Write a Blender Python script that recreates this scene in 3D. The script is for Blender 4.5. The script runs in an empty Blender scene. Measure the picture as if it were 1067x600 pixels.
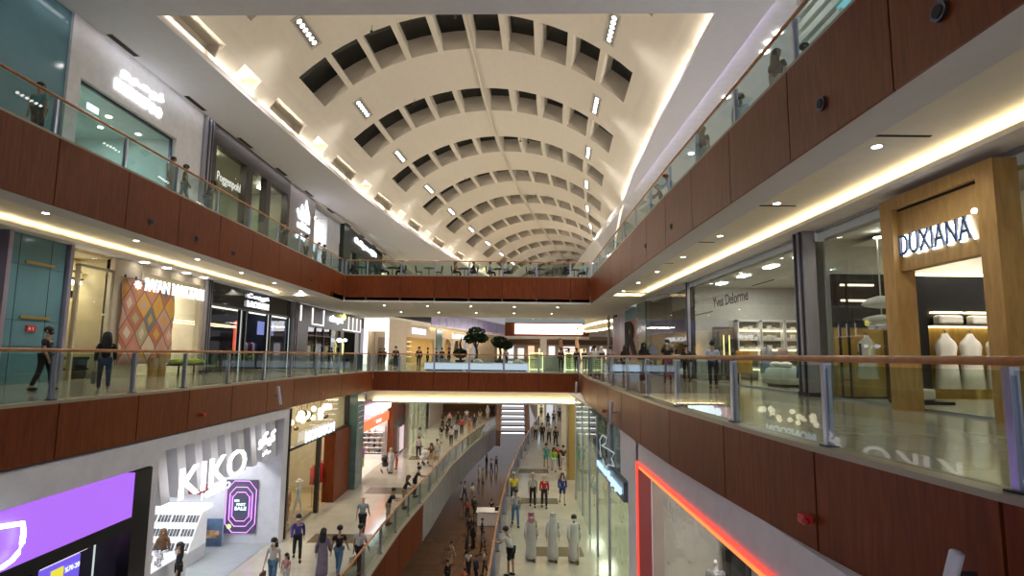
import bpy, math, random
from mathutils import Vector, Matrix
random.seed(7)
C = bpy.context.scene.collection
PI = math.pi
sin, cos, rad = math.sin, math.cos, math.radians

# ------------------------------------------------------------------ camera
F_PX = 600.0
PITCH = math.atan(70.0 / F_PX)
ROLL = 0.0112
EYE = Vector((0, 0, 1.1))
_F = Vector((0, cos(PITCH), sin(PITCH)))
_R = Vector((1, 0, 0))
_U = _R.cross(_F)
CR = _R * cos(ROLL) + _U * sin(ROLL)
CU = -_R * sin(ROLL) + _U * cos(ROLL)

def ray(px, py):
    return _F * F_PX + CR * (px - 533.5) - CU * (py - 300)
def onz(px, py, z):            # measured photo point on a level of known height
    d = ray(px, py); t = (z - EYE.z) / d.z
    return EYE + d * t
def onx(px, py, x):            # ... on a wall of known x
    d = ray(px, py); return EYE + d * (x / d.x)
def ony(px, py, y):
    d = ray(px, py); return EYE + d * (y / d.y)

# ------------------------------------------------------------------ materials
MATS = {}
def _new(name):
    m = bpy.data.materials.new(name); m.use_nodes = True
    nt = m.node_tree; nt.nodes.clear()
    out = nt.nodes.new('ShaderNodeOutputMaterial')
    MATS[name] = m
    return m, nt, out
def _coords(nt, scale=(1, 1, 1)):
    g = nt.nodes.new('ShaderNodeNewGeometry')
    mp = nt.nodes.new('ShaderNodeMapping')
    mp.inputs['Scale'].default_value = scale
    nt.links.new(g.outputs['Position'], mp.inputs['Vector'])
    return mp.outputs['Vector']
def _ramp(nt, fac, stops):
    r = nt.nodes.new('ShaderNodeValToRGB')
    el = r.color_ramp.elements
    while len(el) < len(stops): el.new(0.5)
    for e, (p, c) in zip(el, stops):
        e.position = p; e.color = (*c, 1)
    nt.links.new(fac, r.inputs['Fac'])
    return r.outputs['Color']
def pm(name, col, rough=0.5, metal=0.0, var=0.06, scale=(3, 3, 3), spec=0.5, coat=0.0):
    """plain surface with a little mottling"""
    m, nt, out = _new(name)
    b = nt.nodes.new('ShaderNodeBsdfPrincipled')
    n = nt.nodes.new('ShaderNodeTexNoise'); n.inputs['Scale'].default_value = 1.0
    n.inputs['Detail'].default_value = 3
    nt.links.new(_coords(nt, scale), n.inputs['Vector'])
    lo = tuple(max(0, c * (1 - var)) for c in col); hi = tuple(min(1, c * (1 + var)) for c in col)
    nt.links.new(_ramp(nt, n.outputs['Fac'], [(0.3, lo), (0.7, hi)]), b.inputs['Base Color'])
    b.inputs['Roughness'].default_value = rough; b.inputs['Metallic'].default_value = metal
    b.inputs['Specular IOR Level'].default_value = spec
    b.inputs['Coat Weight'].default_value = coat
    nt.links.new(b.outputs[0], out.inputs[0])
    return m
def em(name, col, strength, base=(0.06, 0.06, 0.06)):
    m, nt, out = _new(name)
    b = nt.nodes.new('ShaderNodeBsdfPrincipled')
    b.inputs['Base Color'].default_value = (*base, 1)
    b.inputs['Emission Color'].default_value = (*col, 1)
    b.inputs['Emission Strength'].default_value = strength
    b.inputs['Roughness'].default_value = 0.4
    nt.links.new(b.outputs[0], out.inputs[0])
    return m
def woodm(name, dark, mid, light, scale=(9, 9, 0.9), rough=0.35, coat=0.25, spec=.4):
    m, nt, out = _new(name)
    b = nt.nodes.new('ShaderNodeBsdfPrincipled')
    v = _coords(nt, scale)
    n = nt.nodes.new('ShaderNodeTexNoise'); n.inputs['Scale'].default_value = 1.6
    n.inputs['Detail'].default_value = 6; n.inputs['Distortion'].default_value = 0.6
    nt.links.new(v, n.inputs['Vector'])
    n2 = nt.nodes.new('ShaderNodeTexNoise'); n2.inputs['Scale'].default_value = 0.35
    n2.inputs['Detail'].default_value = 2
    nt.links.new(_coords(nt, (1, 1, 1)), n2.inputs['Vector'])
    ad = nt.nodes.new('ShaderNodeMath'); ad.operation = 'MULTIPLY_ADD'
    ad.inputs[1].default_value = 0.7
    nt.links.new(n.outputs['Fac'], ad.inputs[0])
    m2 = nt.nodes.new('ShaderNodeMath'); m2.operation = 'MULTIPLY'; m2.inputs[1].default_value = 0.3
    nt.links.new(n2.outputs['Fac'], m2.inputs[0]); nt.links.new(m2.outputs[0], ad.inputs[2])
    nt.links.new(_ramp(nt, ad.outputs[0], [(0.33, dark), (0.5, mid), (0.68, light)]), b.inputs['Base Color'])
    b.inputs['Roughness'].default_value = rough
    b.inputs['Specular IOR Level'].default_value = spec
    b.inputs['Coat Weight'].default_value = coat; b.inputs['Coat Roughness'].default_value = 0.25
    nt.links.new(b.outputs[0], out.inputs[0])
    return m
def tilem(name, c1, c2, mortar, size=1.2, rough=0.12, bw=1.2):
    m, nt, out = _new(name)
    b = nt.nodes.new('ShaderNodeBsdfPrincipled')
    br = nt.nodes.new('ShaderNodeTexBrick')
    br.inputs['Color1'].default_value = (*c1, 1); br.inputs['Color2'].default_value = (*c2, 1)
    br.inputs['Mortar'].default_value = (*mortar, 1)
    br.inputs['Scale'].default_value = 1.0; br.inputs['Mortar Size'].default_value = 0.006
    br.inputs['Brick Width'].default_value = bw; br.inputs['Row Height'].default_value = size
    br.offset = 0.0
    nt.links.new(_coords(nt), br.inputs['Vector'])
    n = nt.nodes.new('ShaderNodeTexNoise'); n.inputs['Scale'].default_value = 1.3; n.inputs['Detail'].default_value = 5
    nt.links.new(_coords(nt), n.inputs['Vector'])
    mx = nt.nodes.new('ShaderNodeMix'); mx.data_type = 'RGBA'; mx.blend_type = 'MULTIPLY'
    mx.inputs[0].default_value = 1
    nt.links.new(br.outputs['Color'], mx.inputs[6])
    nt.links.new(_ramp(nt, n.outputs['Fac'], [(0.3, (0.86, 0.86, 0.86)), (0.7, (1, 1, 1))]), mx.inputs[7])
    nt.links.new(mx.outputs[2], b.inputs['Base Color'])
    b.inputs['Roughness'].default_value = rough
    nt.links.new(b.outputs[0], out.inputs[0])
    return m
def glassm(name, tint=(0.9, 0.95, 0.93), refl=1.0, rough=0.0, haze=0.0, hazecol=(0.5, 0.6, 0.6)):
    m, nt, out = _new(name)
    tr = nt.nodes.new('ShaderNodeBsdfTransparent'); tr.inputs[0].default_value = (*tint, 1)
    gl = nt.nodes.new('ShaderNodeBsdfGlossy'); gl.inputs['Roughness'].default_value = rough
    fr = nt.nodes.new('ShaderNodeFresnel'); fr.inputs[0].default_value = 1.5
    # a pane seen from inside its own thickness would reflect totally: use the front Fresnel on both faces
    geo = nt.nodes.new('ShaderNodeNewGeometry')
    ml = nt.nodes.new('ShaderNodeMath'); ml.operation = 'MULTIPLY'; ml.inputs[1].default_value = refl
    nt.links.new(fr.outputs[0], ml.inputs[0])
    inv = nt.nodes.new('ShaderNodeMath'); inv.operation = 'SUBTRACT'; inv.inputs[0].default_value = 1
    nt.links.new(geo.outputs['Backfacing'], inv.inputs[1])
    m2 = nt.nodes.new('ShaderNodeMath'); m2.operation = 'MULTIPLY'; m2.use_clamp = True
    nt.links.new(ml.outputs[0], m2.inputs[0]); nt.links.new(inv.outputs[0], m2.inputs[1])
    mx = nt.nodes.new('ShaderNodeMixShader')
    nt.links.new(m2.outputs[0], mx.inputs[0]); nt.links.new(tr.outputs[0], mx.inputs[1]); nt.links.new(gl.outputs[0], mx.inputs[2])
    last = mx
    if haze:
        df = nt.nodes.new('ShaderNodeBsdfDiffuse'); df.inputs[0].default_value = (*hazecol, 1)
        m3 = nt.nodes.new('ShaderNodeMixShader'); m3.inputs[0].default_value = haze
        nt.links.new(mx.outputs[0], m3.inputs[1]); nt.links.new(df.outputs[0], m3.inputs[2]); last = m3
    nt.links.new(last.outputs[0], out.inputs[0])
    return m

wood_red = woodm('cherry_panel', (0.11, 0.022, 0.006), (0.16, 0.036, 0.009), (0.21, 0.053, 0.014), rough=0.42, coat=0.03, spec=.2)
rail_wood = woodm('handrail_wood', (0.28, 0.10, 0.03), (0.42, 0.17, 0.05), (0.52, 0.23, 0.08), scale=(3, 3, 3), rough=0.3)
oak = woodm('golden_oak', (0.33, 0.19, 0.06), (0.42, 0.25, 0.085), (0.50, 0.31, 0.11), scale=(6, 6, 1), rough=0.45, coat=0.0)
white_p = pm('white_plaster', (0.72, 0.70, 0.70), 0.65)
lilac_p = pm('cool_white_panel', (0.66, 0.66, 0.72), 0.45)
cream_p = pm('cream_soffit', (0.76, 0.72, 0.64), 0.75, var=0.03)
vault_p = pm('vault_plaster', (0.76, 0.70, 0.62), 0.85, var=0.02)
soffit_p = pm('grey_soffit', (0.62, 0.62, 0.66), 0.7, var=0.03)
floor_t = tilem('beige_marble_tiles', (0.50, 0.46, 0.37), (0.46, 0.42, 0.34), (0.33, 0.30, 0.24))
floor_dark = tilem('dark_brown_stone_tiles', (0.16, 0.095, 0.055), (0.13, 0.08, 0.048), (0.04, 0.03, 0.02), rough=0.15)
floor_shop = pm('grey_shop_floor', (0.33, 0.36, 0.36), 0.3)
floor_wood = pm('light_timber_floor', (0.46, 0.33, 0.18), 0.35)
ledge_m = pm('tan_stone_ledge', (0.30, 0.26, 0.19), 0.3)
steel = pm('brushed_steel_post', (0.50, 0.53, 0.66), 0.3, 1.0, var=0.1, scale=(20, 20, 2))
steel_d = pm('dark_steel', (0.08, 0.085, 0.12), 0.35, 0.8)
pil_m = pm('grey_metal_pilaster', (0.42, 0.41, 0.46), 0.4, 0.5, var=0.08, scale=(6, 6, 1))
black_m = pm('black_lacquer', (0.012, 0.012, 0.014), 0.3)
black_rough = pm('black_matt', (0.02, 0.02, 0.02), 0.8)
joint_m = pm('dark_joint', (0.02, 0.012, 0.01), 0.8)
concrete = pm('grey_stone_fascia', (0.30, 0.30, 0.27), 0.4, var=0.18, scale=(1.2, 1.2, 2.5))
sky_g = pm('dark_skylight_glass', (0.008, 0.012, 0.012), 0.12, var=0.3, scale=(0.6, 4, 0.6))
glass_b = glassm('balustrade_glass', (0.80, 0.87, 0.83), 1.3)
glass_s = glassm('shop_window_glass', (0.92, 0.95, 0.93), 1.1)
glass_up = glassm('upper_balustrade_glass', (0.78, 0.87, 0.86), 1.0, haze=0.03, hazecol=(0.45, 0.6, 0.6))
teal_g = pm('teal_backpainted_glass', (0.13, 0.27, 0.32), 0.12, var=0.08, scale=(1, 1, 1))
teal_d = pm('green_grey_glass_cladding', (0.11, 0.19, 0.18), 0.12, var=0.2, scale=(0.8, 0.8, 2))
led_warm = em('warm_cove_strip', (1.0, 0.78, 0.42), 16)
led_vault = em('vault_cove_strip', (1.0, 0.84, 0.62), 4)
lamp_w = em('white_lamp', (1.0, 0.95, 0.86), 14)
sign_w = em('white_sign_letters', (0.95, 0.96, 1.0), 1.7)
sign_b = em('bluish_sign_letters', (0.55, 0.78, 1.0), 0.9)

# ------------------------------------------------------------------ mesh builder
WO = {}                       # world origin of parents (unrotated things)
class MB:
    def __init__(s): s.v = []; s.f = []
    def add(s, vs, fs):
        k = len(s.v); s.v += [Vector(v) for v in vs]; s.f += [tuple(i + k for i in f) for f in fs]; return s
    def hexa(s, b, t):        # 4 bottom + 4 top points
        return s.add(list(b) + list(t), [(3, 2, 1, 0), (4, 5, 6, 7), (0, 1, 5, 4), (1, 2, 6, 5), (2, 3, 7, 6), (3, 0, 4, 7)])
    def box(s, x0, x1, y0, y1, z0, z1):
        if x0 > x1: x0, x1 = x1, x0
        if y0 > y1: y0, y1 = y1, y0
        if z0 > z1: z0, z1 = z1, z0
        p = [(x0, y0), (x1, y0), (x1, y1), (x0, y1)]
        return s.hexa([(a, b, z0) for a, b in p], [(a, b, z1) for a, b in p])
    def obox(s, p, q, o0, o1, z0, z1, z0b=None, z1b=None):   # plan segment p->q, lateral offsets to its left
        p = Vector((p[0], p[1])); q = Vector((q[0], q[1])); d = (q - p).normalized(); n = Vector((-d.y, d.x))
        a = [p + n * o0, q + n * o0, q + n * o1, p + n * o1]
        if z0b is None: z0b = z0
        if z1b is None: z1b = z1
        zs0 = [z0, z0b, z0b, z0]; zs1 = [z1, z1b, z1b, z1]
        bt = [(a[i].x, a[i].y, zs0[i]) for i in range(4)]; tp = [(a[i].x, a[i].y, zs1[i]) for i in range(4)]
        if o1 < o0: bt.reverse(); tp.reverse()
        return s.hexa(bt, tp)
    def prism(s, poly, z0, z1):
        n = len(poly)
        area = sum(poly[i][0] * poly[(i + 1) % n][1] - poly[(i + 1) % n][0] * poly[i][1] for i in range(n))
        if area < 0: poly = poly[::-1]
        vs = [(a, b, z0) for a, b in poly] + [(a, b, z1) for a, b in poly]
        fs = [tuple(range(n))[::-1], tuple(range(n, 2 * n))] + [(i, (i + 1) % n, n + (i + 1) % n, n + i) for i in range(n)]
        return s.add(vs, fs)
    def cyl(s, c, r, h, n=16, r2=None, axis='z'):
        r2 = r if r2 is None else r2
        vs = []
        for k, (rr, zz) in enumerate(((r, 0), (r2, h))):
            for i in range(n):
                a = 2 * PI * i / n; u, v = rr * cos(a), rr * sin(a)
                if axis == 'z': vs.append((c[0] + u, c[1] + v, c[2] + zz))
                elif axis == 'x': vs.append((c[0] + zz, c[1] + u, c[2] + v))
                else: vs.append((c[0] + v, c[1] + zz, c[2] + u))
        fs = [tuple(range(n))[::-1], tuple(range(n, 2 * n))] + [(i, (i + 1) % n, n + (i + 1) % n, n + i) for i in range(n)]
        return s.add(vs, fs)
    def tube(s, pts, r, n=8, cap=True):
        pts = [Vector(p) for p in pts]; rs = r if isinstance(r, (list, tuple)) else [r] * len(pts)
        rings = []; up = Vector((0, 0, 1))
        for i, p in enumerate(pts):
            t = (pts[min(i + 1, len(pts) - 1)] - pts[max(i - 1, 0)]).normalized()
            u = up if abs(t.z) < 0.95 else Vector((0, 1, 0))
            a = t.cross(u).normalized(); b = a.cross(t).normalized()
            rings.append([p + (a * cos(2 * PI * k / n) + b * sin(2 * PI * k / n)) * rs[i] for k in range(n)])
        vs = [v for rg in rings for v in rg]; fs = []
        for i in range(len(pts) - 1):
            for k in range(n):
                k2 = (k + 1) % n; fs.append((i * n + k, i * n + k2, (i + 1) * n + k2, (i + 1) * n + k))
        if cap:
            fs.append(tuple(range(n))[::-1]); m = (len(pts) - 1) * n; fs.append(tuple(range(m, m + n)))
        return s.add(vs, fs)
    def loft(s, rings, cap=True):     # rings of equal count
        n = len(rings[0]); vs = [v for r in rings for v in r]; fs = []
        for i in range(len(rings) - 1):
            for k in range(n):
                k2 = (k + 1) % n; fs.append((i * n + k, i * n + k2, (i + 1) * n + k2, (i + 1) * n + k))
        if cap:
            fs.append(tuple(range(n))[::-1]); m = (len(rings) - 1) * n; fs.append(tuple(range(m, m + n)))
        return s.add(vs, fs)
    def lathe(s, c, prof, n=14):      # prof (r,z) bottom to top
        return s.loft([[(c[0] + r * cos(2 * PI * k / n), c[1] + r * sin(2 * PI * k / n), c[2] + z) for k in range(n)] for r, z in prof])
    def ball(s, c, r, n=10, m=7):
        rx, ry, rz = r if isinstance(r, (tuple, list)) else (r, r, r)
        rings = []
        for j in range(m + 1):
            a = -PI / 2 + PI * (0.03 + 0.94 * j / m)
            rings.append([(c[0] + rx * cos(a) * cos(2 * PI * k / n), c[1] + ry * cos(a) * sin(2 * PI * k / n), c[2] + rz * sin(a)) for k in range(n)])
        return s.loft(rings)
    def quad(s, a, b, c, d): return s.add([a, b, c, d], [(0, 1, 2, 3)])
    def xf(s, M): s.v = [M @ v for v in s.v]; return s
    def build(s, name, mat, parent=None, smooth=False, local=False, bevel=0, origin=None):
        me = bpy.data.meshes.new(name)
        if parent is not None:
            o0 = Vector((0, 0, 0)) if local else WO[parent.name]
        elif origin is not None: o0 = Vector(origin)
        elif s.v:
            xs = [v.x for v in s.v]; ys = [v.y for v in s.v]; zs = [v.z for v in s.v]
            o0 = Vector(((min(xs) + max(xs)) / 2, (min(ys) + max(ys)) / 2, min(zs)))
        else: o0 = Vector()
        me.from_pydata([v - o0 for v in s.v], [], s.f)
        me.materials.append(mat)
        if smooth:
            for p in me.polygons: p.use_smooth = True
        me.update()
        o = bpy.data.objects.new(name, me); C.objects.link(o)
        if parent is not None:
            o.parent = parent
            WO[o.name] = WO.get(parent.name, Vector()).copy()
        else:
            o.location = o0; WO[o.name] = o0.copy()
        if bevel:
            b = o.modifiers.new('bevel', 'BEVEL'); b.width = bevel; b.segments = 2; b.limit_method = 'ANGLE'
        return o

def tag(o, label=None, cat=None, group=None, kind=None):
    if label: o['label'] = label
    if cat: o['category'] = cat
    if group: o['group'] = group
    if kind: o['kind'] = kind
    return o
def thing(name, loc, label, cat, group=None, rz=0):
    o = bpy.data.objects.new(name, None); C.objects.link(o)
    o.empty_display_size = 0.2
    o.location = loc; o.rotation_euler = (0, 0, rz); WO[o.name] = Vector(loc)
    return tag(o, label, cat, group)
def struct(name, mb, mat, label=None, cat=None, parent=None):
    o = mb.build(name, mat, parent)
    o['kind'] = 'structure'
    if label and parent is None: o['label'] = label; o['category'] = cat or name.split('_')[0]
    return o
TRIM = [0]
def trim(mb, mat, label, cat='trim'):
    TRIM[0] += 1
    return struct('trim_%d' % TRIM[0], mb, mat, label, cat)
NCT = {}
def num(kind):
    NCT[kind] = NCT.get(kind, 0) + 1; return '%s_%d' % (kind, NCT[kind])
def copy_tree(o, parent=None):
    c = o.copy(); C.objects.link(c)
    if parent is not None: c.parent = parent
    for ch in list(o.children): copy_tree(ch, c)
    return c

_ar = None
def text_geo(txt, bold=0.0, depth=0.05, arabic=False, res=3):
    """returns verts/faces of extruded lettering in local xy, lower-left at origin"""
    cu = bpy.data.curves.new('t', 'FONT'); cu.body = txt; cu.size = 1; cu.extrude = depth / 2; cu.offset = bold
    cu.resolution_u = res
    o = bpy.data.objects.new('t', cu); C.objects.link(o)
    bpy.context.view_layer.update()
    dg = bpy.context.evaluated_depsgraph_get()
    me = bpy.data.meshes.new_from_object(o.evaluated_get(dg))
    vs = [v.co.copy() for v in me.vertices]; fs = [tuple(p.vertices) for p in me.polygons]
    bpy.data.objects.remove(o); bpy.data.curves.remove(cu); bpy.data.meshes.remove(me)
    return vs, fs
def lettering(txt, origin, ux, width, height, depth=0.06, bold=0.0, uy=Vector((0, 0, 1))):
    """lettering in a vertical plane: origin lower-left, ux reading direction"""
    vs, fs = text_geo(txt, bold, 1.0)
    if not vs: return MB()
    x0 = min(v.x for v in vs); x1 = max(v.x for v in vs); y0 = min(v.y for v in vs); y1 = max(v.y for v in vs)
    ux = Vector(ux).normalized(); uy = Vector(uy).normalized(); un = ux.cross(uy)
    out = [Vector(origin) + ux * ((v.x - x0) / (x1 - x0) * width) + uy * ((v.y - y0) / (y1 - y0) * height) + un * (v.z * depth) for v in vs]
    m = MB(); m.add(out, fs); return m

def light(kind, loc, energy, col=(1, 0.93, 0.82), size=0.1, rot=(0, 0, 0), spot=rad(120), blend=0.8, sy=None):
    l = bpy.data.lights.new('lamp', kind); l.energy = energy; l.color = col
    if kind == 'SPOT': l.spot_size = spot; l.spot_blend = blend; l.shadow_soft_size = size
    elif kind == 'POINT': l.shadow_soft_size = size
    elif kind == 'AREA':
        l.shape = 'RECTANGLE'; l.size = size; l.size_y = sy or size
    o = bpy.data.objects.new('lamp', l); C.objects.link(o); o.location = loc; o.rotation_euler = rot
    return o
def interp(path, y):
    for (x0, y0), (x1, y1) in zip(path, path[1:]):
        if y0 <= y <= y1 or (y1 == path[-1][1] and y > y1): return x0 + (x1 - x0) * (y - y0) / (y1 - y0)
    return path[0][0]
# ================================================================== the atrium shell
ZL, ZU, ZB = -6.7, 6.7, -13.4          # lower, upper and basement floors (middle floor is 0)
ZC = 13.1; CROWN = 18.4; VR = 12.27    # upper ceiling, crown of the vault, its radius
AX = [(-3.2, -10), (-3.2, 0), (-2.9, 19), (-2.6, 27), (-2.0, 37), (-1.2, 46), (-.3, 52.5), (.9, 61), (2.4, 69), (4.0, 77), (5.6, 85), (7.3, 93), (9.1, 101), (13.6, 120), (16.2, 130)]
ML = [(-9.8, -2), (-9.75, 10), (-9.6, 13), (-9.45, 17), (-9.4, 25.3), (-9.1, 30), (-8.75, 36.8)]       # plan of the mid-left parapet
UPL = 55
MR = [(4.9, 0.4), (4.35, 3), (3.95, 4.8), (3.7, 7.2), (3.55, 9.8), (3.43, 12.7), (3.43, 15.5), (3.48, 18.4), (3.53, 21.3), (3.6, 24.3), (3.68, 27.4), (3.85, 30.3), (4.15, 33.6), (4.4, 36.8)]
UL = [(-12.0, -2), (-12.0, 41.0)]
UR = [(5.35, -2), (5.3, 20), (5.6, 41.0)]
LL = [(-4.95, 10), (-4.9, 18.4), (-4.8, 27.3), (-4.4, 33.1), (-4.1, 41.7), (-3.2, 51.4), (-1.5, 64.7)]
LR = [(-0.85, 12), (-0.8, 18.5), (-0.7, 22.7), (-.6, 26.5), (-.3, 33.1), (.35, 41.5), (1.4, 51.8), (3.0, 65.8)]
XSL, XSR = -16.2, 9.0                  # shopfront lines of the middle and upper level

def axis(y):
    x = interp(AX, y); x2 = interp(AX, y + 1.5); x1 = interp(AX, y - 1.5)
    t = Vector((x2 - x1, 3.0)).normalized()
    return x, Vector((t.y, -t.x))
def vpt(y, th, r=VR, dz=0.0):
    x, n = axis(y); o = r * sin(th)
    return Vector((x + n.x * o, y + n.y * o, CROWN - VR + r * cos(th) + dz))
THM = math.acos((ZC - CROWN + VR) / VR)     # 55.4 deg springing
THS = rad(43.4)

def build_vault():
    skin = MB(); panes_rows = []
    ys = 18.0
    rows = [19.17 + 8.33 * k for k in range(12)]
    SL = 3.45
    pock = [rad(53.6), rad(50.3)]
    # stations
    st = [17.4]
    for r in rows: st += [r, r + 1.15, r + 2.3, r + SL, r + SL + 1.6, r + SL + 3.2]
    st = [s for s in st if s < 118] + [118]
    base = [-THM, -pock[0], -pock[1], -rad(47), -THS]
    cells = []
    N = 10; dth = 2 * THS / N; fin = rad(0.75)
    for i in range(N):
        a = -THS + i * dth; b = a + dth
        if i > 0: a += fin
        if i < N - 1: b -= fin
        cells.append((a, b))
    ths = set(base) | {-b for b in base}
    for a, b in cells: ths |= {round(a, 5), round((a + b) / 2, 5), round(b, 5)}
    ths = sorted(set(round(t, 5) for t in ths))
    slot = lambda y0, y1, t0, t1: any(r - .01 <= y0 and y1 <= r + SL + .01 for r in rows) and any(a - 1e-4 <= t0 and t1 <= b + 1e-4 for a, b in cells)
    def pocket(y0, y1, t0, t1):
        if not (t0 >= -pock[0] - 1e-3 and t1 <= -pock[1] + 1e-3): return False
        for r in rows:
            if r + .0 <= y0 + .01 and y1 <= r + SL + .01: return True
            if r + SL + 1.5 <= y0 + .01 and y1 <= r + SL + 3.3: return True
        return False
    grid = {}
    vs = []; fs = []
    def g(y, t):
        k = (round(y, 3), round(t, 5))
        if k not in grid: grid[k] = len(vs); vs.append(vpt(y, t))
        return grid[k]
    for y0, y1 in zip(st, st[1:]):
        for t0, t1 in zip(ths, ths[1:]):
            if slot(y0, y1, t0, t1) or pocket(y0, y1, t0, t1): continue
            fs.append((g(y0, t0), g(y0, t1), g(y1, t1), g(y1, t0)))
    skin.add(vs, fs)
    D = 1.1
    for k, r in enumerate(rows):
        if r + SL > 116: break
        pane = MB()
        for a, b in cells:
            m = (a + b) / 2
            ring = [(r, a), (r, m), (r, b), (r + SL, b), (r + SL, m), (r + SL, a)]
            lo = [vpt(y, t) for y, t in ring]; hi = [vpt(y, t, VR + D) for y, t in ring]
            for i in range(6):
                j = (i + 1) % 6; skin.quad(lo[i], lo[j], hi[j], hi[i])
            pane.quad(hi[0], hi[1], hi[4], hi[5]); pane.quad(hi[1], hi[2], hi[3], hi[4])
        panes_rows.append(pane)
        # pockets at the left foot of the vault, one dark beside the slots, one with lamps between
        for (p0, p1, lit) in ((r, r + SL, False), (r + SL + 1.6, r + SL + 3.2, True)):
            if p1 > 116: continue
            c = [vpt(p0, -pock[0]), vpt(p1, -pock[0]), vpt(p1, -pock[1]), vpt(p0, -pock[1])]
            off = Vector((-0.75, 0, 0.0))
            h = [c[0] + off, c[1] + off, c[2] + off, c[3] + off]
            for i in range(4):
                j = (i + 1) % 4; skin.quad(c[i], c[j], h[j], h[i])
            skin.quad(h[0], h[1], h[2], h[3])
            if lit and p0 < 100:
                q = (c[0] + c[1]) / 2 + Vector((-0.35, 0, 0.12))
                light('POINT', q, 34, (1, .83, .55), 0.06)
    struct('ceiling_vault', skin, vault_p, 'cream barrel vault over the atrium with rows of skylight slots', 'ceiling')
    for k, p in enumerate(panes_rows):
        n = ['nearest', 'second', 'third', 'fourth', 'fifth', 'sixth', 'seventh', 'eighth', 'ninth', 'tenth', 'eleventh', 'twelfth'][k]
        struct('window_%d' % (k + 1), p, sky_g, 'dark skylight panes in the %s curved row of the vault' % n, 'skylight')
build_vault()
NCT['window'] = 12
# thin ridge pipe under the crown
m = MB(); m.tube([vpt(y, rad(-0.3), VR - 0.09) for y in [18 + 2.5 * i for i in range(40)]], 0.055, 6)
trim(m, vault_p, 'thin pipe running along the crown of the vault', 'pipe')
# pendant sensors
# soffit of the upper ceiling: left, right and near part around the vault opening
def vedge(y, s): return vpt(y, s * THM)
def strip_poly(side, y0, y1, xo, step=2.0):
    n = max(1, int((y1 - y0) / step)); mm = MB()
    for i in range(n):
        a, b = y0 + (y1 - y0) * i / n, y0 + (y1 - y0) * (i + 1) / n
        p, q = vedge(a, side), vedge(b, side)
        e = 0.22 if side < 0 else -0.22
        xa = xo(a) if callable(xo) else xo; xb = xo(b) if callable(xo) else xo
        P = [(p.x + e, p.y), (q.x + e, q.y), (xb, q.y), (xa, p.y)]
        mm.prism(P, ZC - 0.14, ZC)
    return mm
LBX = lambda y: -15.5 if y < 42 else (-15.5 + (y - 42) * 0.115)
s = strip_poly(-1, 19, 100, LBX)
s.prism([(-15.5, -8), (8.7, -8), (8.7, vedge(19, 1).y), (vedge(19, 1).x - .22, vedge(19, 1).y), (vedge(19, -1).x + .22, vedge(19, -1).y), (-15.5, vedge(19, -1).y)], ZC - 0.14, ZC)
s.add(strip_poly(1, 19, 100, lambda y: 8.7 if y < 60 else 8.7 + (y - 60) * .28).v, [tuple(i for i in f) for f in strip_poly(1, 19, 100, 8.7).f])
struct('ceiling_upper', s, pm('lilac_white_ceiling', (.80, .78, .86), .7, var=.02), 'white flat ceiling around the vault over the top level', 'ceiling')
m = MB()                                                    # raised ceiling behind the soffit edge
m.box(-18, -15.5, -8, 100, ZC + .35, ZC + .5); m.box(-15.55, -15.5, -8, 100, ZC, ZC + .4)
m.box(8.7, 13.6, -8, 60, ZC + .35, ZC + .5); m.box(8.65, 8.7, -8, 60, ZC, ZC + .4)
m.prism([(-15.5, 42), (LBX(42) + .1, 42), (LBX(118) + .1, 118), (-15.5, 118)], ZC + .36, ZC + .5); m.box(8.7, 25, 60, 118, ZC + .36, ZC + .5); m.box(-18, 13.6, -8.2, -8, ZC, ZC + .5)
struct('ceiling_recess', m, white_p, 'raised ceiling strip above the top level shopfronts', 'ceiling')
# added vault light on the ledge of the opening
for sd in (-1, 1):
    m = MB()
    for i in range(40):
        a, b = 19.5 + 2.3 * i, 19.5 + 2.3 * (i + 1)
        p, q = vedge(a, sd), vedge(b, sd); e = -sd * 0.09
        m.prism([(p.x + e - .03, p.y), (q.x + e - .03, q.y), (q.x + e + .03, q.y), (p.x + e + .03, p.y)], ZC + .002, ZC + .02)
for k in range(22):        # area lights added on the ledge, unseen from below, turned towards the crown
    y = 20 + 4.17 * k; x0, nn = axis(y); az = math.atan2(-nn.y, nn.x)
    for sd in (-1, 1):
        p = vedge(y, sd); light('AREA', (p.x - sd * .14 * nn.x, p.y - sd * .14 * nn.y, ZC + .08), UPL, (1, .88, .70), .1, rot=(PI, -sd * rad(83), -az), sy=3.9)
# gable closing the near and far ends of the vault
def gable(y):
    m = MB(); T = [THM * (-1 + 2 * i / 24) for i in range(25)]
    pts = [vpt(y, t, dz=0.05) for t in T]
    for a, b in zip(pts, pts[1:]): m.quad((a.x, a.y, ZC - .1), (b.x, b.y, ZC - .1), b, a)
    return m
struct('wall_gable_near', gable(17.5), vault_p, 'plain cream gable closing the near end of the vault', 'wall')
struct('wall_gable_far', gable(117.9), vault_p, 'cream end wall of the vault far away', 'wall')

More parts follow.
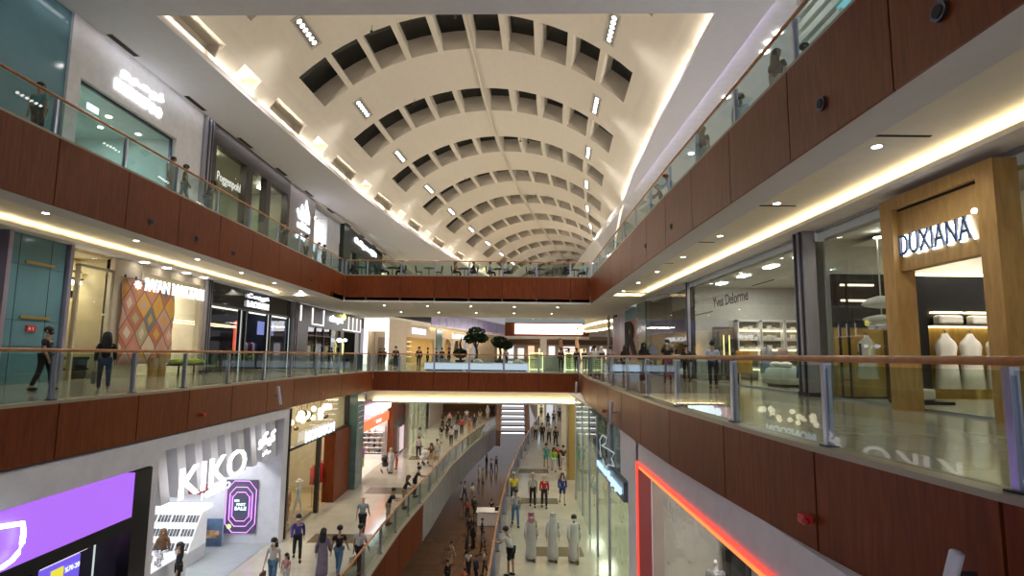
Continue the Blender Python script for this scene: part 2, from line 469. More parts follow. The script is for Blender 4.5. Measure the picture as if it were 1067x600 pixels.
# -------- floors
def slab(name, poly, z0, z1, mat, label):
    m = MB(); m.prism(poly, z0, z1); return struct(name, m, mat, label, name.split('_')[0])
inset = lambda path, d: [(x + d, y) for x, y in path]
slab('floor_mid_left', [(-23, -2)] + inset(ML, -.06) + [(-23, 36.8)], -.22, 0, floor_t, 'beige marble walkway of the middle level on the left')
slab('floor_mid_right', [(16, .4)] + inset(MR, .06) + [(16, 36.8)], -.22, 0, floor_t, 'beige marble walkway of the middle level on the right')
slab('floor_mid_bridge', [(-23, 36.8), (-8.75, 36.95), (4.4, 36.95), (16, 36.8), (24, 130), (-23, 130)], -.22, 0, floor_t, 'beige marble floor of the middle level beyond the bridge parapet')
slab('floor_upper_left', [(-23, -2), (-12.06, -2), (-12.06, 41), (-23, 41)], 6.4, ZU, floor_t, 'walkway floor of the top level on the left')
slab('floor_upper_right', [(16, -2)] + inset(UR, .06) + [(16, 41)], 6.4, ZU, floor_t, 'walkway floor of the top level on the right')
slab('floor_upper_bridge', [(-23, 41), (-12, 41.1), (5.6, 41.1), (16, 41), (16, 59), (-23, 59)], 6.4, ZU, floor_t, 'floor of the top level bridge with the cafe')
slab('floor_upper_far', [(-23, 59.2), (-14.3, 59.2), (-10.9, 76), (-.9, 116), (-23, 116)], 6.4, ZU, floor_t, 'walkway floor of the top level beyond the bridge')
slab('floor_lower_left', [(-19, 2)] + inset([(-4.95, 2)] + LL, -.06) + [(-1.5, 90), (-19, 90)], ZL - .3, ZL, floor_t, 'beige marble walkway of the lower level on the left')
slab('floor_lower_right', [(14, 2)] + inset([(-.85, 2)] + LR, .06) + [(3.0, 100), (24, 100), (20, 20)], ZL - .3, ZL, floor_t, 'beige marble walkway of the lower level on the right')
slab('floor_basement', [(-30, 0), (30, 0), (30, 110), (-30, 110)], ZB - .3, ZB, floor_dark, 'dark brown polished floor at the bottom of the atrium')
# dark inlays in the lower floors
for (x0, x1, y0, y1, lb) in ((0.75, 2.95, 23.6, 24.7, 'brown stone inlay in the lower floor in front of the three men in white'),
                             (0.25, 2.6, 31.6, 32.8, 'brown stone inlay in the lower floor behind the person in red'),
                             (0.3, 2.6, 39.6, 41, 'brown stone inlay in the lower floor further along the right walkway'),
                             (-8.4, -5.9, 24.9, 26.1, 'brown stone inlay in the lower left floor by the man in black'),
                             (-8.2, -5.4, 33.4, 35.0, 'brown stone inlay in the lower left floor by the shoe shop'),
                             (-7.6, -5.4, 44.0, 45.6, 'brown stone inlay in the lower left floor by the white pushchair')):
    m = MB(); m.box(x0, x1, y0, y1, ZL, ZL + .006); trim(m, MATS['inlay'] if 'inlay' in MATS else pm('inlay', (0.13, 0.10, 0.055), 0.25), lb, 'floor inlay')
# -------- ceilings under the slabs (fascia strip by the wood, main field, cove, lip over the shops)
def soffit(path, side, xs, ytop, z_field, z_edge, y0, y1, nm, where):
    """side -1: shops to the left"""
    ysn = sorted({y0, y1} | {p[1] for p in path if y0 < p[1] < y1})
    m = MB(); f = MB(); lip = MB(); led = MB()
    for a, b in zip(ysn, ysn[1:]):
        xa, xb = interp(path, a), interp(path, b); s = side
        m.prism([(xa + .05 * s, a), (xb + .05 * s, b), (xb + .8 * s, b), (xa + .8 * s, a)], z_edge, z_edge + .3)
        f.prism([(xa + .8 * s, a), (xb + .8 * s, b), (xs, b), (xs, a)], z_field, z_field + .12)
    lip.box(xs, xs - .72 * side, y0, y1, z_edge + .03, z_edge + .1)
    lip.box(xs - .66 * side, xs - .72 * side, y0, y1, z_edge + .1, z_edge + .13)
    led.box(xs - .5 * side, xs - .62 * side, y0, y1, z_edge + .105, z_edge + .12)
    struct('ceiling_edge_' + nm, m, soffit_p, 'smooth grey soffit strip behind the wood panels, ' + where, 'ceiling')
    struct('ceiling_field_' + nm, f, cream_p, 'cream ceiling with downlights over the walkway, ' + where, 'ceiling')
    trim(lip, white_p, 'white cove lip above the shopfronts, ' + where)
    o = led.build('cove_light', led_warm); tag(o, 'glowing warm cove light strip above the shopfronts, ' + where, 'light strip')
soffit(UL, -1, XSL, 0, 5.18, 4.85, 4, 38, 'left', 'middle level on the left')
soffit(UR, 1, XSR, 0, 5.18, 4.85, -2, 36.5, 'right', 'middle level on the right')
# right hand cove turns the corner towards the bridge
m = MB(); m.box(6.0, 9, 36.8, 36.92, 4.955, 4.97); o = m.build('cove_light', led_warm); tag(o, 'short warm cove strip turning the corner towards the far right of the ceiling', 'light strip')
m = MB(); m.box(5.6, 9, 36.5, 37.0, 4.88, 4.95); trim(m, white_p, 'white lip closing the right cove ceiling at its far end')
m = MB(); m.box(-16.2, -12, 38.0, 41, 4.85, 5.15); m.box(-15.95, 9.0, 41.0, 59, 4.88, 5.1); m.box(5.6, 9.0, 37.0, 41, 4.88, 5.15); m.box(9.0, 16, 46.3, 59, 4.88, 5.1); m.box(-23, -15.95, 62.7, 63, 4.88, 5.1)
m.prism([(-23, 59), (-14.3, 59), (-10.9, 76), (-.9, 116), (0, 124), (-23, 124)], 4.92, 5.2)
m.prism([(7.6, 59), (26, 59), (26, 124), (14.6, 124), (13.3, 105)], 5.25, 5.5); m.prism([(-.9, 106.6), (14, 106.6), (14.6, 124), (0, 124)], 4.9, 5.2)
struct('ceiling_bridge', m, cream_p, 'cream underside of the top level bridge', 'ceiling')
m = MB(); m.box(-12, 5.6, 40.8, 41.0, 4.75, 4.86); trim(m, white_p, 'thin white edge under the wood of the top level bridge')

# -------- parapets
def parapet(label, path, zt, zb, joints, inward, gl, cat='balustrade', wood=wood_red, cap=True, glass_h=1.02, fadj=None, grp=None, bottom=None):
    """path in plan (x,y); joints: parameter positions (values of y, or x when the path runs along x)"""
    P = [Vector(p) for p in path]
    def at(t):
        along = 1 if abs(P[-1].y - P[0].y) > abs(P[-1].x - P[0].x) else 0
        pp = [(p[1 - along], p[along]) for p in P]
        v = interp(pp, t)
        return Vector((v, t)) if along == 1 else Vector((t, v))
    c = at((joints[0] + joints[-1]) / 2)
    root = thing('balustrade', (c.x, c.y, zt), label, cat, grp)
    O = .16
    hr = []
    for i, t in enumerate(joints):
        hr.append(at(t))
    for p, q in zip(hr, hr[1:]):
        d = (q - p).normalized()
        s = inward
        fp = MB(); g = .018
        fp.obox(p + d * g, q - d * g, 0, s * .05, zb, zt - .03)
        fp.build('fascia_panel', wood, root)
        gp = MB(); gp.obox(p + d * .07, q - d * .07, s * O, s * (O + .014), zt + .05, zt + glass_h)
        gp.build('glass_panel', gl, root)
    bk = MB()
    for p, q in zip(hr, hr[1:]): bk.obox(p, q, inward * .05, inward * .1, zb + .01, zt - .06)
    bk.build('backing', joint_m, root)
    if cap:
        lg = MB()
        for p, q in zip(hr, hr[1:]): lg.obox(p, q, inward * .0, inward * .34, zt - .03, zt + .035)
        lg.build('ledge', ledge_m, root)
    for p, q, r in zip([hr[0]] + hr, hr, hr[1:] + [hr[-1]]):
        d = (r - p).normalized(); n = Vector((-d.y, d.x)) * inward
        b = MB(); a = q + n * (O + .045) ; w = .034
        b.obox(a - d * w, a + d * w, -.05, .05, zt + .035, zt + 1.05)
        b.obox(a - d * w * 1.8, a + d * w * 1.8, -.012, .012, zt + .035, zt + .98)
        po = b.build('post', steel, root)
        b = MB(); b.obox(a - d * .08, a + d * .08, -.08, .08, zt + .03, zt + .055); b.build('base_plate', steel_d, po)
    off = []
    for i, q in enumerate(hr):
        d = (hr[min(i + 1, len(hr) - 1)] - hr[max(i - 1, 0)]).normalized(); n = Vector((-d.y, d.x)) * inward
        off.append(q + n * (O + .01))
    h = MB(); h.tube([(p.x, p.y, zt + 1.1) for p in off], .042, 10)
    h.build('handrail', rail_wood, root, smooth=True)
    return root
jr = lambda a, b, n: [a + (b - a) * i / n for i in range(n + 1)]
J_MR = [0.6, 2.4, 4.8, 7.2, 9.8, 12.7, 15.5, 18.4, 21.3, 24.3, 27.4, 30.3, 33.6, 36.7]
J_ML = [-1.5, 2, 4.7, 7.3, 10, 12.5, 15.0, 17.2, 19.8, 22.6, 25.3, 28.1, 31.1, 34.0, 36.8]
J_UL = [-1.5, 2.6, 5.5, 8.6, 11.6, 14.7, 17.5, 20.3, 23.2, 26.2, 29.3, 32.4, 35.4, 38.4, 40.9]
J_UR = [-1.3, 1.7, 4.7, 7.7, 10.7, 13.7, 16.7, 19.6, 22.6, 25.6, 28.6, 31.7, 34.8, 37.8, 40.9]
# for paths running up y, the left-hand normal points to -x: inward=+1 means -x
parapet('cherry wood and glass parapet of the middle level on the right, nearest the viewer', MR, 0, -1.2, J_MR, -1, glass_b)
parapet('cherry wood and glass parapet of the middle level on the left', ML, 0, -1.2, J_ML, 1, glass_b)
parapet('cherry wood and glass parapet of the top level on the left', UL, ZU, 4.85, J_UL, 1, glass_up)
parapet('cherry wood and glass parapet of the top level on the right', UR, ZU, 4.85, J_UR, -1, glass_up)
parapet('straight cherry wood and glass parapet across the far middle bridge', [(-8.75, 36.8), (4.4, 36.8)], 0, -1.2, [-8.75, -7.1, -4.9, -2.67, -.45, 1.77, 4.3], 1, glass_b)
parapet('straight cherry wood and glass parapet across the top level bridge', [(-12, 41), (5.6, 41)], ZU, 4.85, [-12, -10.45, -8.0, -5.55, -3.1, -.7, 1.75, 4.2, 5.6], 1, glass_b)
# lit cream fascia under the middle bridge
m = MB(); m.box(-9.2, 4.3, 37.25, 37.4, -1.9, -1.15); m.box(-9.2, 4.3, 37.0, 37.3, -1.98, -1.86)
trim(m, cream_p, 'cream fascia lit from below the far middle bridge')
m = MB(); m.box(-8.7, 4.2, 37.06, 37.16, -1.855, -1.835)
o = m.build('cove_light', led_warm); tag(o, 'warm cove strip below the wood of the far middle bridge', 'light strip')
# lower level parapets
root = parapet('wood panelled near part of the lower left parapet with orange handrail', [p for p in LL], ZL, ZL - 1.9, [10.5, 13.2, 15.8, 18.4, 21.0, 23.6, 26.3, 28.9, 31.3], 1, glass_b)
parapet('grey stone clad far part of the lower left parapet with glass', [p for p in LL], ZL, ZL - 1.9, [31.34, 33.9, 36.5, 39.2, 41.8, 44.4, 47, 50, 53, 56, 60, 64.7], 1, glass_b, wood=concrete)
parapet('orange handrail and glass parapet of the lower right walkway', [p for p in LR], ZL, ZL - 1.6, [12.5, 15.5, 18.5, 21.2, 24, 26.5, 29.5, 33.1, 36, 39, 42, 45, 48.5, 52, 56, 60, 65.8], -1, glassm('blue_balustrade_glass', (0.55, 0.62, 0.85), 1.6), wood=concrete)  # blue-violet reflections are put into the glass tint
for ob in [o for o in C.objects if o.name.startswith('handrail') and o.parent and 'lower' in o.parent.get('label', '')]:
    pass
# ================================================================== shops
def frame_mat(o, ux):           # local u (along), w (towards the reader), z
    ux = Vector((ux[0], ux[1], 0)).normalized(); un = ux.cross(Vector((0, 0, 1)))
    M = Matrix((ux, un, Vector((0, 0, 1)))).transposed().to_4x4(); M.translation = Vector(o); return M
FL = lambda X: frame_mat((X, 0, 0), (0, 1))     # left facades: u = y, w = +x
FR = lambda X: frame_mat((X, 0, 0), (0, -1))    # right facades: u = -y, w = -x
def B(*boxes, M=None):
    m = MB()
    for b in boxes: m.box(*b)
    return m.xf(M) if M is not None else m
def roomM(nm, x0, x1, y0, y1, z0, z1, wall, floor=None, ceil=None, back=None, e=120, col=(1, .95, .88), open_side='x+', label='shop interior', nl=2):
    """interior of a shop, open on one side"""
    t = .1
    xo = x1 if open_side == 'x+' else x0
    s = MB()
    if open_side != 'x+': s.box(x1, x1 + t, y0, y1, z0, z1)
    if open_side != 'x-': s.box(x0 - t, x0, y0, y1, z0, z1)
    if open_side != 'y-': s.box(x0, x1, y0 - t, y0, z0, z1) if False else None
    s.box(x0, x1, y1, y1 + t, z0, z1)
    if open_side != 'y-': s.box(x0, x1, y0 - t, y0, z0, z1)
    struct('wall_' + nm, s, wall, 'inner walls of ' + label, 'wall')
    c = MB(); c.box(x0, x1, y0, y1, z1, z1 + t); struct('ceiling_' + nm, c, ceil or wall, 'inner ceiling of ' + label, 'ceiling')
    f = MB(); f.box(x0, x1, y0, y1, z0, z0 + .012); struct('floor_' + nm, f, floor or floor_t, 'inner floor of ' + label, 'floor')
    for k in range(nl):
        y = y0 + (y1 - y0) * (k + .5) / nl
        if e: light('AREA', ((x0 + x1) / 2, y, z1 - .06), e, col, min(1.2, (x1 - x0) * .5), sy=min(1.2, (y1 - y0) / nl * .5))
def sign(name, txt, M, u0, u1, z0, z1, label, mat=None, depth=.06, bold=0.0, w=0.05, ub=None):
    o = M @ Vector((u0, w, z0)); ux = (M.to_3x3() @ Vector((1, 0, 0)))
    m = lettering(txt, o, ux, u1 - u0, z1 - z0, depth, bold)
    ob = m.build(name, mat or sign_w); return tag(ob, label, 'sign')
def part(m, name, mat, par, **k): return m.build(name, mat, par, **k)
rng = random.Random(5)

# ---- plain backing walls behind everything
W0 = -16.2
struct('wall_left_mid_end', B((-16.9, -16.3, -2, 17.6, 0, 5.2)), black_m, 'black wall panel at the far left edge of the middle level', 'wall')
struct('wall_left_upper_end', B((-16.9, -16.3, -2, 19.9, 6.7, 13.6)), teal_g, 'teal glass wall at the far left of the top level', 'wall')

# ================= MIDDLE LEVEL, LEFT
# lift front of teal glass
c = thing('lift_front', (-16.1, 19.2, 0), 'tall teal back-painted glass lift front with gold bars behind the man in black', 'lift')
part(B((-16.3, -16.0, 18.0, 20.4, 0, 4.87)), 'glass_panel', teal_g, c)
for y in (17.86, 20.42):
    part(B((-16.3, -15.85, y, y + .16, 0, 4.87)), 'jamb', pm('violet_steel_%d' % int(y), (.42, .38, .5), .3, .7), c)
j = MB()
for z in (1.2, 2.05, 3.85): j.box(-16.0, -15.99, 18.02, 20.4, z, z + .015)
for y in (18.45, 19.75): j.box(-16.0, -15.99, y, y + .015, 0, 4.85)
part(j, 'seam', steel_d, c)
gold = pm('gold_bar', (.5, .36, .13), .3, .8)
for z in (2.12, 3.93): part(B((-16.0, -15.95, 18.7, 19.9, z, z + .09)), 'gold_bar', gold, c)
t = thing('call_point', (-15.97, 19.15, 1.7), 'small red fire call point on the teal lift front', 'call point')
red_m = pm('signal_red', (.55, .02, .02), .4)
part(B((-15.99, -15.93, 18.98, 19.34, 1.7, 1.9)), 'box', red_m, t)
part(B((-15.93, -15.925, 19.04, 19.12, 1.76, 1.84), (-15.93, -15.925, 19.2, 19.24, 1.75, 1.85)), 'mark', white_p, t)
# window with pendant lamps and pale lattice
roomM('lamp_shop', -20, -16.35, 20.65, 23.2, 0, 4.8, pm('olive_beige', (.46, .38, .22), .7), floor_t, e=90, nl=1, col=(1, .85, .6), label='the lamp window beside the lift')
c = thing('shop_window', (-16.25, 21.9, 0), 'glazed shop window with lamps between the teal lift and the rug shop', 'shop window')
part(B((-16.3, -16.28, 20.7, 23.1, 0, 4.8)), 'glass_panel', glass_s, c)
f = MB()
for y in (21.35, 23.1): f.box(-16.36, -16.2, y, y + .1, 0, 4.3)
f.box(-16.36, -16.2, 21.35, 23.2, 4.25, 4.35)
part(f, 'window_frame', pm('beige_frame', (.5, .43, .33), .5), c)
curt = pm('pale_lattice', (.62, .55, .38), .7, var=.35, scale=(8, 8, 8))
for k in range(6):
    y = 21.2 + .33 * k; m = MB()
    for i in range(7):
        z = .9 + i * .3
        m.lathe((-18.2 + .1 * (k % 2), y, z), [(.02, 0), (.11, .08), (.13, .15), (.09, .22), (.02, .3)], 8)
    o = m.build('bead_strand', curt, smooth=True); tag(o, 'pale hanging lattice strand in the lamp window', 'ornament', 'hanging lattice strands')
t = thing('pendant_lamp', (-17.0, 21.75, 3.1), 'black dome pendant lamp in the window beside the teal lift', 'lamp')
m = MB(); m.lathe((-17, 21.75, 3.1), [(.42, 0), (.40, .1), (.28, .25), (.1, .36), (.04, .4)], 16); part(m, 'shade', black_m, t, smooth=True)
m = MB(); m.tube([(-17, 21.75, 3.45), (-17, 21.75, 4.8)], .012, 6); part(m, 'cord', black_m, t)
m = MB(); m.ball((-17, 21.75, 3.08), .16); part(m, 'bulb', lamp_w, t, smooth=True)
t = thing('track_light', (-17.4, 22.5, 3.7), 'bright lamps on a dark track in the lamp window', 'lamp')
m = MB(); m.box(-17.5, -17.3, 20.8, 23.1, 3.9, 3.96); m.box(-17.5, -17.4, 20.8, 23.1, 4.2, 4.26); part(m, 'track', black_m, t)
for y in (21.1, 22.35, 22.7):
    m = MB(); m.ball((-17.3, y, 3.75), (.16, .2, .1)); part(m, 'lamp_head', lamp_w, t, smooth=True)
b = thing('display_bench', (-17.0, 22.4, 0), 'low black display bench in the lamp window', 'bench')
part(B((-17.4, -16.7, 21.5, 23.0, .75, .85)), 'top', black_m, b); part(B((-17.4, -16.7, 21.5, 23.0, .35, .41)), 'shelf', black_m, b)
for y in (21.55, 22.9): part(B((-17.35, -16.75, y, y + .06, 0, .75)), 'leg', black_m, b)

# rug shop
beige = pm('warm_beige_wall', (.50, .43, .33), .7)
struct('wall_rug_shop_pier', B((-16.5, -16.15, 23.2, 24.9, 0, 4.87)), beige, 'beige pier of the rug shop front', 'wall')
roomM('rug_shop', -20.5, -16.35, 24.9, 29.9, 0, 4.55, pm('light_beige', (.62, .55, .43), .7), floor_t, e=120, nl=2, col=(1, .9, .75), label='the rug shop')
c = thing('shop_window', (-16.2, 27.4, 0), 'wide glass window of the rug shop with white lettering above', 'shop window')
part(B((-16.24, -16.22, 24.95, 29.75, 0, 4.5)), 'glass_panel', glass_s, c)
part(B((-16.4, -16.1, 24.8, 30.0, 4.5, 4.87), (-16.4, -16.1, 29.75, 30.0, 0, 4.5), (-16.3, -16.1, 24.86, 24.96, 0, 4.5)), 'window_frame', beige, c)
def rug_mat(name, s, cols):
    m, nt, out = _new(name)
    b = nt.nodes.new('ShaderNodeBsdfPrincipled'); b.inputs['Roughness'].default_value = .9
    g = nt.nodes.new('ShaderNodeNewGeometry'); sp = nt.nodes.new('ShaderNodeSeparateXYZ')
    nt.links.new(g.outputs['Position'], sp.inputs[0])
    def M(op, a, b_=None, v=None):
        n = nt.nodes.new('ShaderNodeMath'); n.operation = op
        for i, x in enumerate((a, b_)):
            if x is None: continue
            if isinstance(x, (int, float)): n.inputs[i].default_value = x
            else: nt.links.new(x, n.inputs[i])
        return n.outputs[0]
    y = M('MULTIPLY', sp.outputs['Y'], 1 / s * .62); z = M('MULTIPLY', sp.outputs['Z'], 1 / s * .5)
    u = M('ADD', y, z); v = M('SUBTRACT', z, y)
    cu, cv = M('FLOOR', u), M('FLOOR', v)
    fu = M('ABSOLUTE', M('SUBTRACT', M('FRACT', u), .5)); fv = M('ABSOLUTE', M('SUBTRACT', M('FRACT', v), .5))
    d = M('MAXIMUM', fu, fv)
    band = M('GREATER_THAN', d, .22); band2 = M('GREATER_THAN', d, .46)
    cb = nt.nodes.new('ShaderNodeCombineXYZ')
    nt.links.new(cu, cb.inputs[0]); nt.links.new(cv, cb.inputs[1]); nt.links.new(M('MULTIPLY', band, 3.7), cb.inputs[2])
    wn = nt.nodes.new('ShaderNodeTexWhiteNoise'); wn.noise_dimensions = '3D'; nt.links.new(cb.outputs[0], wn.inputs['Vector'])
    r = nt.nodes.new('ShaderNodeValToRGB'); r.color_ramp.interpolation = 'CONSTANT'
    el = r.color_ramp.elements
    while len(el) < len(cols): el.new(.5)
    for i, (e, c) in enumerate(zip(el, cols)): e.position = i / len(cols); e.color = (*c, 1)
    nt.links.new(wn.outputs['Value'], r.inputs['Fac'])
    mx = nt.nodes.new('ShaderNodeMix'); mx.data_type = 'RGBA'; nt.links.new(band2, mx.inputs[0])
    nt.links.new(r.outputs[0], mx.inputs[6]); mx.inputs[7].default_value = (.28, .13, .09, 1)
    nt.links.new(mx.outputs[2], b.inputs['Base Color']); nt.links.new(b.outputs[0], out.inputs[0]); return m
rugc = rug_mat('diamond_rug', .62, [(.62, .30, .06), (.60, .50, .36), (.52, .24, .18), (.60, .52, .40), (.45, .17, .10), (.58, .34, .08), (.50, .33, .28), (.16, .20, .22), (.42, .36, .20), (.6, .27, .2)])
t = thing('hanging_rug', (-15.98, 25.4, .6), 'large hanging rug of orange, pink and cream diamonds in the shop front', 'rug')
m = MB(); rows = []
for zi in range(13):
    z = .55 + zi * .295
    rows.append([(-16.0 + .03 * sin(y * 5 + zi), 23.55 + y * .37, z) for y in range(11)])
    # a cloth with gentle folds
vs = [p for r in rows for p in r]; n = 11
fs = [(i * n + k, i * n + k + 1, (i + 1) * n + k + 1, (i + 1) * n + k) for i in range(12) for k in range(10)]
m.add(vs, fs); o = part(m, 'rug_cloth', rugc, t, smooth=True)
sm = o.modifiers.new('thick', 'SOLIDIFY'); sm.thickness = .02
m = MB(); m.tube([(-16.0, 23.4, 4.13), (-16.0, 27.4, 4.13)], .025, 6); part(m, 'rod', black_m, t)
for k in range(6): part(B((-16.03, -15.97, 23.6 + k * .7, 23.64 + k * .7, 4.1, 4.24)), 'hook', black_m, t)
t = thing('framed_weave', (-18.9, 31, 1.6), 'small square brown patterned weave hanging inside the rug shop', 'wall hanging')
p = (-18.6, 28.9); part(B((-18.62, -18.58, 28.6, 29.85, 1.5, 2.9)), 'weave', rug_mat('small_weave', .14, [(.5, .26, .1), (.6, .5, .35), (.33, .18, .09), (.55, .36, .18)]), t)
part(B((-18.66, -18.6, 28.55, 29.88, 2.9, 2.95), (-18.66, -18.6, 28.55, 29.88, 1.45, 1.5)), 'rod', black_m, t)
leafm = pm('woven_straw', (.45, .31, .14), .9, var=.2)
for k, (z, h) in enumerate(((3.0, 1.2), (.5, .9))):
    m = MB(); m.loft([[( -17.4 + .02 * sin(a), 29.0 + w * cos(a), z + zz) for a in [2 * PI * q / 10 for q in range(10)]] for w, zz in ((.03, 0), (.18, .25 * h), (.33, .6 * h), (.3, .9 * h), (.1, h))])
    o = m.build('straw_ornament', leafm, smooth=True); tag(o, ('upper' if k == 0 else 'lower') + ' pointed straw leaf ornament at the right of the rug shop window', 'ornament')
b = thing('bench', (-15.4, 27.4, 0), 'low bench with a green and yellow cushioned top before the rug shop', 'bench')
gr = pm('green_yellow_cloth', (.33, .38, .06), .9, var=.4, scale=(4, 4, 4))
m = MB(); m.loft([[( -15.4 + .38 * cos(a) * s, 27.6 + 1.3 * math.copysign(abs(sin(a)) ** .5, sin(a)) * s, z) for a in [2 * PI * q / 16 for q in range(16)]] for s, z in ((.95, .52), (1, .58), (1, .66), (.9, .72), (.4, .76))]); part(m, 'cushion', gr, b, smooth=True)
part(B((-15.8, -15.0, 26.3, 28.9, .45, .52)), 'frame', black_m, b)
for x in (-15.75, -15.1):
    for y in (26.35, 28.8): part(B((x, x + .06, y, y + .06, 0, .45)), 'leg', black_m, b)
for k, (y, h) in enumerate(((25.9, 1.0), (25.3, .8))):
    m = MB(); m.cyl((-15.6, y, 0), .2, h, 14); o = m.build('plinth', oak); tag(o, '%s round timber display plinth in front of the hanging rug' % ('taller' if k == 0 else 'shorter'), 'plinth')
sign('sign', 'IWAN MAKTABI', FL(-16.05), 24.95, 29.75, 3.72, 4.28, 'glowing white capital letters IWAN MAKTABI over the rug shop', bold=.03)
sign('sign_emblem', '\u2733', FL(-16.05), 24.2, 24.7, 3.7, 4.1, 'small glowing white emblem left of the rug shop lettering')
for k in range(4):
    y = 24.4 + 1.6 * k
    m = MB(); m.cyl((-15.75, y, 4.855), .17, .02, 14); o = m.build('cove_downlight', lamp_w); tag(o, 'white round downlight over the rug shop sign', 'downlight', 'downlights over the rug shop sign')
def pilaster(X, y0, y1, z0, z1, out, label, mat=None):
    c = thing('pilaster', (X, (y0 + y1) / 2, z0), label, 'pilaster')
    s = 1 if out > 0 else -1
    part(B((X, X + out, y0, y1, z0, z1)), 'shaft', mat or pil_m, c)
    part(B((X + out, X + out + .05 * s, y0 + .12, y0 + .2, z0, z1), (X + out, X + out + .05 * s, y1 - .2, y1 - .12, z0, z1)), 'rib', steel_d, c)
    part(B((X, X + out + .03 * s, y0 - .02, y1 + .02, z0, z0 + .12)), 'plinth', steel_d, c)
pilaster(-16.3, 30.0, 30.55, 0, 4.87, .35, 'grey metal pilaster between the rug shop and the dark shop')

# dark glass shop
blackglass = pm('black_glass_front', (.012, .014, .02), .06)
roomM('dark_shop', -21, -16.5, 30.6, 42.2, 0, 4.4, pm('dark_blue_black', (.02, .025, .04), .4), floor_dark, e=22, nl=3, col=(.8, .9, 1), label='the dark shop')
c = thing('storefront', (-16.3, 36.4, 0), 'black glass shopfront with white two-line sign on the left middle level', 'storefront')
part(B((-16.4, -16.25, 30.6, 42.2, 3.7, 4.87)), 'header', blackglass, c)
for y0, y1 in ((30.7, 34.6), (38.4, 42.0)): part(B((-16.32, -16.3, y0, y1, 0, 3.7)), 'glass_panel', glass_s, c)
fr = MB()
for y in (30.6, 34.5, 35.1, 38.3, 38.7, 42.0): fr.box(-16.42, -16.2, y, y + .18, 0, 3.75)
fr.box(-16.42, -16.2, 30.6, 42.2, 3.6, 3.72)
part(fr, 'window_frame', black_m, c)
ed = MB()
for y in (34.42, 38.25, 41.9): ed.box(-16.2, -16.17, y, y + .06, 0, 3.6)
part(ed, 'lit_edge', em('dim_white_edge', (.8, .9, .9), .5), c)
dbar = em('dim_bar', (.9, .95, .85), 1.3)
for y0, y1 in ((31.0, 34.0), (38.9, 41.4), (35.5, 37.9)): part(B((-16.24, -16.2, y0, y1, 3.5, 3.58)), 'light_bar', dbar, c)
sign('sign', '\uFE96\uFEB4\uFEF4\uFEAE\uFECB', FL(-16.22), 35.1, 38.2, 4.33, 4.72, 'upper glowing white line of lettering on the dark shop header', bold=.04)
sign('sign', 'LACOSTE', FL(-16.22), 35.1, 38.2, 3.88, 4.26, 'lower glowing white line of lettering on the dark shop header', bold=.05)
def garment_rail(x, y0, y1, z, nm, lab, cols, n=7):
    for k in range(n):
        y = y0 + (y1 - y0) * (k + .5) / n; col = cols[k % len(cols)]
        m = MB(); m.loft([[(x + a * cos(q) * 1.0, y + b * sin(q), z + zz) for q in [2 * PI * i / 8 for i in range(8)]] for a, b, zz in ((.24, .05, -.95), (.22, .06, -.5), (.22, .05, -.12), (.05, .03, 0))])
        o = m.build('hanging_garment', col, smooth=True); tag(o, lab, 'clothes', nm)
garm = [pm('cloth_blue', (.03, .05, .2), .9), pm('cloth_white', (.6, .6, .58), .9), pm('cloth_red', (.4, .02, .02), .9), pm('cloth_grey', (.2, .2, .22), .9)]
garment_rail(-18.5, 31.2, 34.2, 1.7, 'garments in the left window of the dark shop', 'garment hanging in the left window of the dark shop', [garm[3], garm[0], garm[1]], 8)
garment_rail(-18.5, 38.9, 41.8, 1.8, 'garments in the right window of the dark shop', 'garment hanging in the right window of the dark shop', [garm[1], garm[0], garm[2]], 8)
scr = lambda n, c, s: em(n, c, s)
o = B((-17.2, -17.15, 39.0, 41.6, 2.3, 3.2)).build('display_screen', scr('blue_screen', (.25, .3, .75), .55)); tag(o, 'dim blue display screen in the right window of the dark shop', 'screen')
o = B((-17.0, -16.9, 35.3, 35.5, 1.2, 3.0)).build('display_screen', scr('red_screen', (.9, .1, .05), .8)); tag(o, 'narrow red lit strip by the doorway of the dark shop', 'screen')
for k in range(6):
    o = B((-20.4, -20.2, 35.6 + (k % 3) * .8, 36.1 + (k % 3) * .8, .9 + (k // 3) * .9, 1.2 + (k // 3) * .9)).build('lit_box', scr('box_glow', (.9, .85, .7), 1.2) if k == 0 else MATS['box_glow'])
    tag(o, 'small lit product box on the back wall of the dark shop', 'box', 'lit product boxes in the dark shop')
pilaster(-16.3, 42.3, 43.0, 0, 4.87, .35, 'grey metal pilaster right of the dark shop')
# black shop with white outline frames
roomM('black_shop', -22, -16.5, 43.1, 62, 0, 4.3, pm('black_brown', (.03, .03, .025), .6), floor_dark, e=30, nl=3, col=(1, .95, .75), label='the black shop with white outlines')
c = thing('storefront', (-16.3, 52, 0), 'black shopfront with white outlined rectangles and yellow dot sign', 'storefront')
part(B((-16.5, -16.25, 43.1, 62.2, 3.2, 4.87), (-16.5, -16.25, 43.1, 46, 0, 3.2), (-16.5, -16.25, 55, 56, 0, 3.2), (-16.5, -16.25, 60, 62.2, 0, 3.2)), 'wall_panel', black_m, c)
wl_m = em('white_line', (1, .92, .9), 1.2)
def lpart(a, b_, z0, z1): part(B((-16.24, -16.2, a, b_, z0, z1)), 'white_outline', wl_m, c)
for y in (44.2, 46.8, 49.6): lpart(y, y + .22, 3.55, 4.75)
for y in (57.3, 58.8, 60.3, 61.8): lpart(y, y + .22, 3.45, 4.7)
lpart(46.8, 49.8, 3.4, 3.5); lpart(55.5, 62, 3.33, 3.42)
mt = MB()
for y in (46, 48, 50, 52, 54.8): mt.box(-16.4, -16.25, y, y + .1, 0, 3.2)
for z in (.9, 1.7, 2.5): mt.box(-16.4, -16.25, 46, 55, z, z + .05)
part(mt, 'glazing_bar', black_m, c)
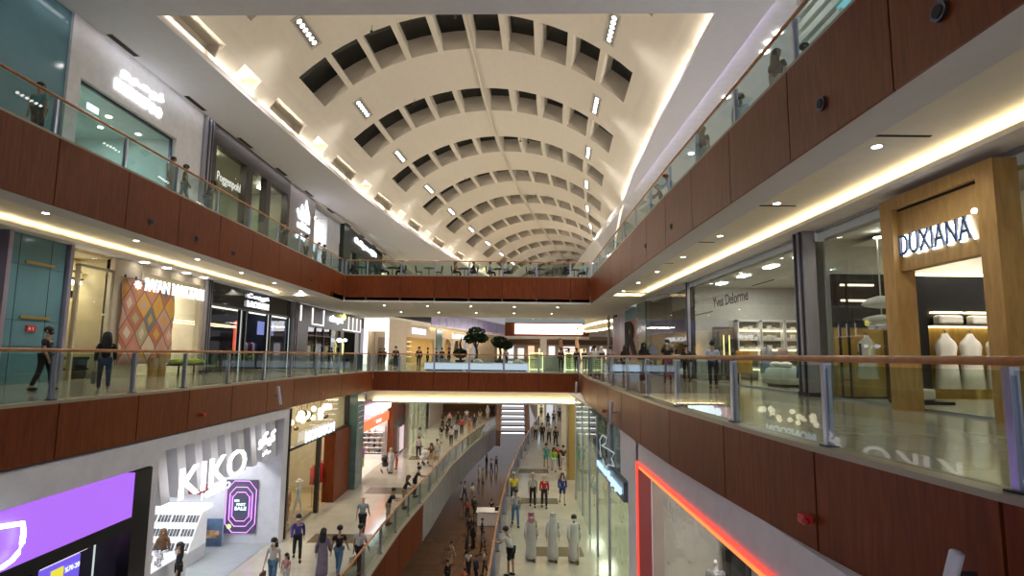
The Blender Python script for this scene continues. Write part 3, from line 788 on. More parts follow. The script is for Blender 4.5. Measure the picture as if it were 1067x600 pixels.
part(B((-16.36, -16.34, 46, 55, 0, 3.2)), 'glass_panel', glass_s, c)
olive = pm('olive_goods', (.35, .30, .10), .8, var=.5, scale=(3, 3, 3))
for k in range(8):
    o = B((-17.8, -17.3, 46.4 + k * .95, 46.4 + k * .95 + .5, .2, 1.4 + .8 * rng.random())).build('display_stack', olive); tag(o, 'olive coloured stack of goods behind the grid window of the black shop', 'goods', 'stacks of goods behind the grid window')
sign('sign', 'simpsi', FL(-16.2), 51.2, 55.2, 3.75, 4.5, 'glowing white lowercase lettering beside a yellow dot', bold=.08)
m = MB(); m.ball((-16.1, 55.3, 4.55), (.12, .38, .3)); o = m.build('sign_dot', em('yellow_dot', (1, .85, .15), 4), smooth=True); tag(o, 'glowing yellow dot at the right end of the lowercase sign', 'sign')
m = MB(); m.tube([(-16, 55.0, 1.0), (-16, 55.0, 2.0), (-16, 54.6, 2.3), (-16, 54.0, 2.3)], .06, 8); o = m.build('neon_hook', em('neon_yellow', (.9, .9, .2), 3)); tag(o, 'yellow neon hook light in the doorway of the black shop', 'neon light')
m = MB(); m.ball((-16, 53.8, 2.3), (.2, .45, .2)); m.ball((-16, 55.6, 2.35), (.2, .35, .15)); o = m.build('neon_cloud', em('neon_white', (.8, .9, 1), 3), smooth=True); tag(o, 'small white cloud shaped light above the neon hook', 'neon light')

# ---- white lit portal beyond the bridge, facing the viewer
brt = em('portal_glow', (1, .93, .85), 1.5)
c = thing('portal', (-14.6, 62.3, 0), 'brightly lit white portal at the left end of the far concourse', 'portal')
part(B((-15.9, -15.55, 62.2, 62.6, 0, 4.9)), 'column', brt, c)
part(B((-13.6, -13.25, 62.2, 62.6, 0, 4.9)), 'column', brt, c)
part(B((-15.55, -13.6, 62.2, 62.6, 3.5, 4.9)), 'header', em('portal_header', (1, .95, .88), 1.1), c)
struct('wall_portal', B((-15.9, -13.2, 67.5, 67.7, 0, 4.9), (-16.0, -15.9, 62.6, 67.5, 0, 4.9), (-13.35, -13.25, 62.6, 67.5, 0, 4.9)), beige, 'beige room behind the white portal', 'wall')
light('AREA', (-14.6, 65, 4.8), 60, (1, .9, .75), .8)
o = B((-15.5, -14.5, 67.2, 67.45, 0, 3.0)).build('door_panel', pm('grey_brown_door', (.2, .16, .12), .5)); tag(o, 'grey brown door panel inside the white portal', 'door')

# ---- receding cream wall with shops
WA = Vector((-13.2, 62.4, 0)); WB = Vector((-3.4, 118, 0)); wl = (WB - WA).length
MW = frame_mat(WA, (WB - WA).to_2d())
cw = pm('cream_shop_wall', (.62, .52, .42), .7)
def WBox(*bs): return B(*bs, M=MW)
def upx(px):      # distance along that wall of a photo column
    r = (px - 533.5) / 600; d = (WB - WA) / wl
    return (r * WA.y - WA.x) / (d.x - r * d.y)
u = {k: upx(k) for k in (405, 415, 425, 453, 455, 461, 464, 471, 474, 481, 484, 490, 492, 498, 506)}
struct('wall_far_left', WBox((0, u[425], -.3, 0, 0, 4.9), (u[425], u[453], -.3, 0, 3.1, 4.9), (u[453], u[464], -.3, 0, 0, 4.9), (u[464], u[498], -.3, 0, 3.3, 4.9), (u[464], u[498], -.3, 0, 0, .6),
    (u[471], u[474], -.3, 0, .6, 3.3), (u[481], u[484], -.3, 0, .6, 3.3), (u[490], u[492], -.3, 0, .6, 3.3), (u[498], wl, -.3, 0, 0, 4.9)), cw, 'cream wall with a lit doorway and arched windows beyond the far bridge', 'wall')
struct('wall_far_shop', WBox((u[425] - 1, u[498] + 2, -4.2, -4, 0, 4.9), (u[425] - .2, u[425], -4, 0, 0, 4.9), (u[453], u[453] + .2, -4, 0, 0, 4.9)), pm('gold_lit_interior', (.62, .46, .22), .7), 'golden interior behind the far doorway', 'wall')
pt = MW @ Vector(((u[425] + u[453]) / 2, -2, 3.6)); light('AREA', pt, 260, (1, .8, .5), 2)
pt = MW @ Vector(((u[464] + u[498]) / 2, -2, 3.6)); light('AREA', pt, 260, (1, .8, .5), 2)
for k in range(4):
    a, b_ = [(464, 471), (474, 481), (484, 490), (492, 498)][k]
    c0, c1 = u[a], u[b_]; m = MB(); N = 12; r = (c1 - c0) / 2
    # solid spandrels that turn the opening into a pointed arch
    for s in (0, 1):
        pts = []
        for i in range(N + 1):
            q = i / N; uu = (c0 + r * q) if s == 0 else (c1 - r * q); zz = 2.1 + 1.2 * (1 - (1 - q) ** 2) ** .5
            pts.append((uu, zz))
        for (ua, za), (ub, zb) in zip(pts, pts[1:]): m.add([(ua, -.28, za), (ub, -.28, zb), (ub, -.28, 3.3), (ua, -.28, 3.3), (ua, .02, za), (ub, .02, zb), (ub, .02, 3.3), (ua, .02, 3.3)], [(0, 1, 2, 3), (4, 5, 6, 7), (0, 1, 5, 4), (1, 2, 6, 5), (2, 3, 7, 6), (3, 0, 4, 7)])
    m.xf(MW); trim(m, cw, 'arch head of the %s arched window in the far cream wall' % ['first', 'second', 'third', 'fourth'][k])
c = thing('shelving', MW @ Vector(((u[425] + u[453]) / 2, -3.2, 0)), 'lit shelving with goods in the far golden doorway', 'shelf')
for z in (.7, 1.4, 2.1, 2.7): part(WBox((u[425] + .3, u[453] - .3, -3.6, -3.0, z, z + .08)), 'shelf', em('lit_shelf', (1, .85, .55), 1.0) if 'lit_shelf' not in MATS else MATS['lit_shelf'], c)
for z in (.78, 1.48, 2.18):
    g = MB()
    for i in range(8):
        a = u[425] + .6 + i * (u[453] - u[425] - 1.2) / 8; g.box(a, a + .7, -3.5, -3.1, z, z + .25 + .2 * rng.random())
    part(g.xf(MW), 'goods', leafm, c)
sign('sign', 'UNITED COLORS', MW, upx(430), upx(444), 3.55, 4.25, 'small white lettering on the cream wall beyond the bridge', bold=.05)
sign('sign', 'LADUREE', MW, upx(472), upx(487), 3.55, 4.2, 'second small white lettering over the arched windows', bold=.05)
o = WBox((u[455], u[461], 0, .1, 0, 4.6)).build('glass_cladding', teal_d); tag(o, 'tall narrow green glass panel on the far cream wall', 'panel')
# upper level fascia beyond the bridge (wood, violet light put into its colour) with warm cove below it
fa, fb = Vector((-10.6, 76, 0)), Vector((-.6, 116, 0)); MF = frame_mat(fa, (fb - fa).to_2d()); fl = (fb - fa).length
vio = woodm('wood_painted_violet_light', (.20, .15, .34), (.28, .23, .44), (.36, .30, .52), scale=(3, 3, .6))
c = thing('fascia', (-5, 96, 4.9), 'curving wood fascia with violet light in its colour, top level far beyond the bridge', 'fascia')
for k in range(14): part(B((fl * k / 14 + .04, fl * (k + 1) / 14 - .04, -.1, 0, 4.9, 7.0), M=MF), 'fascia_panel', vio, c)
o = B((0, fl, .05, .12, 4.72, 4.8), M=MF).build('cove_light', led_warm); tag(o, 'warm cove strip under the far curving wood fascia', 'light strip')
trim(B((-14, fl, .1, .3, 4.6, 4.85), M=MF), cream_p, 'cream lip under the far curving wood fascia')

# ---- third bridge with screen, far end
c = thing('screen_bridge', (6, 106, 4.3), 'dark red wooden bridge front far away carrying a big white screen', 'bridge')
part(B((-1.2, 14.2, 105.8, 106.2, 4.6, 7.1)), 'fascia_panel', wood_red, c)
part(B((-1.2, 14.2, 105.6, 106.3, 4.1, 4.6)), 'lower_edge', cream_p, c)
part(B((-1.2, 14.2, 105.9, 105.95, 7.15, 8.1)), 'glass_panel', glass_b, c)
o = B((.6, 13.0, 105.5, 105.75, 5.0, 6.85)).build('led_screen', em('white_screen', (.93, .93, 1), 3.2)); tag(o, 'big glowing white screen on the far red bridge', 'screen')
bw = pm('brown_far_wall', (.16, .08, .05), .5)
struct('wall_far_mid', B((-6, 30, 124, 124.3, 0, 5.3)), pm('far_shop_wall', (.35, .28, .2), .6), 'far end wall of the middle level', 'wall')
struct('wall_far_band', B((-2, 26, 112, 112.3, 3.2, 4.1)), bw, 'brown band over the far shops', 'wall')
for k in range(11):
    x = -3 + k * 2.2; col = [(1, .8, .5), (.9, .9, 1), (1, .9, .8), (1, .6, .4)][k % 4]
    nm = 'far_window_%d' % (k % 4)
    o = B((x, x + 1.3, 123.5, 123.8, .4, 2.6 + .5 * (k % 2))).build('lit_window', MATS.get(nm) or em(nm, col, .9)); tag(o, 'lit shop window in the far end wall of the middle level', 'shop window', 'lit windows in the far end wall')
light('AREA', (6, 112, 4.9), 500, (1, .85, .6), 6)
light('AREA', (2, 85, 4.85), 500, (1, .9, .75), 4)
light('AREA', (0, 70, 4.6), 400, (1, .92, .8), 3)
# escalator beyond, lit steps
def stair(x0, x1, y0, z0, n, dy, dz, label, rev=1, sw=.5):
    c = thing('staircase', ((x0 + x1) / 2, y0, z0), label, 'staircase')
    for k in range(n):
        part(B((x0, x1, y0 + k * dy, y0 + k * dy + dy * .9, z0 + k * dz, z0 + k * dz + .08)), 'step', pm('step_stone', (.03, .02, .015), .6) if 'step_stone' not in MATS else MATS['step_stone'], c)
        part(B((x0 + .1, x1 - .1, y0 + k * dy - .02, y0 + k * dy, z0 + k * dz - .1, z0 + k * dz + .02)), 'step_light', MATS.get('step_led') or em('step_led', (1, .95, .92), 1.5), c)
    for x in (x0 - sw, x1):
        m = MB(); a, b_ = (y0 - .5, z0 - dz - .2), (y0 + n * dy, z0 + n * dz)
        m.add([(x, a[0], a[1] - .6), (x + sw, a[0], a[1] - .6), (x + sw, b_[0], b_[1] - .6), (x, b_[0], b_[1] - .6), (x, a[0], a[1] + .9), (x + sw, a[0], a[1] + .9), (x + sw, b_[0], b_[1] + .9), (x, b_[0], b_[1] + .9)],
              [(0, 1, 2, 3), (4, 5, 6, 7), (0, 1, 5, 4), (1, 2, 6, 5), (2, 3, 7, 6), (3, 0, 4, 7)])
        part(m, 'side_panel', bw, c)
    return c
stair(8.0, 10.0, 88, .4, 6, .5, .42, 'small far staircase with lit steps on the middle level')
# oval ceiling ring
c = thing('ceiling_ring', (12, 78, 5.0), 'oval ceiling recess outlined by a warm light ring', 'ceiling light')
m = MB(); cc = (12.0, 78); pts = [(cc[0] + 2.0 * cos(a), cc[1] + 15 * sin(a), 5.08) for a in [2 * PI * i / 48 for i in range(49)]]
m.tube(pts, .12, 6); part(m, 'light_ring', led_warm, c)
m = MB(); m.prism([(cc[0] + 2.6 * cos(a), cc[1] + 17 * sin(a)) for a in [2 * PI * i / 40 for i in range(40)]], 5.14, 5.22); part(m, 'plate', cream_p, c)

# ================= furniture of the far concourse
tub = pm('grey_tub_fabric', (.28, .28, .29), .8)
def tub_chair(x, y, z, rz, label, grp=None, mat=tub):
    c = thing('tub_chair', (x, y, z), label, 'armchair', grp, rz)
    m = MB(); A = [PI * (-.15 + 1.3 * i / 12) for i in range(13)]
    inner = [(.34 * cos(a), -.34 * sin(a)) for a in A]; outer = [(.43 * cos(a), -.43 * sin(a)) for a in A]
    for i in range(12):
        h0 = .55 + .25 * sin(max(0, min(PI, A[i]))); h1 = .55 + .25 * sin(max(0, min(PI, A[i + 1])))
        m.hexa([(*inner[i], .25), (*inner[i + 1], .25), (*outer[i + 1], .25), (*outer[i], .25)], [(*inner[i], h0), (*inner[i + 1], h1), (*outer[i + 1], h1), (*outer[i], h0)])
    m.build('backrest', mat, c, local=True, smooth=True)
    m = MB(); m.cyl((0, 0, .25), .36, .17, 16); m.build('seat', mat, c, local=True)
    for sx in (-.22, .22):
        for sy in (-.22, .22):
            m = MB(); m.tube([(sx, sy, .26), (sx * 1.3, sy * 1.3, 0)], .018, 6); m.build('leg', black_m, c, local=True)
    return c
tub_chair(-8.9, 44.5, 0, .3, 'grey tub chair at the left end of the far concourse by the person in black')
tub_chair(-5.2, 45.0, 0, 0.1, 'grey tub chair left of the glowing white bench')
tub_chair(3.5 - 3.2 + -2.9, 46.5, 0, -.2, 'pale tub chair behind the glowing white bench near the trees', mat=white_p)
tub_chair(2.2 - 1.7, 46.0, 0, .2, 'pale tub chair right of the small trees', mat=white_p)
gb = em('bench_glow', (.72, .78, 1.0), .75)
for k, (a, b_, lb) in enumerate(((-6.0, -3.3, 'left'), (-3.25, -.6, 'middle'), (-.55, 1.15, 'right'))):
    c = thing('light_bench', ((a + b_) / 2, 40.5, 0), lb + ' section of the glowing white low bench behind the far bridge rail', 'bench')
    part(B((a, b_, 40.2, 40.8, .08, .5)), 'lit_front', gb, c); part(B((a, b_, 40.15, 40.85, .5, .55)), 'top', white_p, c); part(B((a + .1, b_ - .1, 40.3, 40.7, 0, .08)), 'plinth', black_m, c)
for k, (a, b_, lb) in enumerate(((6.6, 7.9, 'left'), (8.0, 9.8, 'right'))):
    c = thing('light_bench', ((a + b_) / 2, 39.5, 0), lb + ' glowing pale blue low bench near the patterned R panel', 'bench')
    part(B((a, b_ - .4, 39.3, 39.7, 0, .08)), 'plinth', black_m, c)
    part(B((a - .2, b_ - .25, 39.2, 39.8, .08, .55)), 'lit_front', MATS.get('bench_blue') or em('bench_blue', (.5, .62, .9), .55), c); part(B((a - .2, b_ - .25, 39.15, 39.85, .55, .6)), 'top', white_p, c)
yl = em('kiosk_yellow', (.9, .95, .45), 1.3)
for k, (a, b_, lb) in enumerate(((1.4, 2.5, 'left'), (4.2, 5.3, 'right'))):
    c = thing('kiosk', ((a + b_) / 2, 46, 0), lb + ' yellow edged glass kiosk counter at the centre of the far concourse', 'kiosk')
    part(B((a + .1, b_ - .1, 45.6, 46.6, .1, 1.2)), 'glass_case', glassm('kiosk_glass_' + lb, (.8, .88, .7), 1, haze=.25, hazecol=(.6, .7, .5)), c)
    for (p, q) in ((a, a + .07), (b_ - .07, b_)): part(B((p, q, 45.55, 45.62, 0, 1.3)), 'lit_edge', yl, c)
    part(B((a, b_, 45.55, 45.62, 1.25, 1.32)), 'lit_edge', yl, c); part(B((a, b_, 45.55, 45.62, 0, .06)), 'lit_edge', yl, c)
    for i in range(5): part(B((a + .12, b_ - .12, 45.7 + i * .15, 45.72 + i * .15, .2 + i * .16, .22 + i * .16)), 'shelf', yl, c)
o = B((2.6, 4.1, 45.8, 46.8, 0, 1.15)).build('kiosk_counter', pm('pale_counter', (.5, .55, .5), .3)); tag(o, 'pale glass counter between the two yellow edged kiosks', 'counter')
o = B((5.0, 6.1, 100, 100.8, 0, 4.1)).build('white_column', white_p); tag(o, 'square pale column under the far screen bridge', 'column')
leaf = pm('dark_foliage', (.02, .045, .015), .9, var=.5, scale=(6, 6, 6))
bark = pm('dark_bark', (.04, .025, .015), .9)
def tree(x, y, z0, blobs, label):
    c = thing('potted_tree', (x, y, z0), label, 'tree')
    m = MB(); m.lathe((x, y, z0), [(.3, 0), (.42, .6), (.45, .65)], 14); part(m, 'pot', black_m, c)
    m = MB(); m.tube([(x, y, z0 + .5), (x + .1, y, z0 + 1.3), (x - .05, y, z0 + 2.0), (x + .1, y, z0 + 2.6)], [.12, .1, .08, .05], 8); 
    for bx, by, bz, r in blobs: m.tube([(x, y, z0 + 1.6), (x + bx * .6, y + by * .6, z0 + bz - .2), (x + bx, y + by, z0 + bz)], [.06, .04, .03], 6)
    part(m, 'trunk', bark, c, smooth=True)
    m = MB()
    for bx, by, bz, r in blobs:
        for i in range(420):
            a = rng.random() * 2 * PI; h = rng.uniform(-1, 1); rr = r * (rng.random() ** .4) * math.sqrt(max(0, 1 - h * h))
            p = Vector((x + bx + rr * cos(a), y + by + rr * sin(a), z0 + bz + h * r * .6))
            d = Vector((rng.uniform(-1, 1), rng.uniform(-1, 1), rng.uniform(-1, 1))).normalized() * .12; e = Vector((rng.uniform(-1, 1), rng.uniform(-1, 1), rng.uniform(-1, 1))).normalized() * .09
            m.add([p - d, p + e, p + d, p - e], [(0, 1, 2, 3)])
    part(m, 'foliage', leaf, c)
tree(-2.9, 47.5, 0, [(0, 0, 2.85, .8), (-.5, 0, 2.4, .55), (.45, .2, 2.45, .55)], 'taller dark bonsai-like potted tree beyond the bridge rail')
tree(-1.0, 49.2, 0, [(0, 0, 2.2, .75), (.6, 0, 1.95, .55)], 'broader low dark potted tree right of the taller one')
tree(-4.3, 49, 0, [(0, 0, 1.2, .6)], 'small dark round shrub left of the potted trees')
m = MB(); m.lathe((-10.9, 41.5, 0), [(.3, 0), (.3, 1.0), (.26, 1.05)], 12); o = m.build('waste_bin', pm('navy_bin', (.02, .03, .09), .4)); tag(o, 'dark blue bin beside the white portal', 'bin')
# ================= MIDDLE LEVEL, RIGHT
cwall = pm('pale_grey_wall', (.60, .58, .52), .6)
# Duxiana
roomM('bed_shop', 9.25, 17.2, 4.6, 16.8, 0, 4.55, cwall, pm('pale_floor', (.5, .46, .36), .2), e=50, nl=3, open_side='x-', col=(1, .93, .82), label='the bed shop with the golden portal')
c = thing('shop_window', (9.05, 10.5, 0), 'tall clear glass front of the bed shop on the right', 'shop window')
for y0, y1 in ((4.6, 7.3), (7.35, 10.0), (13.15, 15.2), (15.25, 16.75)): part(B((9.02, 9.04, y0, y1, .05, 4.86)), 'glass_panel', glass_s, c)
part(B((9.0, 9.08, 4.6, 16.8, 0, .05), (9.0, 9.1, 4.6, 16.8, 4.8, 4.88)), 'glazing_rail', steel, c)
for k, y in enumerate((14.9, 9.0)): part(B((8.97, 9.0, y - .03, y + .03, 1.0, 1.5), (8.94, 8.97, y - .06, y + .06, 1.22, 1.28)), 'patch_fitting', steel_d, c)
c = thing('timber_portal', (8.75, 11.6, 0), 'tall golden oak portal frame carrying the lit DUXIANA lettering', 'portal')
part(B((8.55, 9.0, 12.72, 13.12, 0, 4.72)), 'post', oak, c)
part(B((8.55, 9.0, 9.95, 10.35, 0, 4.72)), 'post', oak, c)
part(B((8.55, 9.0, 10.35, 12.72, 4.45, 4.72)), 'top_beam', oak, c)
part(B((8.68, 8.9, 10.35, 12.72, 3.05, 4.42)), 'sign_board', oak, c)
part(B((8.66, 8.7, 10.5, 12.68, 4.40, 4.45)), 'shadow_gap', joint_m, c)
duxb = em('dux_edge', (.75, .88, 1.0), 6)
def dux():
    M = FR(8.62)
    o = M @ Vector((-12.55, 0, 3.35)); ux = Vector((0, -1, 0))
    a = lettering('DUXIANA', o + Vector((0, 0, 0)), ux, 2.0, .46, .03, -.0)
    t = thing('sign', (8.6, 11.5, 3.35), 'backlit capital letters DUXIANA on the golden oak board', 'sign')
    b = lettering('DUXIANA', o + Vector((.035, .0, 0)), ux, 2.02, .48, .02, .02)
    b.build('light_halo', duxb, t); a.xf(Matrix.Translation((-.03, .035, .02))).build('letter_face', pm('navy_letters', (.05, .08, .16), .4), t)
    m = MB(); m.cyl((8.56, 10.46, 3.86), .05, .04, 12, axis='x'); m.build('light_dot', duxb, t)
dux()
o = B((9.9, 13.1, 6.0, 16.6, 4.38, 4.4)).build('ceiling_panel', cwall); tag(o, 'pale ceiling panel inside the bed shop', 'ceiling panel')
for k in range(6):
    y = 5.8 + 1.9 * k; m = MB(); m.cyl((9.9, y, 4.36), .12, .02, 14); o = m.build('recessed_lamp', lamp_w); tag(o, 'round recessed lamp just inside the bed shop glass', 'downlight', 'recessed lamps inside the bed shop')
gp = woodm('gold_panel', (.42, .26, .05), (.55, .35, .08), (.64, .43, .13), scale=(5, 5, .8), rough=.5, coat=0)
dsh = em('dux_shelf', (1, .85, .5), 2.2)
c = thing('display_wall', (13.6, 16.6, 0), 'golden panelled display wall with black upper band in the bed shop', 'display wall')
part(B((11.9, 17, 16.55, 16.75, 0, 2.05)), 'gold_panel', gp, c)
part(B((11.9, 17, 16.5, 16.75, 2.05, 3.5)), 'black_band', black_m, c)
part(B((11.1, 17, 16.45, 16.75, 3.5, 3.58)), 'ledge', dsh, c)
part(B((11.15, 11.9, 16.45, 16.75, 0, 3.5)), 'black_panel', black_m, c)
for a, b_ in ((12.0, 12.8), (12.95, 13.9), (14.1, 15.0), (15.2, 16.2)): part(B((a, b_, 16.3, 16.5, 2.42, 2.47)), 'lit_shelf', dsh, c)
part(B((11.9, 17, 16.45, 16.55, 2.02, 2.06)), 'lit_strip', dsh, c)
part(B((11.9, 17, 16.2, 16.5, 2.07, 2.1)), 'shelf', black_m, c)
lin = pm('white_linen', (.78, .75, .70), .95)
def robe(x, y, top, w, label, grp, d=.13, bot=.3):
    m = MB(); A = [2 * PI * i / 16 for i in range(16)]; h = top - bot
    m.loft([[(x + s2 * w * cos(a) * (1 + .1 * cos(7 * a)), y + s * d * sin(a) * (1 + .12 * cos(5 * a)), bot + h * z) for a in A] for s, s2, z in ((1.2, 1.15, 0), (1.1, 1.0, .3), (.9, .85, .58), (.95, 1.0, .76), (.9, .85, .84), (.6, .45, .92), (.4, .22, 1))])
    t = thing('bathrobe', (x, y, bot), label, 'bathrobe', grp); part(m, 'robe', lin, t, smooth=True)
    m = MB(); m.tube([(x, y, top - .02), (x, y, top + .08), (x, y + .1, top + .1)], .012, 6); part(m, 'hanger_hook', steel_d, t)
    m = MB(); m.tube([(x - w * .9, y - d * .9, bot + h * .52), (x, y - d * 1.08, bot + h * .52), (x + w * .9, y - d * .9, bot + h * .52)], .03, 6); part(m, 'belt', lin, t)
for x, w in ((12.25, .3), (12.95, .3), (13.72, .33), (14.5, .33), (15.3, .33)): robe(x, 16.3, 1.85, w, 'white bathrobe hanging before the golden wall of the bed shop', 'bathrobes on the golden wall')
for a in (12.05, 13.0, 14.2):
    o = B((a, a + .7, 16.2, 16.48, 2.1, 2.36)).build('folded_linen', lin, bevel=.06); tag(o, 'folded white linen on the black band shelf of the bed shop', 'linen', 'folded linen in the bed shop')
c = thing('display_bay', (10.3, 16.6, 0), 'black framed display bay with yellow back beside the grey pilaster', 'display')
part(B((9.3, 11.15, 16.6, 16.7, 0, 2.0)), 'gold_back', gp, c)
part(B((9.3, 11.15, 16.58, 16.7, 2.0, 3.55)), 'black_back', black_m, c)
for x in (9.3, 9.55, 11.1): part(B((x, x + .05, 16.35, 16.4, 0, 3.5)), 'frame_post', black_m, c)
part(B((9.3, 11.15, 16.35, 16.58, 0, .05), (9.3, 9.6, 16.35, 16.4, 1.0, 1.03), (9.3, 9.6, 16.35, 16.4, .5, .53)), 'frame_rail', black_m, c)
for z in (2.75, 3.2): part(B((9.5, 10.45, 16.5, 16.56, z, z + .05)), 'lit_bar', dsh, c)
m = MB(); m.lathe((9.85, 15.3, 2.0), [(.1, 0), (.38, .1), (.45, .17), (.35, .22), (.1, .28)], 18); m.lathe((9.85, 15.3, 2.45), [(.1, 0), (.4, .06), (.47, .12), (.3, .26), (.08, .33)], 18)
m.tube([(9.85, 15.3, 2.2), (9.85, 15.3, 4.3)], .02, 6)
o = m.build('pendant_lamp', pm('lamp_shell', (.75, .75, .7), .4), smooth=True); tag(o, 'double white saucer pendant lamp before the black framed display bay', 'lamp')
robe(9.9, 16.1, 1.75, .24, 'single white bathrobe in the black framed display bay', None, bot=.55)
c = thing('shelf_unit', (10.7, 15.9, 0), 'brown shelf unit with stacked towels beside the display bay', 'shelf')
for z in (.75, 1.0, 1.3, 1.55, 1.85): part(B((10.4, 10.95, 15.75, 16.1, z, z + .03)), 'shelf', bw, c)
for x in (10.38, 10.93): part(B((x, x + .04, 15.75, 16.1, 0, 1.9)), 'side', bw, c)
for z in (.78, 1.03, 1.33, 1.58): part(B((10.45, 10.9, 15.78, 16.05, z, z + .15)), 'towel_stack', lin, c, bevel=.03)
c = thing('side_table', (10.2, 14.6, 0), 'low white box stool on a dark base behind the bed shop glass', 'stool')
part(B((9.9, 10.5, 14.4, 14.9, .1, .38)), 'box', lin, c, bevel=.05); part(B((9.7, 10.8, 14.2, 15.0, .013, .08)), 'base', black_m, c)
light('AREA', (13.5, 15.2, 4.4), 60, (1, .93, .82), .6)

pilaster(9.0, 16.85, 17.5, 0, 4.87, -.35, 'wide grey metal pilaster between the two linen shops on the right')
# Yves Delorme
roomM('linen_shop', 9.25, 14.2, 17.5, 28.9, 0, 4.6, pm('soft_grey_wall', (.52, .51, .47), .6), pm('beige_floor2', (.4, .36, .28), .2), e=45, nl=3, open_side='x-', label='the linen shop')
c = thing('shop_window', (9.05, 23.2, 0), 'wide glass front of the linen shop with dark script lettering', 'shop window')
for k in range(4): part(B((9.02, 9.04, 17.55 + k * 2.84, 17.55 + (k + 1) * 2.84 - .03, .05, 4.86)), 'glass_panel', glass_s, c)
part(B((9.0, 9.08, 17.5, 28.9, 0, .05), (9.0, 9.1, 17.5, 28.9, 4.8, 4.88)), 'glazing_rail', steel, c)
sign('sign', 'Yves Delorme', FR(8.98), -25.5, -21.7, 3.28, 3.72, 'dark script lettering Yves Delorme on the linen shop glass', mat=pm('dark_grey_letter', (.05, .05, .05), .5), depth=.01, w=.03, bold=.01)
o = B((8.94, 8.96, 25.6, 28.2, 3.12, 3.15), (8.94, 8.96, 19.5, 21.3, 3.75, 3.78)).build('sign_underline', MATS['dark_grey_letter']); tag(o, 'thin dark underline beside the script lettering on the glass', 'sign')
for k, y in enumerate((19.0, 21.4, 24.0, 26.6)):
    o = B((9.75, 10.05, y, y + .75, 4.55, 4.59)).build('ceiling_lamp', lamp_w); tag(o, 'rectangular white ceiling lamp inside the linen shop', 'ceiling lamp', 'ceiling lamps of the linen shop')
c = thing('wall_shelving', (13, 28.7, 0), 'three white framed lit wall shelving bays in the linen shop', 'shelf')
bb = pm('bay_back', (.16, .14, .11), .6)
for k in range(3):
    x0 = 11.15 + k * 1.17
    part(B((x0 + .05, x0 + 1.1, 28.75, 28.85, .1, 2.85)), 'back', bb, c)
    part(B((x0, x0 + .06, 28.4, 28.85, 0, 2.95), (x0 + 1.08, x0 + 1.14, 28.4, 28.85, 0, 2.95), (x0, x0 + 1.14, 28.4, 28.85, 2.88, 2.98)), 'frame', white_p, c)
    for i, z in enumerate((.5, 1.0, 1.45, 1.95, 2.4)):
        part(B((x0 + .06, x0 + 1.08, 28.45, 28.75, z, z + .05)), 'shelf', dsh if i % 2 == 0 else white_p, c)
        part(B(*[(x0 + .12 + q * .24, x0 + .3 + q * .24, 28.5, 28.7, z + .05, z + .12 + .2 * rng.random()) for q in range(4)]), 'linen_stack', lin, c)
c = thing('cabinet', (10.5, 28.7, 0), 'dark cabinet with two yellow lit handles at the far end of the linen shop', 'cabinet')
part(B((10.05, 10.95, 28.4, 28.85, 0, 2.6)), 'body', pm('dark_cab', (.05, .04, .035), .4), c)
for x in (10.4, 10.68): part(B((x, x + .05, 28.35, 28.4, 1.0, 2.2)), 'handle', MATS.get('yellow_handle') or em('yellow_handle', (.9, .85, .3), 1.2), c)
c = thing('bed', (11.3, 22.6, 0), 'made bed with white draped cover in the linen shop', 'bed')
A = [2 * PI * i / 28 for i in range(28)]; m = MB()
sq = lambda a, rx, ry: (rx * math.copysign(abs(cos(a)) ** .35, cos(a)), ry * math.copysign(abs(sin(a)) ** .35, sin(a)))
m.loft([[(11.3 + sq(a, 1.15 * s, .9 * s)[0] * (1 + .02 * cos(9 * a)), 22.6 + sq(a, 1.15 * s, .9 * s)[1], z) for a in A] for s, z in ((1.08, .12), (1.04, .4), (1, .66), (.9, .74), (.3, .76))]); part(m, 'cover', pm('pale_quilt', (.62, .62, .58), .95), c, smooth=True)
for y in (22.2, 23.0):
    m = MB(); m.ball((10.5, y, .84), (.22, .36, .13)); part(m, 'pillow', lin, c, smooth=True)
part(B((10.3, 12.3, 21.8, 23.4, 0, .14)), 'base', black_m, c)
t = thing('padded_screen', (9.9, 24.6, 0), 'orange padded screen on legs in the linen shop', 'screen')
om = pm('orange_cloth', (.6, .32, .05), .9)
part(B((9.55, 10.25, 24.6, 24.7, .45, 1.4)), 'panel', om, t, bevel=.04)
for x in (9.6, 10.15): part(B((x, x + .05, 24.62, 24.68, 0, .45)), 'leg', black_m, t)
for x, y, mt, lb in ((11.3, 25.6, pm('blue_grey_robe', (.22, .26, .34), .95), 'blue grey'), (12.1, 25.8, pm('pink_robe', (.42, .28, .26), .95), 'dusty pink'), (9.95, 19.6, pm('dark_teal_robe', (.10, .14, .15), .95), 'dark grey green')):
    t = thing('dressed_stand', (x, y, 0.012), lb + ' dressing gown on a stand in the linen shop', 'dressing gown')
    m = MB(); A = [2 * PI * i / 12 for i in range(12)]
    m.loft([[(x + s * .3 * cos(a), y + s * .2 * sin(a), z) for a in A] for s, z in ((1.1, .45), (1.05, .8), (.85, 1.1), (1.0, 1.35), (.6, 1.5), (.2, 1.56))]); part(m, 'gown', mt, t, smooth=True)
    m = MB(); m.cyl((x, y, 0.012), .2, .03, 14); m.tube([(x, y, 0.02), (x, y, 1.6)], .02, 6); part(m, 'stand', steel_d, t)
pilaster(9.0, 28.95, 29.2, 0, 4.87, -.12, 'slim grey metal strip at the far side of the linen shop')
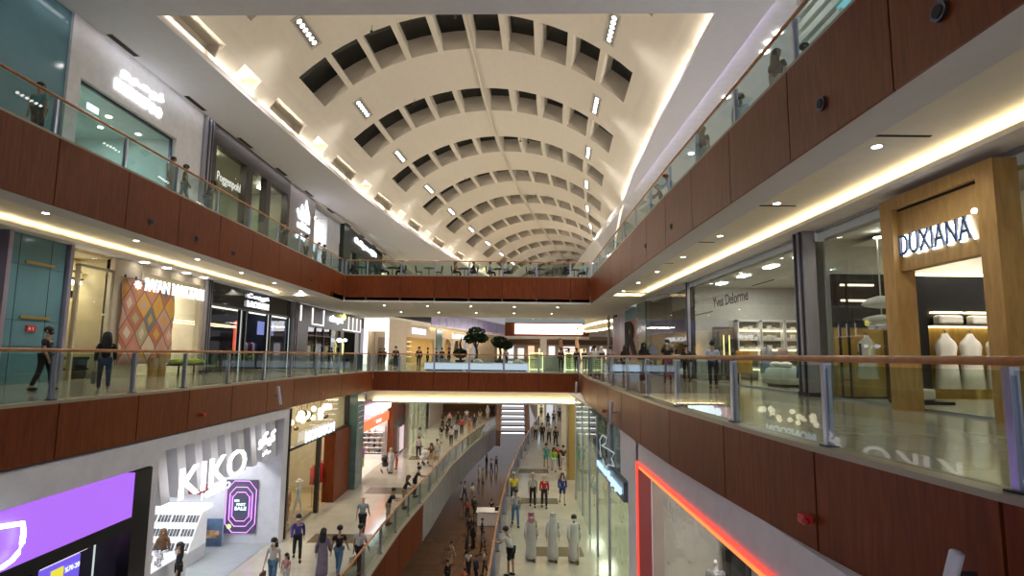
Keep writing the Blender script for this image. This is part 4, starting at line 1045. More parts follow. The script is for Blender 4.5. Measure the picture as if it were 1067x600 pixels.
# dark shop further on
roomM('far_right_shop', 9.25, 15, 29.2, 38.6, 0, 4.6, pm('near_black_wall', (.03, .03, .04), .5), floor_dark, e=14, nl=2, open_side='x-', label='the dark shop past the linen shop')
c = thing('storefront', (9.1, 34, 0), 'dark glass shopfront with black inner panel past the linen shop', 'storefront')
for y0, y1 in ((29.25, 33.6), (33.65, 38.5)): part(B((9.02, 9.04, y0, y1, .05, 4.86)), 'glass_panel', glass_s, c)
part(B((9.3, 9.4, 33.4, 38.4, 0, 3.6)), 'black_panel', black_rough, c)
part(B((9.3, 9.45, 29.4, 33.3, 3.7, 4.6)), 'bulkhead', pm('olive_bulk', (.16, .15, .12), .6), c)
m = MB()
for k in range(9):
    y = 29.5 + k * .42; m.cyl((10.2, y + .2, 1.9), .2, 1.25, 10)
o = m.build('curtain', pm('violet_curtain', (.07, .07, .3), .8), smooth=True); tag(o, 'hanging violet blue curtain in the dark shop past the linen shop', 'curtain')
# teal column, patterned panel, pink wall
o = B((9.0, 9.5, 38.7, 41.4, 0, 4.85)).build('column', teal_d); tag(o, 'green grey glass clad column beside the patterned R panel', 'column')
c = thing('mural_panel', (9.2, 43.3, 0), 'black and pink panel with a huge letter R under a teal top', 'panel')
part(B((9.1, 9.3, 41.5, 46.2, 3.9, 4.7)), 'teal_top', pm('teal_paint', (.02, .2, .27), .5), c)
part(B((9.1, 9.3, 41.5, 46.2, 0, 3.9)), 'pink_ground', pm('dusty_pink', (.45, .18, .19), .5), c)
m = lettering('R', Vector((9.06, 46.1, 1.1)), (0, -1, 0), 4.4, 2.7, .04, .04); part(m, 'letter', black_rough, c)
pv = woodm('pink_violet_panel', (.40, .14, .20), (.42, .26, .42), (.36, .40, .60), scale=(2, .5, .1), rough=.4)
c = thing('wall_panel', (9.3, 49.5, 0), 'smooth pink and lilac panelled wall beyond the R panel', 'panel')
for k in range(5): part(B((9.25, 9.4, 46.3 + k * 1.3, 46.3 + k * 1.3 + 1.27, 0, 4.55)), 'panel', pv, c)
m = MB(); m.cyl((8.95, 53, 0), .14, 4.85, 16); o = m.build('round_column', white_p, smooth=True); tag(o, 'round white column beside the pink wall', 'column')
struct("wall_far_right", B((9.5, 9.7, 52.8, 54, 0, 4.9)), bw, "dark brown wall end beyond the pink panels", "wall")
# ================= TOP LEVEL, LEFT (facade x = -16.2, floor 6.7)
XU = -16.2
# Numeroo
struct('wall_upper_shop', B((-16.5, XU, 19.9, 20.5, 6.7, 13.5), (-16.5, XU, 20.5, 26.7, 11.25, 13.5), (-16.5, XU, 26.7, 28.9, 6.7, 13.5)), white_p, 'white wall of the top level shop with the two-line glowing sign', 'wall')
roomM('upper_white_shop', -21, -16.55, 20.5, 26.7, 6.7, 11.2, pm('pale_aqua_wall', (.5, .58, .58), .6), floor_t, e=150, nl=1, col=(.85, 1, 1), label='the white top level shop')
c = thing('shop_window', (-16.4, 23.6, 6.7), 'dark framed window of the white top level shop under the glowing sign', 'shop window')
part(B((-16.5, -16.4, 20.5, 26.7, 11.15, 11.25), (-16.5, -16.4, 20.5, 20.58, 6.7, 11.15), (-16.5, -16.4, 26.6, 26.7, 6.7, 11.15)), 'window_frame', steel_d, c)
part(B((-16.47, -16.45, 20.6, 26.6, 6.75, 11.15)), 'glass_panel', glass_s, c)
for k, (x, y) in enumerate(((-17.6, 22), (-17.6, 24), (-17.6, 26), (-18.8, 21.6), (-18.8, 23.4), (-18.8, 25.2), (-19.8, 22.6), (-19.8, 24.4))):
    m = MB(); m.cyl((x, y, 11.17), .11, .025, 12); o = m.build('recessed_lamp', lamp_w); tag(o, 'round recessed lamp in the ceiling of the white top level shop', 'downlight', 'recessed lamps of the white top level shop')
o = B((-16.9, -16.85, 21.8, 22.4, 10.6, 10.85)).build('exit_sign', em('exit_green', (.55, 1, .85), 2)); tag(o, 'small pale green lit sign inside the white top level shop', 'sign')
sign('sign', '\uFEEE\uFEAE\uFEE3\uFEEE\uFEE7', FL(-16.18), 22.45, 25.35, 12.25, 12.8, 'upper glowing white Arabic line of the top level sign', bold=.03)
sign('sign', 'numuroo', FL(-16.18), 22.2, 25.3, 11.62, 12.12, 'lower glowing white latin line of the top level sign', bold=.03)
pilaster(-16.3, 28.95, 29.6, 6.7, 13.4, .3, 'grey metal pilaster between the white shop and the brown framed shop')
# Poggenpohl
dk = pm('dark_brown_frame', (.035, .022, .015), .4)
roomM('upper_kitchen', -20.5, -16.55, 29.7, 40.5, 6.7, 12.4, pm('olive_grey', (.32, .32, .22), .6), floor_t, e=75, nl=2, col=(1, .95, .75), label='the brown framed kitchen shop')
c = thing('storefront', (-16.3, 35.1, 6.7), 'dark brown framed shopfront with three windows on the top level', 'storefront')
part(B((-16.5, -16.1, 29.65, 40.6, 12.3, 13.4), (-16.5, -16.1, 29.65, 30.2, 6.7, 12.3), (-16.5, -16.1, 33.8, 34.6, 6.7, 12.3), (-16.5, -16.1, 36.6, 37.3, 6.7, 12.3), (-16.5, -16.1, 40.1, 40.6, 6.7, 12.3), (-16.5, -16.1, 29.65, 40.6, 6.7, 7.2)), 'frame', dk, c)
for y0, y1 in ((30.2, 33.8), (34.6, 36.6), (37.3, 40.1)): part(B((-16.35, -16.33, y0, y1, 7.2, 12.3)), 'glass_panel', glass_s, c)
sign('sign', 'Poggenpohl', FL(-16.3), 30.7, 33.4, 10.35, 11.0, 'pale lettering Poggenpohl on the brown framed window', mat=em('pale_letters', (.9, .9, .8), .6), depth=.02)
for y0 in (30.6, 37.7):
    for k in range(4):
        m = MB(); m.ball((-17.1, y0 + .4 * k, 12.15), .13, 8, 5); o = m.build('spot_bulb', lamp_w, smooth=True); tag(o, 'small bulb of the row at the top of the %s brown framed window' % ('left' if y0 < 32 else 'right'), 'bulb', 'bulbs at the top of the %s brown framed window' % ('left' if y0 < 32 else 'right'))
t = thing('globe_lamp', (-17.2, 35.9, 9), 'small warm globe lamp in the narrow middle window', 'lamp')
m = MB(); m.ball((-17.2, 35.9, 9.3), (.15, .15, .28)); part(m, 'globe', em('warm_globe', (1, .7, .5), 2), t, smooth=True)
m = MB(); m.tube([(-17.2, 35.9, 9.55), (-17.2, 35.9, 12.4)], .015, 6); part(m, 'cord', black_m, t)
# Adidas
c = thing('wall_panel', (-16.3, 43.3, 6.7), 'brownish grey shop panel with glowing three-bar emblem', 'panel')
part(B((-16.5, -16.15, 40.7, 46.0, 6.7, 13.4)), 'panel', pm('taupe_panel', (.28, .25, .25), .4), c)
t = thing('sign', (-16.1, 43, 10.4), 'glowing white emblem of three slanted bars with lettering below', 'sign')
adm = em('adidas_glow', (.85, .92, 1), 1.6)
for k, (a, h) in enumerate(((42.1, .75), (42.9, 1.25), (43.75, 1.8))):
    m = MB(); z = 11.15; m.add([(-16.12, a + .35, z), (-16.12, a + .35 + .62, z), (-16.12, a + .35 + .62 - .0, z + h * .35), (-16.12, a + .1, z + h), (-16.12, a - .42 + .3, z + h * .75),
                              (-16.06, a + .35, z), (-16.06, a + .35 + .62, z), (-16.06, a + .35 + .62, z + h * .35), (-16.06, a + .1, z + h), (-16.06, a - .12, z + h * .75)],
                             [(0, 1, 2, 3, 4), (9, 8, 7, 6, 5), (0, 5, 6, 1), (1, 6, 7, 2), (2, 7, 8, 3), (3, 8, 9, 4), (4, 9, 5, 0)])
    part(m, 'bar', adm, t)
part(lettering('adidas', Vector((-16.1, 42.2, 10.45)), (0, 1, 0), 2.7, .6, .05, .05), 'lettering', adm, t)
part(lettering('\uFEB1\uFE8D\uFEAA\uFBFE\uFEA9\uFE8D', Vector((-16.1, 42.0, 9.6)), (0, 1, 0), 2.6, .55, .05, .07), 'arabic_lettering', adm, t)
# bright recess
roomM('upper_recess', -20.5, -16.4, 46.1, 50, 6.7, 12.9, pm('cool_white_wall', (.6, .6, .62), .5), floor_t, e=220, nl=1, col=(.9, .95, 1), label='the bright recess with posters')
o = B((-18.9, -18.8, 46.8, 48.6, 7.4, 11.6)).build('poster', pm('blue_yellow_poster', (.08, .09, .35), .4)); tag(o, 'tall blue poster in the bright recess of the top level', 'poster')
o = B((-18.78, -18.76, 47.1, 48.3, 8.6, 10.4)).build('poster_block', pm('yellow_block', (.6, .42, .05), .4)); tag(o, 'yellow rectangle on the tall blue poster', 'poster')
o = B((-18.7, -18.66, 46.9, 47.8, 7.4, 8.4)).build('lit_box', em('small_white_screen', (.8, .85, 1), 2)); tag(o, 'small white lit screen below the tall blue poster', 'screen')
for k in range(6):
    m = MB(); m.ball((-17.4 - (k % 2) * 1.2, 46.7 + (k // 2) * 1.3, 12.8), .14, 8, 5); o = m.build('spot_bulb', lamp_w, smooth=True); tag(o, 'small bulb in the ceiling of the bright recess', 'bulb', 'bulbs of the bright recess')
m = MB()
for k in range(7): m.cyl((-16.6, 50.5 + k * .5, 6.7), .24, 6.5, 10)
o = m.build('ribbed_screen', pm('pale_ribbed', (.55, .55, .56), .5), smooth=True); tag(o, 'pale ribbed wall screen right of the bright recess', 'screen')
# dark green/black shop with white sign
gk = pm('green_black', (.02, .03, .018), .4)
roomM('upper_black_shop', -20.5, -16.55, 54.2, 70, 6.7, 11.4, pm('pale_teal_room', (.35, .47, .45), .6), floor_t, e=160, nl=2, col=(.85, 1, .95), label='the black fronted top level shop')
c = thing('storefront', (-16.3, 62, 6.7), 'greenish black top level shopfront with white lettering', 'storefront')
part(B((-16.5, -16.1, 54.1, 70.4, 11.3, 13.5)), 'header', gk, c)
for y, w in ((54.1, 2.4), (58.6, 1.2), (64.2, 1.1), (68.6, 1.8)): part(B((-16.5, -16.1, y, y + w, 6.7, 11.3)), 'pier', gk, c)
for y0, y1 in ((56.5, 58.6), (59.8, 64.2), (65.3, 68.6)): part(B((-16.35, -16.33, y0, y1, 6.7, 11.3)), 'glass_panel', glass_s, c)
sign('sign', 'Colligan night', FL(-16.08), 57.5, 67, 12.15, 12.95, 'glowing white handwritten style lettering on the black top level shopfront', bold=.07)
struct('wall_upper_far_left', B((-16.6, -16.5, 70.4, 118, 6.7, 13.5)), cream_p, 'cream wall of the top level beyond the bridge', 'wall')
for k in range(4):
    y = 72 + k * 8
    o = B((-16.5, -16.4, y, y + 5.5, 9.2, 11.4)).build('lit_window', MATS.get('warm_window') or em('warm_window', (1, .88, .6), 1.1)); tag(o, 'warm lit shop window high on the far left wall beyond the cafe', 'shop window', 'warm lit windows of the far left top level wall')
# recess glow and vents over the left shopfronts
m = B((-15.62, -15.56, 21.5, 27.5, ZC + .2, ZC + .23)); o = m.build('cove_light', em('cool_cove', (.75, .85, 1), 2.5)); tag(o, 'cool white cove strip above the glowing top level sign', 'light strip')
for k in range(10):
    y = 20.5 + 5.2 * k
    c = thing('ceiling_vent', (-15.0, y + .8, ZC - .16), 'slim dark slot vent in the white ceiling edge over the top level', 'vent', 'slot vents of the left top ceiling')
    part(B((-15.42, -15.2, y, y + 1.6, ZC - .16, ZC - .139)), 'slot', joint_m, c); part(B((-15.46, -15.16, y - .04, y + 1.64, ZC - .15, ZC - .1385)), 'rim', soffit_p, c)

# ================= TOP LEVEL, RIGHT (seen from below through the glass)
struct('wall_upper_right', B((13.0, 13.2, 10, 58, 6.7, 13.5)), pm('dim_grey_wall', (.40, .42, .46), .6), 'shopfront wall of the top level on the right', 'wall')
o = B((9.3, 9.4, 9, 15.6, 6.7, 13.4)).build('wall_panel', em('aqua_panel', (.25, .75, .85), .55)); tag(o, 'aqua blue lit wall panel at the top right behind the people', 'panel')
m = MB()
for k in range(14): m.box(9.2, 9.5, 15.3, 17.6, 6.7 + k * .45, 6.95 + k * .45)
o = m.build('louvre_screen', pm('ribbed_cream', (.5, .47, .4), .6)); tag(o, 'ribbed cream louvre screen behind the people on the top right level', 'screen')
m = B((8.75, 8.8, 19, 40, ZC + .22, ZC + .25)); o = m.build('cove_light', em('violet_cove', (.55, .45, 1), 9)); tag(o, 'violet cove strip along the right edge of the top ceiling', 'light strip')
blu = em('blue_sign_glow', (.1, .35, 1), 4)
for k, (px, py, h) in enumerate(((794, 84, 1.1), (782, 98, .9), (771, 112, 1.2), (758, 126, .9))):
    p = onx(px, py, 12.6); z = p.z
    m = MB(); m.lathe((p.x, p.y, z), [(.05, 0), (.28, .3 * h), (.2, .6 * h), (.3, .8 * h), (.05, h)], 10); m.box(p.x + .05, 13.0, p.y - .03, p.y + .03, z + .5 * h, z + .56 * h)
    o = m.build('blue_lamp', blu, smooth=True); tag(o, 'glowing blue lamp shape on the top right shopfront', 'lamp', 'blue lamps of the top right shopfront')
p = onx(748, 131, 12.6); o = B((p.x, 13.0, p.y - .3, p.y + .3, p.z - .25, p.z + .25)).build('red_lamp', em('red_lamp', (1, .12, .08), 3)); tag(o, 'small glowing red lamp on the top right shopfront', 'lamp')
for k, (px, py) in enumerate(((811, 34), (801, 44), (797, 54), (757, 101), (720, 160))):
    p = onz(px, py, ZC + .33); m = MB(); m.cyl((p.x, p.y, ZC + .31), .16, .03, 14); o = m.build('ceiling_lamp', lamp_w); tag(o, 'round lamp in the raised ceiling over the top right shopfronts', 'downlight', 'round lamps over the top right walkway')
for k in range(8): light('AREA', (9.4, 14 + 4.5 * k, ZC + .3), 90, (.9, .93, 1), .3, sy=3); light('SPOT', (7.9, 12 + 4.5 * k, ZC - .16), 170, (.95, .95, 1), .025, spot=rad(155))  # unseen lamps added to brighten the right top walkway
for k in range(9):
    y = 12.5 + 5.2 * k; light('AREA', (-15.75, y, ZC + .3), 7, (1, .96, .97), .2, sy=5); light('SPOT', (-13.6, y, ZC - .16), 50, (1, .95, .94), .025, spot=rad(155))  # unseen lamps added to brighten the left top walkway

# ================= troffers in the vault
for k in range(9):
    for sd in (-1, 1):
        y = 25.3 + 8.33 * k
        th = sd * rad(35.6); p = vpt(y, th); x, n = axis(y)
        lat = Vector((n.x, n.y, 0)); tn = Vector((-n.y, n.x, 0)); nrm = Vector((n.x * sin(th), n.y * sin(th), cos(th))); uu = nrm.cross(tn)
        M = Matrix((uu, tn, nrm)).transposed().to_4x4(); M.translation = p
        c = thing('recessed_spot_tray', p, '%s tray of six white spots in the vault, %s from the near end' % ('left' if sd < 0 else 'right', ['first', 'second', 'third', 'fourth', 'fifth', 'sixth', 'seventh', 'eighth', 'ninth'][k]), 'ceiling light', 'spot trays on the %s side of the vault' % ('left' if sd < 0 else 'right'))
        part(B((-.32, .32, -1.25, -1.1, -.03, .05), (-.32, .32, 1.1, 1.25, -.03, .05), (-.32, -.24, -1.1, 1.1, -.03, .05), (.24, .32, -1.1, 1.1, -.03, .05), M=M), 'frame', pm('tray_frame', (.5, .47, .42), .5) if 'tray_frame' not in MATS else MATS['tray_frame'], c)
        part(B((-.24, .24, -1.1, 1.1, -.012, .0), M=M), 'tray', MATS.get('tray_back') or pm('tray_back', (.22, .21, .2), .5), c)
        for i in range(6):
            m = MB(); m.cyl((0, -.9 + .36 * i, -.035), .11, .022, 10); m.xf(M); part(m, 'spot_lamp', MATS.get('spot_led') or em('spot_led', (1, .97, .9), 11), c)
        if k < 7: light('SPOT', p - nrm * .3, 1250, (1, .95, .86), .15, spot=rad(130))
# small pendant sensors under the crown
for k, (y, th) in enumerate(((27.0, -22), (27.3, -2.2), (35.5, -21), (44, 9), (44, 12), (52, -20), (60, 8))):
    p = vpt(y, rad(th)); c = thing('ceiling_sensor', p, 'tiny dark sensor hanging from the vault', 'sensor', 'sensors hanging from the vault')
    m = MB(); m.tube([p, p - Vector((0, 0, .3))], .015, 6); part(m, 'rod', steel_d, c); m = MB(); m.ball(p - Vector((0, 0, .36)), .08, 8, 5); part(m, 'head', black_m, c, smooth=True)

# ================= LOWER LEVEL, LEFT (facade x = -9.5)
XL = -9.5; zt = -1.25
struct('wall_lower_left', B((-9.9, XL, 2, 15.7, -1.9, zt), (-9.9, XL, 15.7, 16.05, ZL, zt), (-9.9, XL, 16.05, 24.7, -1.62, zt), (-9.9, XL, 24.7, 25.25, ZL, zt), (-9.9, XL, 34.3, 100, -1.5, zt)), lilac_p, 'cool white wall band under the wood of the middle level on the left', 'wall')
c = thing('led_header', (-9.5, 12, -3.1), 'long violet glowing header screen at the lower left', 'screen')
part(B((-9.7, -9.46, 2.5, 15.0, -3.02, -1.95)), 'violet_screen', em('violet_screen', (.40, .13, .86), .8), c)
part(B((-9.75, -9.44, 15.0, 15.68, ZL, -1.93), (-9.75, -9.44, 2.5, 15.0, -3.3, -3.02), (-9.75, -9.44, 12.0, 12.15, ZL, -3.3)), 'black_frame', black_m, c)
P = [onx(a, b_, -9.35) for a, b_ in ((-14, 551), (24, 545), (24.5, 556), (23, 566), (19, 576), (12, 584), (2, 591), (-14, 596))]
m = MB(); m.tube(P, .045, 8); o = m.build('neon_outline', em('neon_cyan_white', (.75, 1, 1), 3), smooth=True); tag(o, 'white neon outline with a rounded corner over the violet screen', 'neon sign')
roomM('screen_shop', -15, -9.9, 6, 15.6, ZL, -2.0, pm('charcoal_wall', (.05, .05, .06), .6), floor_dark, e=22, nl=2, col=(.8, .8, 1), label='the dark shop under the violet screen')
o = B((-9.7, -9.68, 6, 11.95, ZL, -3.35)).build('shop_window', glass_s); tag(o, 'glass front below the violet screen', 'shop window')
o = B((-9.72, -9.7, 14.1, 14.14, ZL, -3.35)).build('glass_edge', em('pale_edge', (.7, .85, .8), .6)); tag(o, 'bright glass edge at the doorway below the violet screen', 'door edge')
def pxrect(x0, y0, x1, y1, X):      # extent on the plane x = X of a rectangle measured in the photo
    a, b_ = onx(x0, (y0 + y1) / 2, X), onx(x1, (y0 + y1) / 2, X); c_, d = onx((x0 + x1) / 2, y1, X), onx((x0 + x1) / 2, y0, X)
    return a.y, b_.y, c_.z, d.z
y0, y1, z0, z1 = pxrect(42, 560, 89, 580, -10.7)
c = thing('hanging_banner', (-10.7, y0, z0), 'crimson banner with white marks hanging in the dark shop', 'banner')
part(B((-10.75, -10.7, y0, y1, z0, z1 + .25)), 'red_face', em('red_banner', (.5, .02, .08), .5), c); part(B((-10.75, -10.65, y0, y1, z0 - .05, z0)), 'lit_rail', em('rail_glow', (1, .9, .85), 1.5), c)
ym = (y0 + y1) / 2; m = MB(); m.add([(-10.69, ym - .15, z1 - .12), (-10.69, ym + .05, z1 - .2), (-10.69, ym + .22, z1 - .02), (-10.69, ym + .12, z1 - .02), (-10.69, ym + .02, z1 - .1), (-10.69, ym - .1, z1 - .04)], [(0, 1, 2, 3, 4, 5)]); part(m, 'white_mark', sign_w, c)
for k, (a, b_, cc) in enumerate(((42, 82, (.13, .08, .62)), (16, 38, (.45, .06, .40)), (-8, 14, (.16, .08, .5)))):
    y0, y1, z0, z1 = pxrect(a, 586, b_, 612, -10.6)
    c = thing('poster', (-10.6, y0, z0), ['blue violet poster with yellow square nearest the doorway of the dark shop', 'magenta poster with yellow square below the neon outline', 'dark blue poster with pale lettering at the lower left corner'][k], 'poster')
    part(B((-10.65, -10.6, y0, y1, z0, z1)), 'poster_face', em('poster_glow_%d' % k, cc, 1.0), c)
    w_ = y1 - y0
    part(B((-10.6, -10.58, y0 + .25 * w_, y0 + .55 * w_, z0 + .2, z1 - .12)), 'yellow_square', MATS.get('yellow_sq') or em('yellow_sq', (.8, .7, .05), .8), c)
    part(lettering('%70-20', Vector((-10.57, y0 + .58 * w_, (z0 + z1) / 2)), (0, 1, 0), .38 * w_, .12, .01), 'price_text', MATS.get('pale_txt') or em('pale_txt', (.7, .8, 1), 1.2), c)
# KIKO
kw = pm('kiko_white', (.66, .66, .70), .5)
roomM('cosmetic_shop', -14.5, -9.9, 16.05, 24.7, ZL, -1.7, kw, floor_shop, e=95, nl=3, col=(.93, .96, 1), label='the cosmetics shop')
c = thing('slat_header', (-9.8, 20.4, -3.1), 'row of slanting grey and white fins over the cosmetics shop', 'header')
part(B((-10.6, -10.5, 16.05, 24.7, -3.2, -1.62)), 'back_panel', pm('fin_back', (.22, .23, .26), .6), c)
for k in range(9):
    y = 16.3 + k * .95; m = MB()
    m.add([(-10.3, y, -1.63), (-10.3, y + .42, -1.63), (-9.75, y + .42, -1.63), (-9.75, y, -1.63), (-10.3, y + .42, -3.2), (-10.3, y + .84, -3.2), (-9.75, y + .84, -3.2), (-9.75, y + .42, -3.2)], [(0, 1, 2, 3), (7, 6, 5, 4), (0, 4, 5, 1), (1, 5, 6, 2), (2, 6, 7, 3), (3, 7, 4, 0)])
    part(m, 'fin', kw, c)
0 and light('AREA', (-9.2, 20, -2.0), 25, (.95, .97, 1), .3, rot=(0, rad(35), 0), sy=6)
sign('sign', 'KIKO', FL(-9.5), 16.85, 20.95, -3.1, -2.22, 'large glowing white capital letters KIKO', bold=-.0, mat=em('kiko_glow', (1, .96, .97), 1.9), w=.16)
sign('sign', 'MILANO', FL(-9.5), 18.3, 20.1, -3.42, -3.22, 'small glowing white lettering MILANO below the big letters', mat=MATS['kiko_glow'], depth=.03)
sign('sign', '\uFEEE\uFEDC\uFEF4\uFEDB', FL(-9.5), 22.2, 23.7, -2.55, -1.95, 'glowing white Arabic brand lettering at the right of the cosmetics shop', mat=MATS['kiko_glow'], bold=.03)
sign('sign', '\uFEEE\uFEE7\uFEFC\uFEF4\uFEE3', FL(-9.5), 22.6, 23.3, -2.85, -2.65, 'tiny glowing Arabic line under the Arabic brand lettering', mat=MATS['kiko_glow'], depth=.03, bold=.02)
# neon tunnel screen on the end wall
ME = frame_mat((0, 24.68, 0), (1, 0))          # u = x, w towards the viewer
X0, X1, Z0, Z1 = -11.72, -10.42, -6.28, -4.15
c = thing('poster_screen', (-11.1, 24.6, Z0), 'upright screen showing a violet neon tunnel with PART SALE text', 'screen')
part(B((X0, X1, .02, .06, Z0, Z1), M=ME), 'dark_face', em('tunnel_dark', (.03, .015, .06), 1), c)
ne = em('tunnel_neon', (.62, .25, 1), 1.8)
cy_, cz_ = (X0 + X1) / 2, (Z0 + Z1) / 2
for q in (1.0, .76, .56):
    hy, hz = (X1 - X0) / 2 * q * .94, (Z1 - Z0) / 2 * q * .96; a = hy * .5; b_ = hz * .66
    pts = [(-hy, -b_), (-a, -hz), (a, -hz), (hy, -b_), (hy, b_), (a, hz), (-a, hz), (-hy, b_), (-hy, -b_)]
    m = MB(); m.tube([(cy_ + u_, .075, cz_ + v_) for u_, v_ in pts], .017, 5); part(m.xf(ME), 'neon_line', ne, c)
vw = em('tunnel_violet', (.22, .06, .4), 1)
for sg in (-1, 1): part(B(*[(cy_ + sg * .42 - .08, cy_ + sg * .42 + .08, .061, .066, cz_ - .45, cz_ + .45)], M=ME), 'violet_block', vw, c)
part(B((cy_ - .3, cy_ + .3, .062, .08, cz_ - .36, cz_ + .34), M=ME), 'text_box', em('box_dark', (.01, .02, .06), 1), c)
for t_, a, b_, z0, z1 in (('PART', -.16, .2, .04, .14), ('SALE', -.24, .24, -.14, .0), ('50%', -.26, -.06, .2, .28)):
    part(lettering(t_, ME @ Vector((cy_ + a, .09, cz_ + z0)), (1, 0, 0), b_ - a, z1 - z0, .01, .02), 'text', MATS.get('txt_cyan') or em('txt_cyan', (.7, .95, 1), 2), c)
m = MB(); m.ball((X0 + .22, .09, Z0 + .28), (.1, .02, .1), 12, 8); part(m.xf(ME), 'green_badge', em('badge_green', (.5, .9, .2), 1.2), c)
# make-up gondola facing the entrance
c = thing('makeup_display', (-12.8, 22.8, ZL), 'large tiered white make-up display packed with products', 'display')
prod = pm('product_dark', (.10, .10, .11), .5, var=.8, scale=(14, 14, 14))
G0, G1 = -14.4, -11.7
part(B((G0, G1, 21.9, 23.2, ZL, -6.2)), 'base', kw, c)
for k in range(3):
    y0 = 21.95 + .3 * k; z = -6.2 + .42 * k
    m = MB(); m.add([(G0, y0, z), (G1, y0, z), (G1, y0 + .25, z + .4), (G0, y0 + .25, z + .4), (G0, 23.2, z), (G1, 23.2, z), (G1, 23.2, z + .42), (G0, 23.2, z + .42)], [(0, 1, 2, 3), (4, 7, 6, 5), (0, 4, 5, 1), (3, 2, 6, 7), (0, 3, 7, 4), (1, 5, 6, 2)])
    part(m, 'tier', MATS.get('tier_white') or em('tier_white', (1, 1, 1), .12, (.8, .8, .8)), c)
    for r in range(5):
        x = G0 + .08 + r * .53; m = MB()
        for i in range(4): m.box(x + .12 * i, x + .12 * i + .085, y0 - .02, y0 + .05, z + .08, z + .3)
        m.v = [Vector((v.x, v.y + (v.z - z) * .62 - .01, v.z)) for v in m.v]
        part(m, 'product_row', prod, c)
part(B((G0, G1 + .1, 22.6, 23.3, -4.9, -4.76)), 'canopy', em('canopy_glow', (1, 1, 1), 2.2), c)
o = B((-13.75, -12.5, .02, .06, -4.75, -4.05), M=ME).build('poster', pm('crimson_black_poster', (.25, .04, .05), .4, var=.7, scale=(2, 2, 2))); tag(o, 'wide red and black poster on the end wall behind the big letters', 'poster')
c = thing('poster_stand', (-12.0, 24.2, ZL), 'blue picture board with sandy figures leaning on the cosmetics shop floor', 'poster')
part(B((-12.4, -11.6, .4, .46, ZL + .03, ZL + 1.1), M=ME), 'board', pm('blue_board', (.08, .14, .24), .5, var=.6, scale=(2, 2, 2)), c); part(B((-12.3, -11.7, .461, .47, ZL + .35, ZL + .65), M=ME), 'picture', pm('sand_picture', (.45, .28, .15), .6, var=.7, scale=(7, 7, 7)), c)
c = thing('counter', (-11.8, 18.8, ZL), 'white make-up counter covered with small products near the entrance', 'counter')
part(B((-12.6, -11.1, 16.8, 20.8, ZL, ZL + .95)), 'body', kw, c, bevel=.03)
m = MB()
for i in range(90):
    x = rng.uniform(-12.5, -11.2); y = rng.uniform(17.5, 20.7); m.box(x, x + .07, y, y + .06, ZL + .951, ZL + 1.0 + .1 * rng.random())
o = part(m, 'small_products', pm('mixed_products', (.38, .36, .36), .5, var=.9, scale=(9, 9, 9)), c); o['kind'] = 'stuff'
o = B((-13.2, -12.8, 16.6, 17.2, ZL, ZL + 1.2)).build('product_box', pm('green_box', (.15, .55, .12), .5)); tag(o, 'small green box at the left edge of the cosmetics shop', 'box')
# Monsoon
cr = pm('monsoon_cream', (.55, .48, .36), .6)
roomM('clothes_shop', -14.5, -9.7, 25.3, 34.2, ZL, -1.3, cr, floor_wood, e=110, nl=2, col=(1, .86, .62), label='the clothes shop with globe lamps')
c = thing('storefront', (-9.5, 29.6, ZL), 'glazed storefront with globe lamps above and brown lower frame', 'storefront')
part(B((-9.55, -9.53, 25.4, 34.2, -3.0, -1.3)), 'upper_glass', glass_s, c)
part(B((-9.65, -9.45, 25.3, 34.3, -3.12, -3.0), (-9.65, -9.45, 25.3, 25.4, ZL, -1.3), (-9.65, -9.45, 34.2, 34.3, -3.1, -1.3), (-9.65, -9.45, 29.35, 29.6, ZL, -3.1)), 'frame', dk, c)
part(B((-9.6, -9.58, 25.4, 29.3, ZL, -3.1)), 'lower_glass', glass_s, c)
struct('wall_backdrop', B((-11.6, -11.5, 25.4, 29.4, ZL, -3.1)), pm('pale_backdrop', (.42, .44, .43), .6), 'pale grey backdrop of the mannequin window', 'wall')
struct('floor_mannequin_window', B((-11.4, -9.7, 25.4, 29.3, ZL + .01, ZL + .12)), pm('pink_brown_plinth', (.3, .18, .13), .4), 'raised floor of the mannequin window', 'floor')
sign('sign', 'MONSOON', FL(-9.42), 27.0, 31.3, -3.0, -2.5, 'glowing white capital letters MONSOON', bold=.02, mat=em('monsoon_glow', (.75, .9, 1), 1.4))
o = B((-9.9, -9.3, 31.4, 34.2, ZL, -3.1)).build('pillar', wood_red); tag(o, 'broad dark red wooden pillar below the globe lamps', 'pillar')
brass = pm('brass', (.5, .36, .16), .25, .9)
for k in range(30):
    y = 26.2 + 7.6 * (k + .5) / 30; x = -9.95 - 1.0 * rng.random(); z = -2.75 + 1.05 * rng.random(); lit = k % 3 != 0
    c = thing('globe_lamp', (x, y, z), '%s hanging in the cluster above the storefront' % ('glowing white globe lamp' if lit else 'unlit brass globe lamp'), 'lamp', 'lit hanging globe lamps' if lit else 'brass hanging globe lamps')
    m = MB(); m.ball((x, y, z), .13 + .05 * rng.random(), 10, 7); part(m, 'globe', (MATS.get('globe_glow') or em('globe_glow', (1, .86, .62), 4)) if lit else brass, c, smooth=True)
    m = MB(); m.tube([(x, y, z + .12), (x, y, -1.3)], .012, 5); part(m, 'cord', brass, c)
red_dress = pm('red_cloth', (.6, .01, .015), .85)
c = thing('clothes_rail', (-10.1, 31.1, ZL), 'brass clothes rail with the red dresses', 'clothes rail')
m = MB(); m.tube([(-10.1, 30.4, ZL), (-10.1, 30.4, ZL + 2.05), (-10.1, 31.9, ZL + 2.05), (-10.1, 31.9, ZL)], .02, 6); part(m, 'rail', brass, c); part(B((-10.3, -9.9, 30.38, 30.42, ZL, ZL + .03)), 'foot', brass, c); part(B((-10.3, -9.9, 31.88, 31.92, ZL, ZL + .03)), 'foot', brass, c)
